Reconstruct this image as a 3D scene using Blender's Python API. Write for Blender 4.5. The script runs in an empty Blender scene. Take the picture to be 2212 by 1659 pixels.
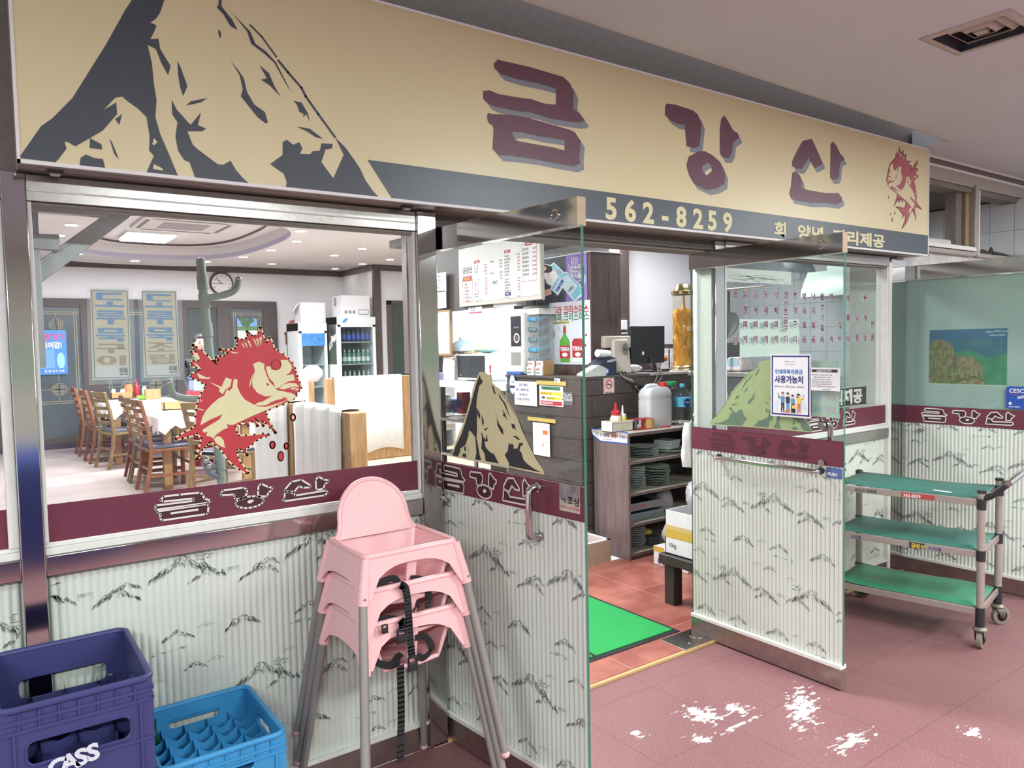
import bpy, bmesh, math, random
from math import sin, cos, pi, radians, sqrt, atan2
from mathutils import Vector as V, Matrix
from mathutils.geometry import tessellate_polygon
S = bpy.context.scene
COL = S.collection
RNG = random.Random(7)

# ------------------------------------------------------------------ camera
# world: X along the shop front, Y into the shop, Z up; the glass line of the front is Y = 0
FPX, CX, CY = 1631.02, 1106.0, 829.5
CAM = V((0, -2.6, 1.6))
yaw, pitch, roll = radians(35.51725544), radians(3.09440921), radians(-1.12827021)
_f = V((sin(yaw)*cos(pitch), cos(yaw)*cos(pitch), -sin(pitch)))
_r0 = V((cos(yaw), -sin(yaw), 0)); _u0 = _r0.cross(_f)
CR = cos(roll)*_r0 + sin(roll)*_u0
CU = -sin(roll)*_r0 + cos(roll)*_u0
cd = bpy.data.cameras.new('camera'); cam = bpy.data.objects.new('camera', cd); COL.objects.link(cam)
cam.matrix_world = Matrix(((CR.x, CU.x, -_f.x, CAM.x), (CR.y, CU.y, -_f.y, CAM.y), (CR.z, CU.z, -_f.z, CAM.z), (0, 0, 0, 1)))
cd.sensor_width = 36; cd.lens = FPX/2212*36; cd.clip_start = .05; cd.clip_end = 100
S.camera = cam
S.view_settings.view_transform = 'Standard'; S.view_settings.look = 'None'
S.view_settings.gamma = 1; S.view_settings.use_curve_mapping = False
S.view_settings.exposure = 0.2
S.cycles.max_bounces = 9; S.cycles.diffuse_bounces = 4; S.cycles.glossy_bounces = 4
S.cycles.transmission_bounces = 6; S.cycles.transparent_max_bounces = 16
S.cycles.caustics_reflective = False; S.cycles.caustics_refractive = False
S.cycles.sample_clamp_indirect = 6

# ------------------------------------------------------------------ world and lamps
W = bpy.data.worlds.new('world'); S.world = W; W.use_nodes = True
W.node_tree.nodes['Background'].inputs[0].default_value = (.9, .92, 1, 1)
W.node_tree.nodes['Background'].inputs[1].default_value = .9
def area(name, loc, size, power, col=(1, 1, 1), aim=(0, 0, -1), spread=180):
    l = bpy.data.lights.new(name, 'AREA'); l.shape = 'RECTANGLE'; l.size, l.size_y = size; l.energy = power; l.color = col
    l.spread = radians(spread)
    o = bpy.data.objects.new(name, l); COL.objects.link(o); o.location = loc
    o.rotation_euler = V(aim).to_track_quat('-Z', 'Y').to_euler(); return o
MALL = (.92, 1, .995); SHOP = (.93, .95, 1)
for i, (x, y) in enumerate(((-2.4, -2.0), (-1.2, -4.2), (1.6, -4.4), (4.4, -4.4), (7.2, -4.2), (3.2, -2.6), (6.4, -2.2))):   # unseen market aisle ceiling lamps; left ones added to brighten the left door
    area('aisle_lamp', (x, y, 2.78), (1.2, .5), 135 if y < -3 else 70, MALL)
for x, y in ((1.6, 3.6), (3.0, 7.6), (1.2, 7.6), (4.6, 6.0), (2.6, 5.4)):                                                  # dining hall ceiling
    area('hall_lamp', (x, y, 2.84), (.9, .3), 105, SHOP)
for x, y, pw in ((4.6, 2.6, 62), (2.4, 1.0, 75), (5.2, 1.6, 24)):                                                              # counter and kitchen
    area('counter_lamp', (x, y, 2.62), (.6, .3), pw, SHOP)

# ------------------------------------------------------------------ helpers
def ray(px, py): return _f + (px-CX)/FPX*CR - (py-CY)/FPX*CU
def onz(px, py, z): d = ray(px, py); return CAM + d*((z-CAM.z)/d.z)
def ony(px, py, y): d = ray(px, py); return CAM + d*((y-CAM.y)/d.y)
def onx(px, py, x): d = ray(px, py); return CAM + d*((x-CAM.x)/d.x)

MATS = {}
def mat(name, col, rough=.5, metal=0, spec=.5, emit=0, var=.06, scale=30, bump=0, trans=0, sheen=0):
    if name in MATS: return MATS[name]
    m = bpy.data.materials.new(name); m.use_nodes = True; nt = m.node_tree; b = nt.nodes['Principled BSDF']
    b.inputs['Roughness'].default_value = rough; b.inputs['Metallic'].default_value = metal
    b.inputs['Specular IOR Level'].default_value = spec
    c = (*col, 1); b.inputs['Base Color'].default_value = c
    tc = nt.nodes.new('ShaderNodeTexCoord')
    if var or bump:
        n = nt.nodes.new('ShaderNodeTexNoise'); n.inputs['Scale'].default_value = scale; n.inputs['Detail'].default_value = 3
        nt.links.new(tc.outputs['Object'], n.inputs['Vector'])
        if var:
            r = nt.nodes.new('ShaderNodeMapRange'); r.inputs[1].default_value = .3; r.inputs[2].default_value = .7
            r.inputs[3].default_value = 1-var; r.inputs[4].default_value = 1+var
            nt.links.new(n.outputs['Fac'], r.inputs[0])
            x = nt.nodes.new('ShaderNodeMix'); x.data_type = 'RGBA'; x.blend_type = 'MULTIPLY'; x.inputs[0].default_value = 1
            x.inputs[6].default_value = c; nt.links.new(r.outputs[0], x.inputs[7]); nt.links.new(x.outputs[2], b.inputs['Base Color'])
        if bump:
            p = nt.nodes.new('ShaderNodeBump'); p.inputs['Strength'].default_value = bump; p.inputs['Distance'].default_value = .01
            nt.links.new(n.outputs['Fac'], p.inputs['Height']); nt.links.new(p.outputs[0], b.inputs['Normal'])
    if emit: b.inputs['Emission Color'].default_value = c; b.inputs['Emission Strength'].default_value = emit
    if trans: b.inputs['Transmission Weight'].default_value = trans
    MATS[name] = m; return m
def srgb(r, g, b):
    return tuple((x/255/12.92 if x <= 10 else ((x/255+.055)/1.055)**2.4) for x in (r, g, b))
def M(name, r, g, b, **k): return mat(name, srgb(r, g, b), **k)

def glass(name, tint=(.93, .97, .95), refl=1.0, rough=.0):
    if name in MATS: return MATS[name]
    m = bpy.data.materials.new(name); m.use_nodes = True; nt = m.node_tree; nt.nodes.clear()
    o = nt.nodes.new('ShaderNodeOutputMaterial'); mx = nt.nodes.new('ShaderNodeMixShader')
    t = nt.nodes.new('ShaderNodeBsdfTransparent'); t.inputs[0].default_value = (*tint, 1)
    g = nt.nodes.new('ShaderNodeBsdfGlossy'); g.inputs['Roughness'].default_value = rough
    lw = nt.nodes.new('ShaderNodeLayerWeight'); lw.inputs[0].default_value = .5      # Schlick, same from both sides
    pw = nt.nodes.new('ShaderNodeMath'); pw.operation = 'POWER'; pw.inputs[1].default_value = 5; nt.links.new(lw.outputs['Facing'], pw.inputs[0])
    mu = nt.nodes.new('ShaderNodeMath'); mu.operation = 'MULTIPLY_ADD'; mu.inputs[1].default_value = .9*refl; mu.inputs[2].default_value = .03*refl
    nt.links.new(pw.outputs[0], mu.inputs[0]); nt.links.new(mu.outputs[0], mx.inputs[0])
    nt.links.new(t.outputs[0], mx.inputs[1]); nt.links.new(g.outputs[0], mx.inputs[2]); nt.links.new(mx.outputs[0], o.inputs[0])
    MATS[name] = m; return m
def film(name, col, alpha, rough=.4):
    """translucent plastic: part see-through, part diffuse"""
    if name in MATS: return MATS[name]
    m = bpy.data.materials.new(name); m.use_nodes = True; nt = m.node_tree; b = nt.nodes['Principled BSDF']
    b.inputs['Base Color'].default_value = (*col, 1); b.inputs['Roughness'].default_value = rough; b.inputs['Alpha'].default_value = alpha
    tc = nt.nodes.new('ShaderNodeTexCoord'); n = nt.nodes.new('ShaderNodeTexNoise'); n.inputs['Scale'].default_value = 25
    nt.links.new(tc.outputs['Object'], n.inputs['Vector'])
    r = nt.nodes.new('ShaderNodeMapRange'); r.inputs[3].default_value = alpha*.8; r.inputs[4].default_value = min(1, alpha*1.2)
    nt.links.new(n.outputs['Fac'], r.inputs[0]); nt.links.new(r.outputs[0], b.inputs['Alpha'])
    MATS[name] = m; return m
def wood(name, c1, c2, scale=6, stretch=(1, 1, 12), rough=.45):
    if name in MATS: return MATS[name]
    m = bpy.data.materials.new(name); m.use_nodes = True; nt = m.node_tree; b = nt.nodes['Principled BSDF']
    tc = nt.nodes.new('ShaderNodeTexCoord'); mp = nt.nodes.new('ShaderNodeMapping')
    mp.inputs['Scale'].default_value = tuple(scale*12/s for s in stretch)
    n = nt.nodes.new('ShaderNodeTexNoise'); n.inputs['Scale'].default_value = 1.2; n.inputs['Detail'].default_value = 5
    cr = nt.nodes.new('ShaderNodeValToRGB'); cr.color_ramp.elements[0].position = .3; cr.color_ramp.elements[1].position = .7
    cr.color_ramp.elements[0].color = (*c1, 1); cr.color_ramp.elements[1].color = (*c2, 1)
    nt.links.new(tc.outputs['Object'], mp.inputs[0]); nt.links.new(mp.outputs[0], n.inputs['Vector'])
    nt.links.new(n.outputs['Fac'], cr.inputs[0]); nt.links.new(cr.outputs[0], b.inputs['Base Color'])
    b.inputs['Roughness'].default_value = rough; MATS[name] = m; return m

class Fr:
    """plane frame: origin o, unit axes u, v; n = u x v points to the viewer"""
    def __init__(s, o, u, v=(0, 0, 1)):
        s.o = V(o); s.u = V(u).normalized(); s.v = V(v).normalized(); s.n = s.u.cross(s.v).normalized()
    def p(s, a, b, c=0): return s.o + s.u*a + s.v*b + s.n*c
    def px(s, x, y):
        d = ray(x, y); q = CAM + d*((s.o-CAM).dot(s.n)/d.dot(s.n)) - s.o; return (q.dot(s.u), q.dot(s.v))
    def pts(s, z, k, off): return [s.px(off[0]+x/k, off[1]+y/k) for x, y in z]

class MB:
    """collects shapes and becomes ONE mesh object"""
    def __init__(s): s.v = []; s.f = []; s.m = []; s.mats = []
    def mi(s, m):
        if m not in s.mats: s.mats.append(m)
        return s.mats.index(m)
    def add(s, vs, fs, m):
        b = len(s.v); i = s.mi(m); s.v += [V(x) for x in vs]
        for f in fs: s.f.append([b+j for j in f]); s.m.append(i)
        return s
    def box(s, c, d, m, rz=0, top=None):
        x, y, z = d[0]/2, d[1]/2, d[2]/2; t = top or (1, 1); R = Matrix.Rotation(rz, 3, 'Z'); c = V(c)
        q = [c + R @ V((sx*x*(t[0] if sz > 0 else 1), sy*y*(t[1] if sz > 0 else 1), sz*z)) for sz in (-1, 1) for sx, sy in ((-1, -1), (1, -1), (1, 1), (-1, 1))]
        return s.add(q, [(3, 2, 1, 0), (4, 5, 6, 7), (0, 1, 5, 4), (1, 2, 6, 5), (2, 3, 7, 6), (3, 0, 4, 7)], m)
    def bx(s, x0, x1, y0, y1, z0, z1, m): return s.box(((x0+x1)/2, (y0+y1)/2, (z0+z1)/2), (abs(x1-x0), abs(y1-y0), abs(z1-z0)), m)
    def bar(s, p, q, w, h, m, up=(0, 0, 1)):
        p, q = V(p), V(q); d = (q-p).normalized(); up = V(up)
        if abs(d.dot(up)) > .99: up = V((0, 1, 0))
        a = d.cross(up).normalized()*w/2; b = a.cross(d).normalized()*h/2
        return s.add([p-a-b, p+a-b, p+a+b, p-a+b, q-a-b, q+a-b, q+a+b, q-a+b],
                     [(3, 2, 1, 0), (4, 5, 6, 7), (0, 1, 5, 4), (1, 2, 6, 5), (2, 3, 7, 6), (3, 0, 4, 7)], m)
    def tube(s, path, r, m, n=10, cap=True, closed=False):
        P = [V(p) for p in path]; k = len(P); rr = r if isinstance(r, (list, tuple)) else [r]*k
        t0 = (P[1]-P[0]).normalized(); a = t0.orthogonal().normalized(); rings = []
        for i in range(k):
            if closed: t = P[(i+1) % k]-P[i-1]
            else: t = P[min(i+1, k-1)]-P[max(i-1, 0)]
            t = t.normalized(); a = (a - t*a.dot(t)); a = a.normalized() if a.length > 1e-6 else t.orthogonal().normalized()
            b = t.cross(a); rings.append([P[i] + (a*cos(2*pi*j/n)+b*sin(2*pi*j/n))*rr[i] for j in range(n)])
        vs = [q for R_ in rings for q in R_]; fs = []
        for i in range(k if closed else k-1):
            o, o2 = i*n, ((i+1) % k)*n
            for j in range(n): fs.append((o+j, o+(j+1) % n, o2+(j+1) % n, o2+j))
        if cap and not closed: fs += [tuple(range(n-1, -1, -1)), tuple(range((k-1)*n, k*n))]
        return s.add(vs, fs, m)
    def lathe(s, prof, c, m, n=20, axis=(0, 0, 1), sx=1, sy=1):
        ax = V(axis).normalized(); a = V((1, 0, 0)) if abs(ax.z) > .9 else ax.orthogonal().normalized()
        b = ax.cross(a); c = V(c); vs = []; fs = []
        for r, z in prof: vs += [c + ax*z + a*(r*sx*cos(2*pi*j/n)) + b*(r*sy*sin(2*pi*j/n)) for j in range(n)]
        for i in range(len(prof)-1):
            for j in range(n): fs.append((i*n+j, i*n+(j+1) % n, (i+1)*n+(j+1) % n, (i+1)*n+j))
        if prof[0][0] > 1e-5: fs.append(tuple(range(n-1, -1, -1)))
        if prof[-1][0] > 1e-5: fs.append(tuple(range((len(prof)-1)*n, len(prof)*n)))
        return s.add(vs, fs, m)
    def sph(s, c, r, m, n=14, k=8, sc=(1, 1, 1)):
        c = V(c); vs = []; fs = []
        for i in range(k+1):
            t = pi*i/k
            vs += [c + V((r*sc[0]*sin(t)*cos(2*pi*j/n), r*sc[1]*sin(t)*sin(2*pi*j/n), -r*sc[2]*cos(t))) for j in range(n)]
        for i in range(k):
            for j in range(n): fs.append((i*n+j, i*n+(j+1) % n, (i+1)*n+(j+1) % n, (i+1)*n+j))
        return s.add(vs, fs, m)
    def poly(s, fr, pts, m, c=0, holes=(), th=0):
        """flat polygon on a frame (optionally with holes), th > 0 gives it a rim down to c-th"""
        loops = [list(pts)]+[list(h) for h in holes]
        flat = [p for l in loops for p in l]
        tri = tessellate_polygon([[V((a, b, 0)) for a, b in l] for l in loops])
        vs = [fr.p(a, b, c) for a, b in flat]; fs = []
        for t in tri:
            p, q, r = (flat[i] for i in t)
            ar = (q[0]-p[0])*(r[1]-p[1])-(q[1]-p[1])*(r[0]-p[0])
            if abs(ar) > 1e-12: fs.append(tuple(t) if ar > 0 else tuple(t[::-1]))
        s.add(vs, fs, m)
        if th:
            for l in loops:
                k = len(l)
                w = [fr.p(a, b, c) for a, b in l]+[fr.p(a, b, c-th) for a, b in l]
                s.add(w, [(i, (i+1) % k, k+(i+1) % k, k+i) for i in range(k)], m)
        return s
    def rect(s, fr, a0, b0, a1, b1, m, c=0, th=0): return s.poly(fr, [(a0, b0), (a1, b0), (a1, b1), (a0, b1)], m, c, (), th)
    def ell(s, fr, a, b, ra, rb, m, c=0, rot=0, n=20, hole=0):
        e = [(a+ra*cos(t)*cos(rot)-rb*sin(t)*sin(rot), b+ra*cos(t)*sin(rot)+rb*sin(t)*cos(rot)) for t in (2*pi*i/n for i in range(n))]
        h = [[(a+(x-a)*hole, b+(y-b)*hole) for x, y in e]] if hole else ()
        return s.poly(fr, e, m, c, h)
    def stroke(s, fr, pts, w, m, c=0, closed=False, taper=False):
        P = list(pts); k = len(P)
        for i in range(k if closed else k-1):
            p, q = V(P[i]), V(P[(i+1) % k]); d = q-p
            if d.length < 1e-6: continue
            d.normalize(); nx = V((-d.y, d.x))
            w0 = w*(1-.8*i/max(1, k-1)) if taper else w; w1 = w*(1-.8*(i+1)/max(1, k-1)) if taper else w
            e = d*(w0*.3 if not taper else 0)
            q4 = [p-nx*w0/2-e, q-nx*w1/2+e, q+nx*w1/2+e, p+nx*w0/2-e]
            s.add([fr.p(a.x, a.y, c) for a in q4], [(0, 1, 2, 3)], m)
        return s
    def text(s, fr, body, a, b, size, m, c=0, bold=0, align='LEFT', wx=1, rot=0):
        for (vs, fs) in (glyphs(body, bold, align),):
            cr, sr = cos(rot), sin(rot)
            s.add([fr.p(a+size*(x*wx*cr-y*sr), b+size*(x*wx*sr+y*cr), c) for x, y in vs], fs, m)
        return s
    def ext(s, o): 
        b = len(s.v); s.v += o.v
        for f, i in zip(o.f, o.m): s.f.append([b+j for j in f]); s.m.append(s.mi(o.mats[i]))
        return s
    def build(s, name, parent=None, bevel=0, smooth=35, seg=2, loc=None, subsurf=0, solid=0):
        me = bpy.data.meshes.new(name)
        L = V(loc) if loc is not None else V((0, 0, 0))
        me.from_pydata([tuple(v-L) for v in s.v], [], s.f)
        for m in s.mats: me.materials.append(m)
        me.polygons.foreach_set('material_index', s.m); me.update()
        me.shade_smooth(); me.set_sharp_from_angle(angle=radians(smooth))
        o = bpy.data.objects.new(name, me); COL.objects.link(o); o.location = L
        if solid: md = o.modifiers.new('solid', 'SOLIDIFY'); md.thickness = solid; md.offset = 0
        if bevel:
            md = o.modifiers.new('bevel', 'BEVEL'); md.width = bevel; md.segments = seg; md.limit_method = 'ANGLE'; md.angle_limit = radians(40)
        if subsurf:
            md = o.modifiers.new('sub', 'SUBSURF'); md.levels = md.render_levels = subsurf
        if parent is not None:
            o.parent = parent; o.matrix_parent_inverse = parent.matrix_basis.inverted()
        return o

_gl = {}
_tc = bpy.data.curves.new('lettering', 'FONT'); _tc.fill_mode = 'FRONT'; _tc.resolution_u = 3
_to = bpy.data.objects.new('lettering', _tc)
def glyphs(body, bold, align):
    k = (body, bold, align)
    if k not in _gl:
        _tc.body = body; _tc.offset = bold; _tc.align_x = align
        me = bpy.data.meshes.new_from_object(_to)
        _gl[k] = ([(v.co.x, v.co.y) for v in me.vertices], [tuple(p.vertices) for p in me.polygons]); bpy.data.meshes.remove(me)
    return _gl[k]

def tag(o, label, cat=None, group=None, kind=None):
    o['label'] = label
    if cat: o['category'] = cat
    if group: o['group'] = group
    if kind: o['kind'] = kind
    return o
def thing(name, label, cat, loc=(0, 0, 0), group=None, kind=None, rz=0):
    o = bpy.data.objects.new(name, None); COL.objects.link(o); o.location = loc; o.rotation_euler = (0, 0, rz)
    o.empty_display_size = .05
    return tag(o, label, cat, group, kind)
def struct(o, label): return tag(o, label, 'structure', None, 'structure')
def sroot(name, label, loc=(0, 0, 0)): return thing(name, label, 'structure', loc, None, 'structure')
def dup(root, loc, rz=None, label=None):
    """copy a thing with copies of its parts and sub-parts (mesh data shared)"""
    r = root.copy(); COL.objects.link(r); r.location = loc
    if rz is not None: r.rotation_euler = (0, 0, rz)
    if label: r['label'] = label
    def kids(src, dst):
        for ch in list(src.children):
            c = ch.copy(); COL.objects.link(c); c.parent = dst; kids(ch, c)
    kids(root, r); return r
def arc(c, r, a0, a1, n, ax=(1, 0, 0), ay=(0, 0, 1)):
    c, ax, ay = V(c), V(ax), V(ay)
    return [c + ax*r*cos(a0+(a1-a0)*i/n) + ay*r*sin(a0+(a1-a0)*i/n) for i in range(n+1)]
def rrect(w, d, r, n=4):
    o = []
    for cx, cy, a in ((w/2-r, d/2-r, 0), (-w/2+r, d/2-r, pi/2), (-w/2+r, -d/2+r, pi), (w/2-r, -d/2+r, 1.5*pi)):
        o += [(cx+r*cos(a+pi/2*i/n), cy+r*sin(a+pi/2*i/n)) for i in range(n+1)]
    return o
def loft(mb, rings, m, cap0=True, cap1=True):
    n = len(rings[0]); fs = []
    for i in range(len(rings)-1):
        for j in range(n): fs.append((i*n+j, i*n+(j+1) % n, (i+1)*n+(j+1) % n, (i+1)*n+j))
    if cap0: fs.append(tuple(range(n-1, -1, -1)))
    if cap1: fs.append(tuple(range((len(rings)-1)*n, len(rings)*n)))
    return mb.add([q for r in rings for q in r], fs, m)
# ------------------------------------------------------------------ materials
STEEL = M('polished_steel', 196, 194, 192, rough=.1, metal=1, var=.02)
BRUSH = M('brushed_steel', 176, 172, 168, rough=.28, metal=1, var=.08, scale=60)
KICK = M('worn_steel_kick', 168, 152, 148, rough=.3, metal=.9, var=.12, scale=14)
ALU = M('white_aluminium', 226, 226, 220, rough=.35, var=.04)
ALUD = M('grey_aluminium', 168, 160, 152, rough=.38, metal=.35, var=.08)
TAUPE = M('taupe_metal', 112, 104, 96, rough=.55, var=.1)
DARKG = M('dark_header_metal', 84, 80, 76, rough=.6, var=.1)
WHITE = M('white_paint', 232, 231, 234, rough=.6, var=.02)
PAPER = M('paper', 236, 237, 236, rough=.7, var=.02)
BLACK = M('black_plastic', 38, 38, 42, rough=.4)
INK = M('black_ink', 44, 44, 46, rough=.6)
MAROON = M('maroon_vinyl', 108, 50, 68, rough=.35, var=.05, scale=8)
MAROOND = M('dark_maroon_vinyl', 72, 36, 46, rough=.4)
CREAM = M('cream_vinyl', 222, 216, 172, rough=.5, var=.02)
OFFW = M('off_white_vinyl', 226, 220, 212, rough=.5)
SLATE = M('slate_vinyl', 68, 74, 84, rough=.4, var=.03)
DECALK = M('charcoal_vinyl', 52, 54, 58, rough=.45)
RED = M('red_vinyl', 190, 56, 66, rough=.45, var=.03)
DWOOD = wood('dark_brown_laminate', srgb(66, 52, 50), srgb(92, 76, 72), 3, (1, 1, 14), .5)
OAK = wood('oak_wood', srgb(150, 112, 72), srgb(182, 144, 98), 4, (1, 1, 10), .45)
BROWN = wood('brown_chair_wood', srgb(112, 66, 42), srgb(150, 98, 66), 5, (1, 1, 10), .4)
TRIMB = M('brown_trim', 84, 70, 68, rough=.5, var=.06)
CLEAR = glass('clear_glass', (.985, .992, .988))
DOORG = glass('door_glass', (.93, .965, .95))
GEDGE = M('glass_edge_green', 54, 110, 92, rough=.15, var=.1)
RIB = M('ribbed_plastic', 212, 217, 208, rough=.38, var=.05, scale=3)
INKG = M('grey_brush_ink', 138, 144, 140, rough=.6)
INKD = M('dark_brush_ink', 104, 110, 108, rough=.6)
INKGR = M('green_brush_ink', 132, 158, 138, rough=.6)

# ------------------------------------------------------------------ floors
def floor_mat(name, base, base2, w, h, ox, oy, mortar, mcol, speck=None, rough=.5, chips=False, mottle=1.5):
    m = bpy.data.materials.new(name); m.use_nodes = True; nt = m.node_tree; b = nt.nodes['Principled BSDF']; L = nt.links.new
    tc = nt.nodes.new('ShaderNodeTexCoord'); mp = nt.nodes.new('ShaderNodeMapping'); mp.inputs['Location'].default_value = (-ox, -oy, 0)
    L(tc.outputs['Object'], mp.inputs[0])
    br = nt.nodes.new('ShaderNodeTexBrick'); br.offset = 0; br.inputs['Scale'].default_value = 1
    br.inputs['Brick Width'].default_value = w; br.inputs['Row Height'].default_value = h; br.inputs['Mortar Size'].default_value = mortar
    br.inputs['Mortar Smooth'].default_value = .1
    L(mp.outputs[0], br.inputs['Vector'])
    n = nt.nodes.new('ShaderNodeTexNoise'); n.inputs['Scale'].default_value = mottle; n.inputs['Detail'].default_value = 6; L(tc.outputs['Object'], n.inputs['Vector'])
    cr = nt.nodes.new('ShaderNodeValToRGB'); e = cr.color_ramp.elements
    e[0].position = .35; e[1].position = .68; e[0].color = (*base2, 1); e[1].color = (*base, 1); L(n.outputs['Fac'], cr.inputs[0])
    col = cr.outputs[0]
    def mix(fac, a, c, blend='MIX'):
        x = nt.nodes.new('ShaderNodeMix'); x.data_type = 'RGBA'; x.blend_type = blend
        if isinstance(fac, float): x.inputs[0].default_value = fac
        else: L(fac, x.inputs[0])
        L(a, x.inputs[6])
        if isinstance(c, tuple): x.inputs[7].default_value = (*c, 1)
        else: L(c, x.inputs[7])
        return x.outputs[2]
    if speck:
        for sc, c, lo, hi in speck:
            s = nt.nodes.new('ShaderNodeTexNoise'); s.inputs['Scale'].default_value = sc; s.inputs['Detail'].default_value = 1; L(tc.outputs['Object'], s.inputs['Vector'])
            r = nt.nodes.new('ShaderNodeMapRange'); r.inputs[1].default_value = lo; r.inputs[2].default_value = hi; L(s.outputs['Fac'], r.inputs[0])
            col = mix(r.outputs[0], col, c)
    if chips:   # bare white patches where the red surface has worn away
        def M_(op, a, c):
            x = nt.nodes.new('ShaderNodeMath'); x.operation = op
            for i, q in enumerate((a, c)):
                if isinstance(q, (int, float)): x.inputs[i].default_value = q
                else: L(q, x.inputs[i])
            return x.outputs[0]
        sx = nt.nodes.new('ShaderNodeSeparateXYZ'); L(tc.outputs['Object'], sx.inputs[0])
        def blob(cx, cy, rx, ry, rot):
            dx, dy = M_('SUBTRACT', sx.outputs[0], cx), M_('SUBTRACT', sx.outputs[1], cy)
            u = M_('ADD', M_('MULTIPLY', dx, cos(rot)/rx), M_('MULTIPLY', dy, sin(rot)/rx))
            v = M_('ADD', M_('MULTIPLY', dx, -sin(rot)/ry), M_('MULTIPLY', dy, cos(rot)/ry))
            return M_('SUBTRACT', 1, M_('SQRT', M_('ADD', M_('MULTIPLY', u, u), M_('MULTIPLY', v, v)), 0))
        mask = None
        for q in chips:
            k = blob(*q); mask = k if mask is None else M_('MAXIMUM', mask, k)
        mpn = nt.nodes.new('ShaderNodeMapping'); mpn.inputs['Scale'].default_value = (9, 20, 1); mpn.inputs['Rotation'].default_value = (0, 0, .1); L(tc.outputs['Object'], mpn.inputs[0])
        cn = nt.nodes.new('ShaderNodeTexNoise'); cn.inputs['Scale'].default_value = 2.2; cn.inputs['Detail'].default_value = 6; cn.inputs['Roughness'].default_value = .62; L(mpn.outputs[0], cn.inputs['Vector'])
        s = M_('ADD', M_('MULTIPLY', mask, .42), M_('MULTIPLY', cn.outputs['Fac'], 1.0))
        r = nt.nodes.new('ShaderNodeMapRange'); r.inputs[1].default_value = .80; r.inputs[2].default_value = .83; L(s, r.inputs[0])
        col = mix(r.outputs[0], col, srgb(232, 230, 224))
    inv = nt.nodes.new('ShaderNodeMath'); inv.operation = 'MULTIPLY'; inv.inputs[1].default_value = .75; L(br.outputs['Fac'], inv.inputs[0])
    col = mix(inv.outputs[0], col, mcol)
    L(col, b.inputs['Base Color']); b.inputs['Roughness'].default_value = rough; return m
OUTF = floor_mat('speckled_red_tile', srgb(138, 96, 97), srgb(126, 84, 86), .447, .47, .252, -.18, .0016, srgb(92, 58, 60),
                 [(260, srgb(98, 60, 62), .5, .72), (210, srgb(172, 136, 134), .56, .8)], .55,
                 [(2.46, -.5, .2, .2, .5), (2.62, -.55, .13, .16, .3), (2.5, -.648, .42, .035, 0), (2.14, -.44, .08, .08, 0), (2.3, -.62, .09, .12, .4), (2.85, -.72, .5, .16, .6), (3.2, -1.25, .12, .1, 0), (2.75, -1.0, .3, .1, 0)])
ENTF = floor_mat('terracotta_tile', srgb(176, 112, 96), srgb(140, 78, 68), .43, .556, .38, .24, .0035, srgb(186, 140, 122), None, .4, mottle=5)
HALLF = floor_mat('pale_vinyl_floor', srgb(198, 186, 180), srgb(178, 164, 160), .9, .9, .2, .3, .002, srgb(150, 140, 136), None, .35, mottle=3)
mb = MB().bx(-4, 10, -8, -.012, -.1, 0, OUTF); struct(mb.build('floor', loc=(0, 0, 0)), 'speckled red tile floor of the market aisle in front of the shop')
mb = MB().bx(1.42, 8, -.012, 1.38, -.1, .015, ENTF); struct(mb.build('floor_entry'), 'terracotta tile floor just inside the open doors')
mb = MB().bx(1.42, 4.9, -.03, -.012, -.1, .012, M('ochre_strip', 200, 168, 116, rough=.5)); struct(mb.build('trim_1'), 'thin ochre edging strip along the doorway threshold')
mb = MB().bx(-6, 3.69, 1.38, 11, .0, .17, M('beige_step_tile', 176, 160, 140, rough=.5, var=.08)).bx(-6, 1.42, .06, 1.38, 0, .17, MATS['beige_step_tile'])
mb.bx(-6, 3.66, 1.41, 11, .17, .1725, HALLF).bx(-6, 1.42, .06, 1.41, .17, .1725, HALLF)
mb.bx(1.42, 3.69, 1.38, 1.41, .17, .174, M('white_step_nosing', 214, 212, 208, rough=.4)).bx(3.66, 3.69, 1.38, 1.72, .17, .174, MATS['white_step_nosing'])
mb.bx(3.69, 8, 1.72, 11, 0, .17, MATS['beige_step_tile'])
struct(mb.build('floor_hall'), 'raised pale vinyl floor of the dining hall with beige step edge')

# ------------------------------------------------------------------ ceilings and walls
CEILO = M('aisle_ceiling_paint', 206, 214, 216, rough=.8, var=.015, scale=2)
VX0, VX1, VY0, VY1 = 3.285, 3.575, -1.3, -1.01      # opening of the air vent
mb = MB().bx(-6, VX0, -8, -.45, 2.83, 2.95, CEILO).bx(VX1, 12, -8, -.45, 2.83, 2.95, CEILO).bx(VX0, VX1, -8, VY0, 2.83, 2.95, CEILO).bx(VX0, VX1, VY1, -.45, 2.83, 2.95, CEILO)
mb.bx(5.14, 12, -.45, -.02, 2.83, 2.95, CEILO)
vs = []; N = 24                                       # edge curl made up to shade a band above the sign, tapering rightwards
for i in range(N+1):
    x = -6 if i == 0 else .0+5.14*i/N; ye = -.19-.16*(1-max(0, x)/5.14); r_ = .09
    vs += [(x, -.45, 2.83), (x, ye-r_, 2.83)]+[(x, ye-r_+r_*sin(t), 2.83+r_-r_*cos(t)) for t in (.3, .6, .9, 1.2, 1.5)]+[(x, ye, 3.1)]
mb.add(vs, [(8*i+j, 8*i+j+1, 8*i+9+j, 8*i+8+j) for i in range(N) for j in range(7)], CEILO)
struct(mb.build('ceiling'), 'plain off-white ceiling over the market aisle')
mb = MB().bx(5.14, 12, -.02, -.012, 2.815, 2.84, ALU); struct(mb.build('trim_2'), 'thin white metal bead along the edge of the aisle ceiling')
FRONT = M('front_wall_plate', 120, 112, 106, rough=.6, var=.08)
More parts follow.
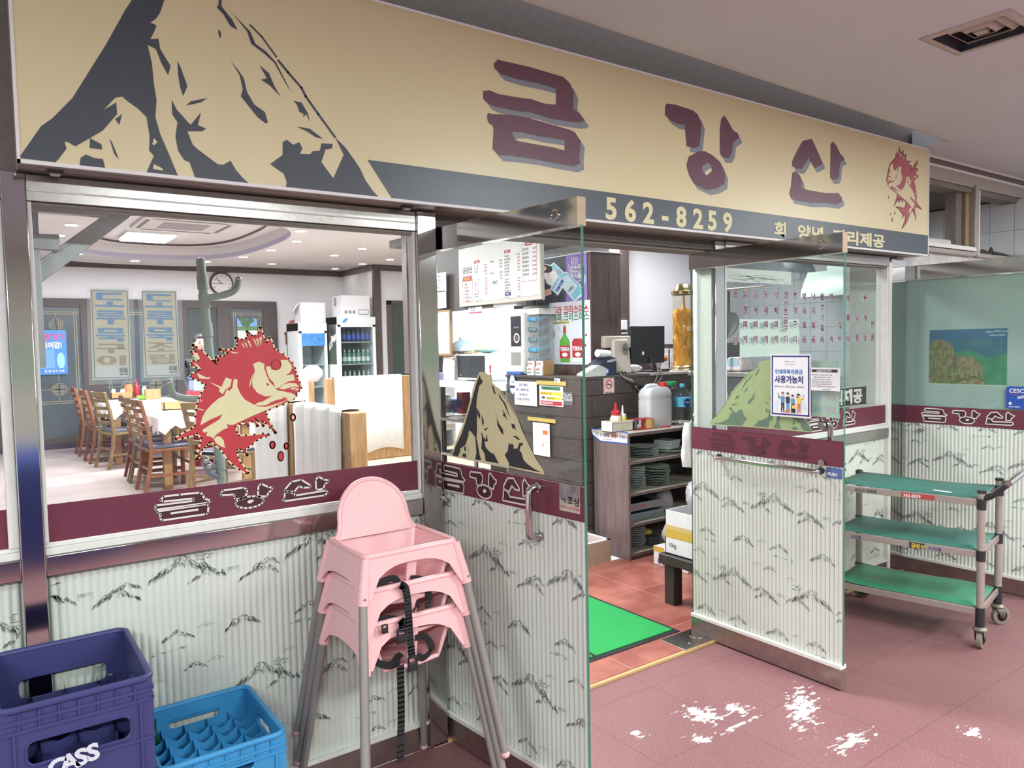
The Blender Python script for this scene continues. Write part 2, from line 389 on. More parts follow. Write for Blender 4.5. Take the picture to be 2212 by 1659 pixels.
mb = MB().bx(-6, 5.0, 0, .12, 2.11, 3.1, FRONT).bx(5.0, 12, -.0, .12, 2.70, 3.1, FRONT)
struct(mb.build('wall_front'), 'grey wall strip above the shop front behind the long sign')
mb = MB().bx(-4, 12, -8.1, -8, -.1, 3, M('far_aisle_wall', 206, 204, 190, rough=.7))
mb.bx(-4, 12, -8.0, -7.98, 1.2, 1.75, M('pale_green_wall_band', 176, 196, 176, rough=.6))
struct(mb.build('wall_back'), 'cream wall with green band across the aisle behind the viewer')
mb = MB().bx(-6, 5.52, 10.37, 10.5, 0, 3.1, WHITE); struct(mb.build('wall_far'), 'white far wall of the dining hall above the dark doors')
mb = MB().bx(5.52, 5.66, 9.06, 10.5, 0, 3.1, WHITE).bx(5.62, 8, 9.06, 9.2, 0, 3.1, WHITE); struct(mb.build('wall_right'), 'white return wall beside the drinks fridges')
mb = MB().bx(-6.1, -6, 0, 11, 0, 3.1, WHITE); struct(mb.build('wall_left'), 'white left wall of the dining hall')
mb = MB().bx(-6, 5.52, 10.33, 10.37, 2.86, 2.95, TRIMB).bx(5.48, 5.52, 9.04, 10.33, 2.86, 2.95, TRIMB).bx(5.52, 8, 9.02, 9.06, 2.86, 2.95, TRIMB)
mb.bx(5.49, 5.62, 9.0, 9.06, .17, 2.87, TRIMB); struct(mb.build('trim_3'), 'dark brown cornice and corner post in the dining hall')
# kitchen
KT = floor_mat('kitchen_wall_tile', srgb(206, 208, 210), srgb(196, 200, 204), .18, .24, 0, .02, .0025, srgb(120, 124, 126), None, .2)
def remap(m):   # wall tiles: swizzle object coords so the pattern lies on the x = const wall
    nt = m.node_tree; mp = next(n for n in nt.nodes if n.type == 'MAPPING'); tc = next(n for n in nt.nodes if n.type == 'TEX_COORD')
    s = nt.nodes.new('ShaderNodeSeparateXYZ'); c = nt.nodes.new('ShaderNodeCombineXYZ'); nt.links.new(tc.outputs['Object'], s.inputs[0])
    nt.links.new(s.outputs[1], c.inputs[0]); nt.links.new(s.outputs[2], c.inputs[1]); nt.links.new(c.outputs[0], mp.inputs[0])
remap(KT)
mb = MB().bx(6.8, 6.95, -.3, 5, 0, 2.66, KT); struct(mb.build('wall_kitchen'), 'white tiled kitchen wall seen through the right-hand glass')
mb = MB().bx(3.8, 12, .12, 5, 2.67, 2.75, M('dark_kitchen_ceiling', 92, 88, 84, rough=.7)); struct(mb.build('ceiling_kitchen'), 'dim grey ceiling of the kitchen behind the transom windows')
mb = MB().bx(4.95, 6.8, 2.6, 2.7, 1.53, 2.75, WHITE).bx(4.93, 6.8, 2.58, 2.7, 1.45, 1.56, TRIMB).bx(4.94, 5.06, 2.56, 2.7, 1.3, 2.75, TRIMB).bx(4.93, 6.8, 2.6, 2.7, .17, 1.45, TRIMB)
struct(mb.build('wall_counter'), 'white wall panel with brown trim behind the cashier counter')
mb = MB().bx(3.74, 3.84, 2.9, 4.05, 1.92, 3.0, TRIMB).bx(3.74, 3.84, 3.93, 4.1, .17, 3.0, TRIMB).bx(3.74, 3.84, 2.55, 2.9, 1.92, 3.0, WHITE).bx(3.74, 3.84, 4.1, 4.6, 1.3, 3.0, TRIMB)
mb.bx(5.5, 5.6, 2.7, 6.5, .17, 2.9, M('kitchen_grey_tile', 196, 198, 202, rough=.3)); struct(mb.build('wall_pass'), 'brown partition round the serving hatch with grey tile behind')
# dining hall ceiling: flat field, dropped oval ring with a lit cove inside
HC = M('hall_ceiling_paint', 214, 208, 204, rough=.8, var=.01)
OC = V((2.1, 7.25))
def oval(rx, ry, n=48, p=2.8):
    o = []
    for i in range(n):
        t = 2*pi*i/n; c, s_ = cos(t), sin(t)
        o.append((OC.x+rx*math.copysign(abs(c)**(2/p), c), OC.y+ry*math.copysign(abs(s_)**(2/p), s_)))
    return o
fdn = Fr((0, 0, 0), (1, 0, 0), (0, -1, 0))   # looks down
def dn(pts): return [(a, -b) for a, b in pts]
mb = MB()
mb.poly(fdn, dn([(-6, .12), (8, .12), (8, 11), (-6, 11)]), HC, -2.955, [dn(oval(1.7, 2.8))])
o1, o2, o3 = oval(1.75, 2.85), oval(1.08, 1.95), oval(.88, 1.6)
mb.poly(fdn, dn(o1), HC, -2.90, [dn(o2)])
def skirt(o, z0, z1, m, inward=False):
    k = len(o); f = [(i, (i+1) % k, k+(i+1) % k, k+i) for i in range(k)]
    mb.add([(x, y, z0) for x, y in o]+[(x, y, z1) for x, y in o], [q[::-1] for q in f] if inward else f, m)
skirt(o1, 2.90, 2.955, TRIMB); skirt(o2, 2.90, 2.965, M('lilac_cove_lip', 176, 170, 190, rough=.6), True); skirt(o2, 2.965, 3.08, HC, True)
skirt(o3, 3.05, 3.09, TRIMB, True)
mb.poly(fdn, dn(o2), HC, -3.08)
struct(mb.build('ceiling_hall'), 'pale dining hall ceiling with dropped oval ring and recessed cove')

# ------------------------------------------------------------------ ink landscapes on ribbed panels
def ink_tile(seed, w=.44, h=.42):
    """strokes of one landscape repeat: (points, width, material)"""
    r = random.Random(seed); out = []
    def peak(cx, cy, s, dark=1):
        n = 9; ridge = []
        tops = sorted(r.uniform(-.8, .8) for _ in range(3))
        for i in range(n+1):
            x = -1+2*i/n; y = max(0, 1-abs(x)*1.05)*.9
            for t in tops: y = max(y, .95-abs(x-t)*2.4 - abs(t)*.5)
            ridge.append((cx+x*s, cy+max(0, y)*s*.75+r.uniform(-.02, .02)*s))
        for i in range(n):
            if r.random() < .8: out.append(([ridge[i], ((ridge[i][0]+ridge[i+1][0])/2, (ridge[i][1]+ridge[i+1][1])/2+r.uniform(0, .03)*s), ridge[i+1]], .0032, INKD))
        for k in range(int(84*dark)):
            i = r.randrange(n); t = r.random(); x = ridge[i][0]*(1-t)+ridge[i+1][0]*t; y = ridge[i][1]*(1-t)+ridge[i+1][1]*t
            y -= r.uniform(.02, .5)*max(.08*s, (y-cy)); d = 1 if x > cx else -1
            l = r.uniform(.08, .24)*s
            out.append(([(x, y), (x+d*l*.35, y-l*.6), (x+d*l*.5+r.uniform(-.02, .02)*s, y-l)], r.choice((.0014, .002, .003)), r.choice((INKG, INKG, INKD))))
    def tree(x, y, s):
        out.append(([(x, y), (x+.05*s, y+.25*s), (x-.02*s, y+.45*s), (x+.08*s, y+.62*s)], .0026, INKD))
        for _ in range(9):
            a, b = x+r.uniform(-.28, .32)*s, y+r.uniform(.4, .75)*s
            out.append(([(a, b), (a+.08*s, b+.02*s), (a+.16*s, b)], .0042, r.choice((INKGR, INKGR, INKG))))
    def far(x, y, s):
        out.append(([(x-.6*s, y), (x-.2*s, y+.22*s), (x, y+.3*s), (x+.25*s, y+.18*s), (x+.7*s, y+.02*s)], .0018, INKG))
        for _ in range(5): q = r.uniform(-.3, .4)*s; out.append(([(x+q, y+.15*s), (x+q+.06*s, y+.02*s)], .0016, INKG))
    def bank(x, y, s):
        for _ in range(11): a, b = x+r.uniform(0, 1)*s, y+r.uniform(-.05, .05)*s; out.append(([(a, b), (a+.1*s, b+.01*s)], .0036, INKGR))
    def hut(x, y, s):
        for k in range(4): out.append(([(x-.25*s, y+.1*s*k/3), (x+.25*s, y+.1*s*k/3+.02*s)], .0014, INKG))
        out.append(([(x-.2*s, y-.12*s), (x-.2*s, y)], .0014, INKG)); out.append(([(x+.2*s, y-.12*s), (x+.2*s, y)], .0014, INKG))
    peak(.12, .25, .095, 1.3); tree(.19, .25, .09); peak(.20, .22, .06, .6); hut(.285, .235, .09); peak(.37, .2, .065, .9); peak(.40, .23, .04, .5)
    peak(.10, .04, .048, .6); bank(.02, .005, .11); far(.19, .06, .05)
    peak(.31, .035, .06, .8); far(.23, .33, .045); far(.42, .36, .05); peak(.35, .35, .035, .4)
    return out
INKT = [ink_tile(3), ink_tile(11)]
def ribbed(mb, fr, a0, a1, b0, b1, c=0, off=(0, 0), pitch=.022, back=True, sc=1.0):
    n = max(1, round((a1-a0)/pitch)); p = (a1-a0)/n; vs = []; fs = []; amp = .0035
    prof = [(0, -amp), (.1, -amp*.25), (.3, amp*.75), (.5, amp), (.7, amp*.75), (.9, -amp*.25)]
    cols = [(a0+(i+t)*p, d) for i in range(n) for t, d in prof]+[(a1, -amp)]
    for s_ in ((1, -1) if back else (1,)):
        vs = []
        for a, d in cols: vs += [fr.p(a, b0, s_*(c+d)), fr.p(a, b1, s_*(c+d))]
        fs = [(2*i, 2*i+2, 2*i+3, 2*i+1) if s_ > 0 else (2*i+1, 2*i+3, 2*i+2, 2*i) for i in range(len(cols)-1)]
        mb.add(vs, fs, RIB)
        for iy in range(-1, int((b1-b0)/(.42*sc))+2):
            for ix in range(-1, int((a1-a0)/(.44*sc))+2):
                T = INKT[(ix+iy) % 2]; ox = a0+off[0]+ix*.44*sc+(.2*sc if iy % 2 else 0); oy = b0+off[1]+iy*.42*sc
                for pts, w, m in T:
                    q = [(ox+x*sc, oy+y*sc) for x, y in pts]
                    if all(a0+.004 < x < a1-.004 and b0+.004 < y < b1-.004 for x, y in q):
                        if s_ > 0: mb.stroke(fr, q, w*sc, m, c+amp+.0006, taper=True)
                        else: mb.stroke(fr, q[::-1], w*sc, m, -(c+amp+.0006), taper=True)

# outlined brush lettering of the band, traced from the left window (metres on the glass plane)
FRW = Fr((0, 0, 0), (1, 0, 0))
Z4 = (4.8087, (300, 980))
BANDL = [
 [(222,478),(250,443),(420,422),(630,402),(662,425),(675,465),(745,485),(715,507),(175,580),(162,560),(175,535),(560,488),(562,462),(250,495)],
 [(185,598),(700,520),(718,545),(712,610),(690,625),(240,690),(212,665),(225,632),(200,618)],
 [(848,405),(870,380),(1080,350),(1115,370),(1120,400),(1090,460),(1000,472),(985,450),(985,420),(850,430)],
 [(1240,325),(1270,312),(1340,345),(1382,350),(1375,375),(1340,400),(1325,440),(1235,440),(1232,380)],
 [(1510,370),(1580,290),(1680,268),(1780,330),(1770,348),(1700,352),(1655,335),(1605,395),(1515,390)],
 [(1510,400),(1560,395),(1600,410),(1620,432),(1940,380),(1955,405),(1920,430),(1500,492),(1490,475),(1505,460)],
 [(1830,270),(1860,235),(1910,265),(1965,275),(1955,295),(1925,315),(1910,360),(1835,375)],
 [(1145+148*cos(t)*.99-58*sin(t)*-.14, 500+148*cos(t)*-.14+58*sin(t)) for t in (2*pi*i/18 for i in range(18))]]
BANDL = [FRW.pts(p, *Z4) for p in BANDL]
_bx = [a for l in BANDL for a, b in l]; _bz = [b for l in BANDL for a, b in l]
BL0, BL1, BLZ0, BLZ1 = min(_bx), max(_bx), min(_bz), max(_bz)
BSLOT = FRW.pts([(325,628),(325,607),(612,565),(614,588)], *Z4); BDOT = FRW.pts([(1118,500),(1135,482),(1170,473),(1192,485),(1170,505),(1140,515)], *Z4)
def band_letters(mb, fr, a0, a1, b0, b1, c, fill=MAROOND, line=OFFW, w=.0062):
    k = lambda P: [(a0+(a-BL0)/(BL1-BL0)*(a1-a0), b0+(b-BLZ0)/(BLZ1-BLZ0)*(b1-b0)) for a, b in P]
    for i, l in enumerate(BANDL):
        if fill: mb.poly(fr, k(l)[::-1], fill, c+.0002*i)
        if line: mb.stroke(fr, k(l), w, line, c+.0026, True)
    if line: mb.poly(fr, k(BSLOT), line, c+.0026); mb.poly(fr, k(BDOT), line, c+.0026)

# ------------------------------------------------------------------ shop front: posts, windows, header
def post(name, x0, x1, label, y0=-.03, y1=.07, z1=2.11, m=STEEL):
    o = MB().bx(x0, x1, y0, y1, 0, z1, m).build(name, bevel=.003, loc=((x0+x1)/2, y1, 0)); return struct(o, label)
post('trim_4', .088, .148, 'polished steel post left of the fish window')
post('trim_5', 1.405, 1.487, 'polished steel post between the fish window and the open left door')
mb = MB().bx(1.487, 4.9, .0, .1, 2.062, 2.11, DARKG).bx(1.487, 4.9, .02, .14, 2.05, 2.062, TAUPE); struct(mb.build('trim_6'), 'dark metal header bar over the open doorway')
def window(name, label, x0, x1, ztop, zsill, zbar, zkick, band, letters, loc, ribs=True, rib_off=(0, 0), jamb=.012, fd=0.0):
    r = sroot(name, label, loc)
    f = MB()
    f.bx(x0, x0+jamb, -.012, .03, zsill, ztop, ALU).bx(x1-jamb, x1, -.012, .03, zsill, ztop, ALU)
    f.bx(x0, x1, -.016, .03, zsill-.034, zsill-.012, ALU).bx(x0, x1, -.008, .03, zsill-.012, zsill, ALU)
    f.build('frame', r, bevel=.002)
    MB().bx(x0, x1, -.02, .05, ztop, 2.11, BRUSH).bx(x0, x1, -.024, .0, ztop+.028, ztop+.033, ALU).bx(x0, x1, -.01, .04, ztop-.012, ztop, TAUPE).build('top_rail', r, bevel=.002)
    MB().bx(x0, x1, -.022, .05, zbar, zsill-.034, STEEL).build('sill_rail', r, bevel=.003)
    MB().bx(x0+.004, x1-.004, .004, .012, zsill, ztop-.01, CLEAR).build('pane', r)
    b = MB().rect(FRW, x0+jamb, band[0], x1-jamb, band[1], MAROON, .003, .001)
    if letters: band_letters(b, FRW, *letters, .0034)
    b.build('lettered_band', r)
    p = MB()
    p.bx(x0, x1, .012, .03, zkick, zbar, RIB)
    if ribs: ribbed(p, Fr((0, .008, 0), (1, 0, 0)), x0+.004, x1-.004, zkick, zbar, .0, rib_off, back=False)
    p.build('ribbed_panel', r)
    MB().bx(x0, x1, -.012, .05, 0, zkick-.014, KICK).bx(x0, x1, -.018, .05, zkick-.014, zkick, ALU).build('kick_rail', r, bevel=.002)
    return r
window('window_1', 'fixed front window with red fish sticker and ribbed landscape panel below', .148, 1.405, 2.035, 1.036, .94, .11, (1.038, 1.151), (BL0, BL1, BLZ0, BLZ1), (.78, 0, 0), rib_off=(.05, .09))
window('window_2', 'fixed front window lettered with rows of dish names', 3.235, 4.87, 2.05, 1.03, .935, .12, (1.03, 1.148), (4.0, 4.5, 1.042, 1.138), (4.03, 0, 0), rib_off=(.1, .03))
window('window_3', 'narrow front window cut off at the left picture edge', -1.2, .088, 2.035, 1.036, .94, .11, (1.038, 1.151), None, (-.5, 0, 0), jamb=.028)
post('trim_7', 3.158, 3.235, 'white-filmed jamb post on the right side of the doorway', y0=.014, y1=.14, m=ALU)
post('trim_12', 3.158, 3.235, 'slim polished steel strip on the front of the right door jamb', -.01, .013)
post('trim_8', 4.87, 4.905, 'white metal mullion right of the menu window', -.02, .07, 2.08, ALU)
post('trim_9', 4.905, 5.09, 'polished steel corner post beside the third door', -.01, .07, 2.1, STEEL)
# ------------------------------------------------------------------ glass doors
def door(name, label, o, u, L, letters, outer_handle=None, inner_handle=None, knob=None, film_c=None, hinge_first=True):
    fr = Fr(o, u); r = sroot(name, label, o)
    g = MB(); T = .006
    for z0, z1 in ((1.132, 1.97),):
        g.add([fr.p(0, z0, T), fr.p(L, z0, T), fr.p(L, z1, T), fr.p(0, z1, T), fr.p(0, z0, -T), fr.p(L, z0, -T), fr.p(L, z1, -T), fr.p(0, z1, -T)],
              [(0, 1, 2, 3), (5, 4, 7, 6)], DOORG)
    for a in (0, L):
        e = .0008 if a else -.0008
        g.add([fr.p(a+e, .115, T), fr.p(a+e, .115, -T), fr.p(a+e, 1.97, -T), fr.p(a+e, 1.97, T)], [(0, 1, 2, 3)], GEDGE)
    g.build('glass_pane', r)
    p = MB(); ribbed(p, fr, 0, L, .115, 1.02, .004, (.03, .0)); p.build('ribbed_panel', r)
    b = MB().rect(fr, 0, 1.017, L, 1.132, MAROON, .008, .004); b.poly(fr, [(0, 1.017), (0, 1.132), (L, 1.132), (L, 1.017)], MAROON, -.0075)
    if letters: band_letters(b, fr, *letters, .0084)
    b.build('lettered_band', r)
    def rail(z0, z1, m, nm, w, cap=None):
        q = MB(); q.add([fr.p(a, z, c) for z in (z0, z1) for a, c in ((0, w), (L, w), (L, -w), (0, -w))],
              [(0, 1, 5, 4), (2, 3, 7, 6), (4, 5, 6, 7), (3, 2, 1, 0)], m)
        q.add([fr.p(a, z, c) for z in (z0, z1) for a, c in ((0, w), (L, w), (L, -w), (0, -w))], [(1, 2, 6, 5), (3, 0, 4, 7)], cap or m); return q
    rail(1.968, 2.058, STEEL, 'top_rail', .019, M('bare_rail_end', 168, 144, 118, rough=.5)).build('top_rail', r, bevel=.002)
    k = rail(.008, .1, KICK, 'kick_rail', .019); k.ext(rail(.1, .118, ALU, '', .022)); k.build('kick_rail', r, bevel=.0015)
    lf = MB(); ac = L-.1
    for s_ in (1, -1):
        if outer_handle or s_ < 0:
            lf.lathe([(.02, 0), (.02, .004), (.014, .005), (.014, .002)], fr.p(ac if hinge_first else .1, 2.012, .0192*s_), STEEL, 18, fr.n*s_)
    lf.build('lock', r)
    if outer_handle:
        a, z0, z1 = outer_handle; h = MB(); d = .055
        pth = [fr.p(a+.03, z0, .008), fr.p(a+.03, z0, .02), fr.p(a+.03, z0, d-.015)]
        pth = [fr.p(a, z0, .008), fr.p(a, z0, d-.018)] + [fr.p(a, z0+.018*(1-cos(t)), d-.018+.018*sin(t)) for t in (.4, .8, 1.2, 1.57)] + \
              [fr.p(a, z1-.018*(1-cos(t)), d-.018+.018*sin(t)) for t in (1.57, 1.2, .8, .4)] + [fr.p(a, z1, d-.018), fr.p(a, z1, .008)]
        h.tube(pth, .0125, STEEL, 14)
        for z in (z0, z1): h.lathe([(.0, -.004), (.018, -.004), (.018, .006), (.0125, .008)], fr.p(a, z, .01), STEEL, 16, fr.n); h.lathe([(.016, 0), (.016, -.016)], fr.p(a, z, -.006), STEEL, 16, fr.n)
        h.build('pull_handle', r)
    if inner_handle:
        a0, a1, z = inner_handle; h = MB(); d = -.05
        pth = [fr.p(a0, z, -.008), fr.p(a0, z, d+.012)] + [fr.p(a0+.014*(1-cos(t)), z, d+.012-.014*sin(t)) for t in (.5, 1, 1.57)] + \
              [fr.p(a1-.014*(1-cos(t)), z, d+.012-.014*sin(t)) for t in (1.57, 1, .5)] + [fr.p(a1, z, d+.012), fr.p(a1, z, -.008)]
        h.tube(pth, .011, STEEL, 12)
        for a in (a0, a1): h.lathe([(.016, 0), (.016, .012)], fr.p(a, z, -.02), BLACK, 14, fr.n)
        h.build('bar_handle', r)
    if knob:
        a, z = knob; MB().lathe([(.008, 0), (.008, .016), (.017, .018), (.017, .026), (.012, .029), (0, .029)], fr.p(a, z, .008), STEEL, 18, fr.n).build('door_stop_knob', r)
    return r, fr
ud = V((.082, -.865, 0)).normalized()
D1, F1 = door('door_1', 'open left glass door with mountain decal and vertical chrome handle', (1.508, .095, 0), ud, .868, (.085, .62, 1.022, 1.125), (.655, .935, 1.105), None, (.13, .985))
D2, F2 = door('door_2', 'open right glass door with resident fund poster and horizontal bar handle', (3.135, -.740, 0), (0, 1, 0), .87, (.18, .74, 1.026, 1.124), (.1, 1.03, 1.2), (.105, .68, .992), None, hinge_first=False)
D3, F3 = door('door_3', 'third glass door at the right with landscape picture behind its pane', (5.1, .06, 0), V((.035, -.86, 0)), .868, (.18, .72, 1.032, 1.122), None, None, (.19, .98))
# dark ghost of the outer lettering showing through the back of the second door's band
mb = MB(); fb = Fr(F2.p(.87, 0, 0), -F2.u)
band_letters(mb, fb, .12, .7, 1.024, 1.122, .0078, M('ghost_maroon', 84, 40, 52, rough=.4), None); mb.build('ghost_lettering', D2)
# floor spring covers
for x0, x1, w in ((1.5, 1.76, 'under the left glass door'), (2.893, 3.14, 'under the right glass door')):
    o = MB().bx(x0, x1, -.02, .15, .012, .0175, BRUSH).lathe([(.045, 0), (.045, .003), (.04, .003)], (x0+(.05 if x0 < 2 else .2), .065, .0175), STEEL, 20).lathe([(.005, 0), (.005, .002)], (x0+.08, .02, .0175), ALU, 8).build('floor_hinge_cover', bevel=.001, loc=((x0+x1)/2, .065, .0172))
    tag(o, 'flat steel floor spring cover set in the threshold '+w, 'floor plate')

# ------------------------------------------------------------------ transom windows to the right of the sign
r = sroot('window_4', 'open transom window with aluminium frame right of the sign', (6.2, 0, 2.2))
f = MB()
f.bx(5.05, 8, -.03, .12, 2.67, 2.76, ALUD).bx(5.05, 8, -.02, .1, 2.63, 2.67, TAUPE).bx(5.05, 8, -.034, .0, 2.755, 2.772, ALU)
f.bx(6.03, 6.09, -.04, .1, 2.18, 2.69, ALUD).bx(6.09, 6.13, -.03, .02, 2.18, 2.66, ALU)
f.bx(5.05, 6.03, -.05, .1, 2.205, 2.235, ALU).bx(5.05, 6.03, -.045, .1, 2.17, 2.2, ALUD).bx(6.09, 8, -.03, .1, 2.17, 2.2, ALUD)
f.build('frame', r, bevel=.003)
MB().bx(5.86, 5.95, .02, .1, 2.24, 2.64, TAUPE).bx(5.97, 6.03, .0, .08, 2.24, 2.64, M('tan_sash', 150, 132, 104, rough=.5)).build('sliding_sash', r, bevel=.004)
mb = MB().bx(4.95, 8, .0, .1, 2.06, 2.17, M('smudged_white_panel', 196, 192, 188, rough=.5, var=.22, scale=9)); struct(mb.build('trim_10'), 'smudged white panel over the third door')
mb = MB().bx(5.12, 8, .4, .45, .0, 2.1, M('pale_green_partition', 176, 190, 182, rough=.6, var=.03)); struct(mb.build('wall_store'), 'pale green partition behind the third door')
tag(MB().tube([(5.3, .06, 2.262), (5.78, .04, 2.262)], .024, M('cream_tube', 214, 212, 204, rough=.5), 16).tube([(5.781, .04, 2.262), (5.784, .04, 2.262)], .017, TAUPE, 12).build('paper_roll', loc=(5.5, .05, 2.24)), 'white tube lying on the transom window sill', 'tube')
mb = MB(); pts = [(6.16, .03, 2.205), (6.3, .02, 2.225), (6.42, .03, 2.21), (6.45, .03, 2.235), (6.47, .03, 2.27), (6.49, .035, 2.23), (6.7, .05, 2.22), (6.95, .04, 2.21)]
mb.tube(pts, [.012, .02, .018, .016, .004, .014, .02, .006], M('dark_bundle', 58, 58, 56, rough=.6), 8); tag(mb.build('folded_bag', loc=(6.5, .03, 2.2)), 'dark folded bag lying along the sill of the right transom opening', 'bag')
# ------------------------------------------------------------------ the long shop sign
FS = Fr((0, -.15, 0), (1, 0, 0))
SX0, SX1, SZ0, SZ1 = .124, 5.10, 2.112, 2.80
sg = thing('shop_sign', 'long cream light-box sign with mountain, red fish and big maroon lettering over the shop front', 'sign', (2.6, 0, 2.11))
b = MB(); b.bx(SX0+.004, SX1-.004, -.149, -.001, SZ0+.004, SZ1, ALUD)
for y in (-.1, -.05): b.bx(SX0+.01, SX1-.01, y-.0015, y+.0015, SZ0+.0035, SZ0+.005, TAUPE)
b.build('box', sg)
MB().bx(SX0, SX1, -.154, -.146, SZ0, SZ0+.01, WHITE).bx(SX0, SX0+.008, -.154, -.146, SZ0, SZ1, WHITE).bx(SX1-.008, SX1, -.154, -.146, SZ0, SZ1, WHITE).bx(SX0, SX1, -.154, -.146, SZ1-.008, SZ1, WHITE).build('edge_trim', sg)
MB().rect(FS, SX0+.008, SZ0+.01, SX1-.008, SZ1-.008, M('sign_cream_face', 220, 210, 168, rough=.35, var=.02, scale=1.5), .0005).build('face_panel', sg)
K1 = (2.212, (0, 0)); ZC = SZ1-.009
cl = lambda P: [(a, min(max(b_, SZ0+.0105), ZC)) for a, b_ in P]
m = MB(); C1 = .0012
mt = [
 [(90,755),(195,605),(250,565),(345,470),(505,215),(600,45),(690,-90),(760,-190),(810,-200),(800,-80),(785,0),(765,60),(745,90),(718,108),(748,122),(735,155),(718,188),(757,185),(765,235),(815,315),(803,360),(770,300),(745,235),(705,215),(725,300),(735,400),(748,480),(742,560),(765,640),(800,720),(850,845),(700,827),(735,745),(712,720),(715,650),(700,560),(660,520),(610,485),(585,462),(550,468),(495,525),(555,490),(560,545),(490,625),(430,660),(360,700),(325,680),(308,678),(318,710),(280,760),(265,776)],
 [(430,660),(485,690),(488,715),(428,708)], [(380,790),(385,755),(410,738),(450,755),(492,760),(502,805)], [(522,662),(535,680),(560,740),(567,763),(545,735)], [(550,570),(583,545),(570,597)],
 [(820,478),(845,525),(890,575),(910,597),(960,538),(945,598),(985,615),(965,628),(895,628),(920,690),(940,710),(980,740),(1040,785),(1065,788),(1102,768),(1125,810),(1160,850),(1188,882),(932,852),(905,775),(880,765),(850,720),(838,650),(848,585),(822,545)],
 [(848,292),(862,320),(895,412),(875,460),(860,415),(850,350)], [(890,505),(910,485),(990,468),(960,490)],
 [(1102,290),(1145,345),(1165,375),(1180,440),(1215,500),(1265,535),(1280,585),(1268,590),(1230,560),(1190,510),(1150,460),(1160,430),(1145,360)],
 [(1240,312),(1285,350),(1310,410),(1340,462),(1290,410),(1245,380),(1275,375)], [(1400,482),(1440,490),(1470,540),(1480,582),(1462,545),(1448,562),(1450,545),(1430,535),(1418,500)], [(1415,605),(1480,615),(1545,665),(1505,655),(1470,630)],
 [(1350,680),(1370,668),(1400,692),(1430,680),(1445,710),(1432,735),(1480,738),(1495,722),(1528,720),(1535,685),(1590,688),(1585,710),(1555,715),(1535,775),(1592,852),(1642,740),(1600,655),(1650,705),(1690,760),(1720,805),(1745,860),(1780,910),(1808,958),(1365,907),(1370,870),(1355,830),(1290,785),(1350,740)],
 [(1040,-60),(1060,-60),(1058,30),(1085,65),(1110,95),(1135,145),(1100,125),(1068,70),(1035,35),(1045,20)], [(1042,138),(1055,155),(1055,185),(1045,170)],
 [(1105,58),(1150,105),(1195,150),(1220,210),(1270,245),(1320,300),(1350,360),(1392,442),(1365,400),(1310,300),(1260,255),(1200,210),(1180,150)]]
for P in mt:
    q = cl(FS.pts(P, *K1)); m.poly(FS, q, SLATE, C1)
m.poly(FS, FS.pts([(735,660),(752,680),(735,695),(727,690)], *K1), MATS['sign_cream_face'], C1+.0006); m.poly(FS, FS.pts([(735,785),(775,805),(780,815),(730,808)], *K1), MATS['sign_cream_face'], C1+.0006)
m.stroke(FS, FS.pts([(1330,290),(1375,345),(1440,420),(1460,460),(1520,545),(1600,655)], *K1), .008, SLATE, C1); m.stroke(FS, FS.pts([(1195,120),(1250,175),(1320,272)], *K1), .006, SLATE, C1)
m.build('mountain_print', sg)
q = FS.px(793.4, 353.5); q2 = FS.px(846, 434); zb = FS.px(2003, 508.5)[1]
MB().poly(FS, [(q2[0], SZ0+.0105), (SX1-.0085, SZ0+.0105), (SX1-.0085, zb), (q[0], zb)], M('sign_band_slate', 74, 82, 92, rough=.35, var=.02), .001).build('dark_band', sg)
KA = (3.687, (1000, 80)); KB = (5.027, (1600, 280))
L1 = FS.pts([(245,215),(275,180),(310,190),(530,240),(800,320),(850,370),(880,440),(875,575),(920,600),(970,665),(940,680),(880,680),(700,650),(540,600),(430,590),(240,550),(190,525),(160,490),(160,430),(210,425),(280,455),(450,485),(540,495),(640,530),(740,540),(740,410),(600,370),(430,335),(290,290),(250,250)], *KA)
L2 = FS.pts([(200,605),(230,615),(380,620),(520,645),(850,740),(890,760),(935,830),(925,950),(930,1010),(880,1030),(700,1000),(560,970),(380,945),(280,940),(235,890),(245,715),(200,680),(190,630)], *KA)
H2 = FS.pts([(385,757),(470,757),(600,790),(810,820),(808,905),(720,880),(600,860),(415,825)], *KA)
G1 = FS.pts([(1610,550),(1625,530),(1690,540),(1830,585),(1870,620),(1900,690),(1880,870),(1840,885),(1780,870),(1765,700),(1700,690),(1640,655),(1608,620)], *KA)
G2 = FS.pts([(2055,655),(2080,625),(2110,670),(2150,745),(2185,765),(2200,800),(2150,840),(2140,920),(2115,965),(2065,960),(2045,920),(2045,740)], *KA)
G3 = FS.pts([(1880,910),(1925,910),(1990,945),(2050,1000),(2085,1090),(2080,1170),(2020,1205),(1950,1220),(1900,1200),(1840,1170),(1800,1100),(1778,1020),(1800,950)], *KA); GH = FS.pts([(1900,1030),(1950,1000),(1980,1020),(1980,1070),(1940,1105),(1910,1080)], *KA)
S1 = FS.pts([(670,125),(770,100),(800,170),(850,280),(890,375),(840,400),(800,420),(760,350),(735,295),(700,370),(660,430),(610,425),(560,400),(555,350),(600,250)], *KB)
S2 = FS.pts([(975,160),(1000,130),(1040,180),(1075,260),(1115,300),(1125,330),(1085,350),(1070,400),(1065,500),(1040,545),(990,545),(970,520)], *KB)
S3 = FS.pts([(560,465),(600,455),(640,500),(665,560),(660,630),(720,655),(920,690),(1060,690),(1095,740),(1100,780),(1040,815),(900,795),(740,795),(600,765),(550,755),(525,690),(545,620)], *KB)
SM = M('sign_letter_maroon', 106, 68, 84, rough=.4); SG = M('sign_letter_shadow_grey', 132, 138, 146, rough=.4)
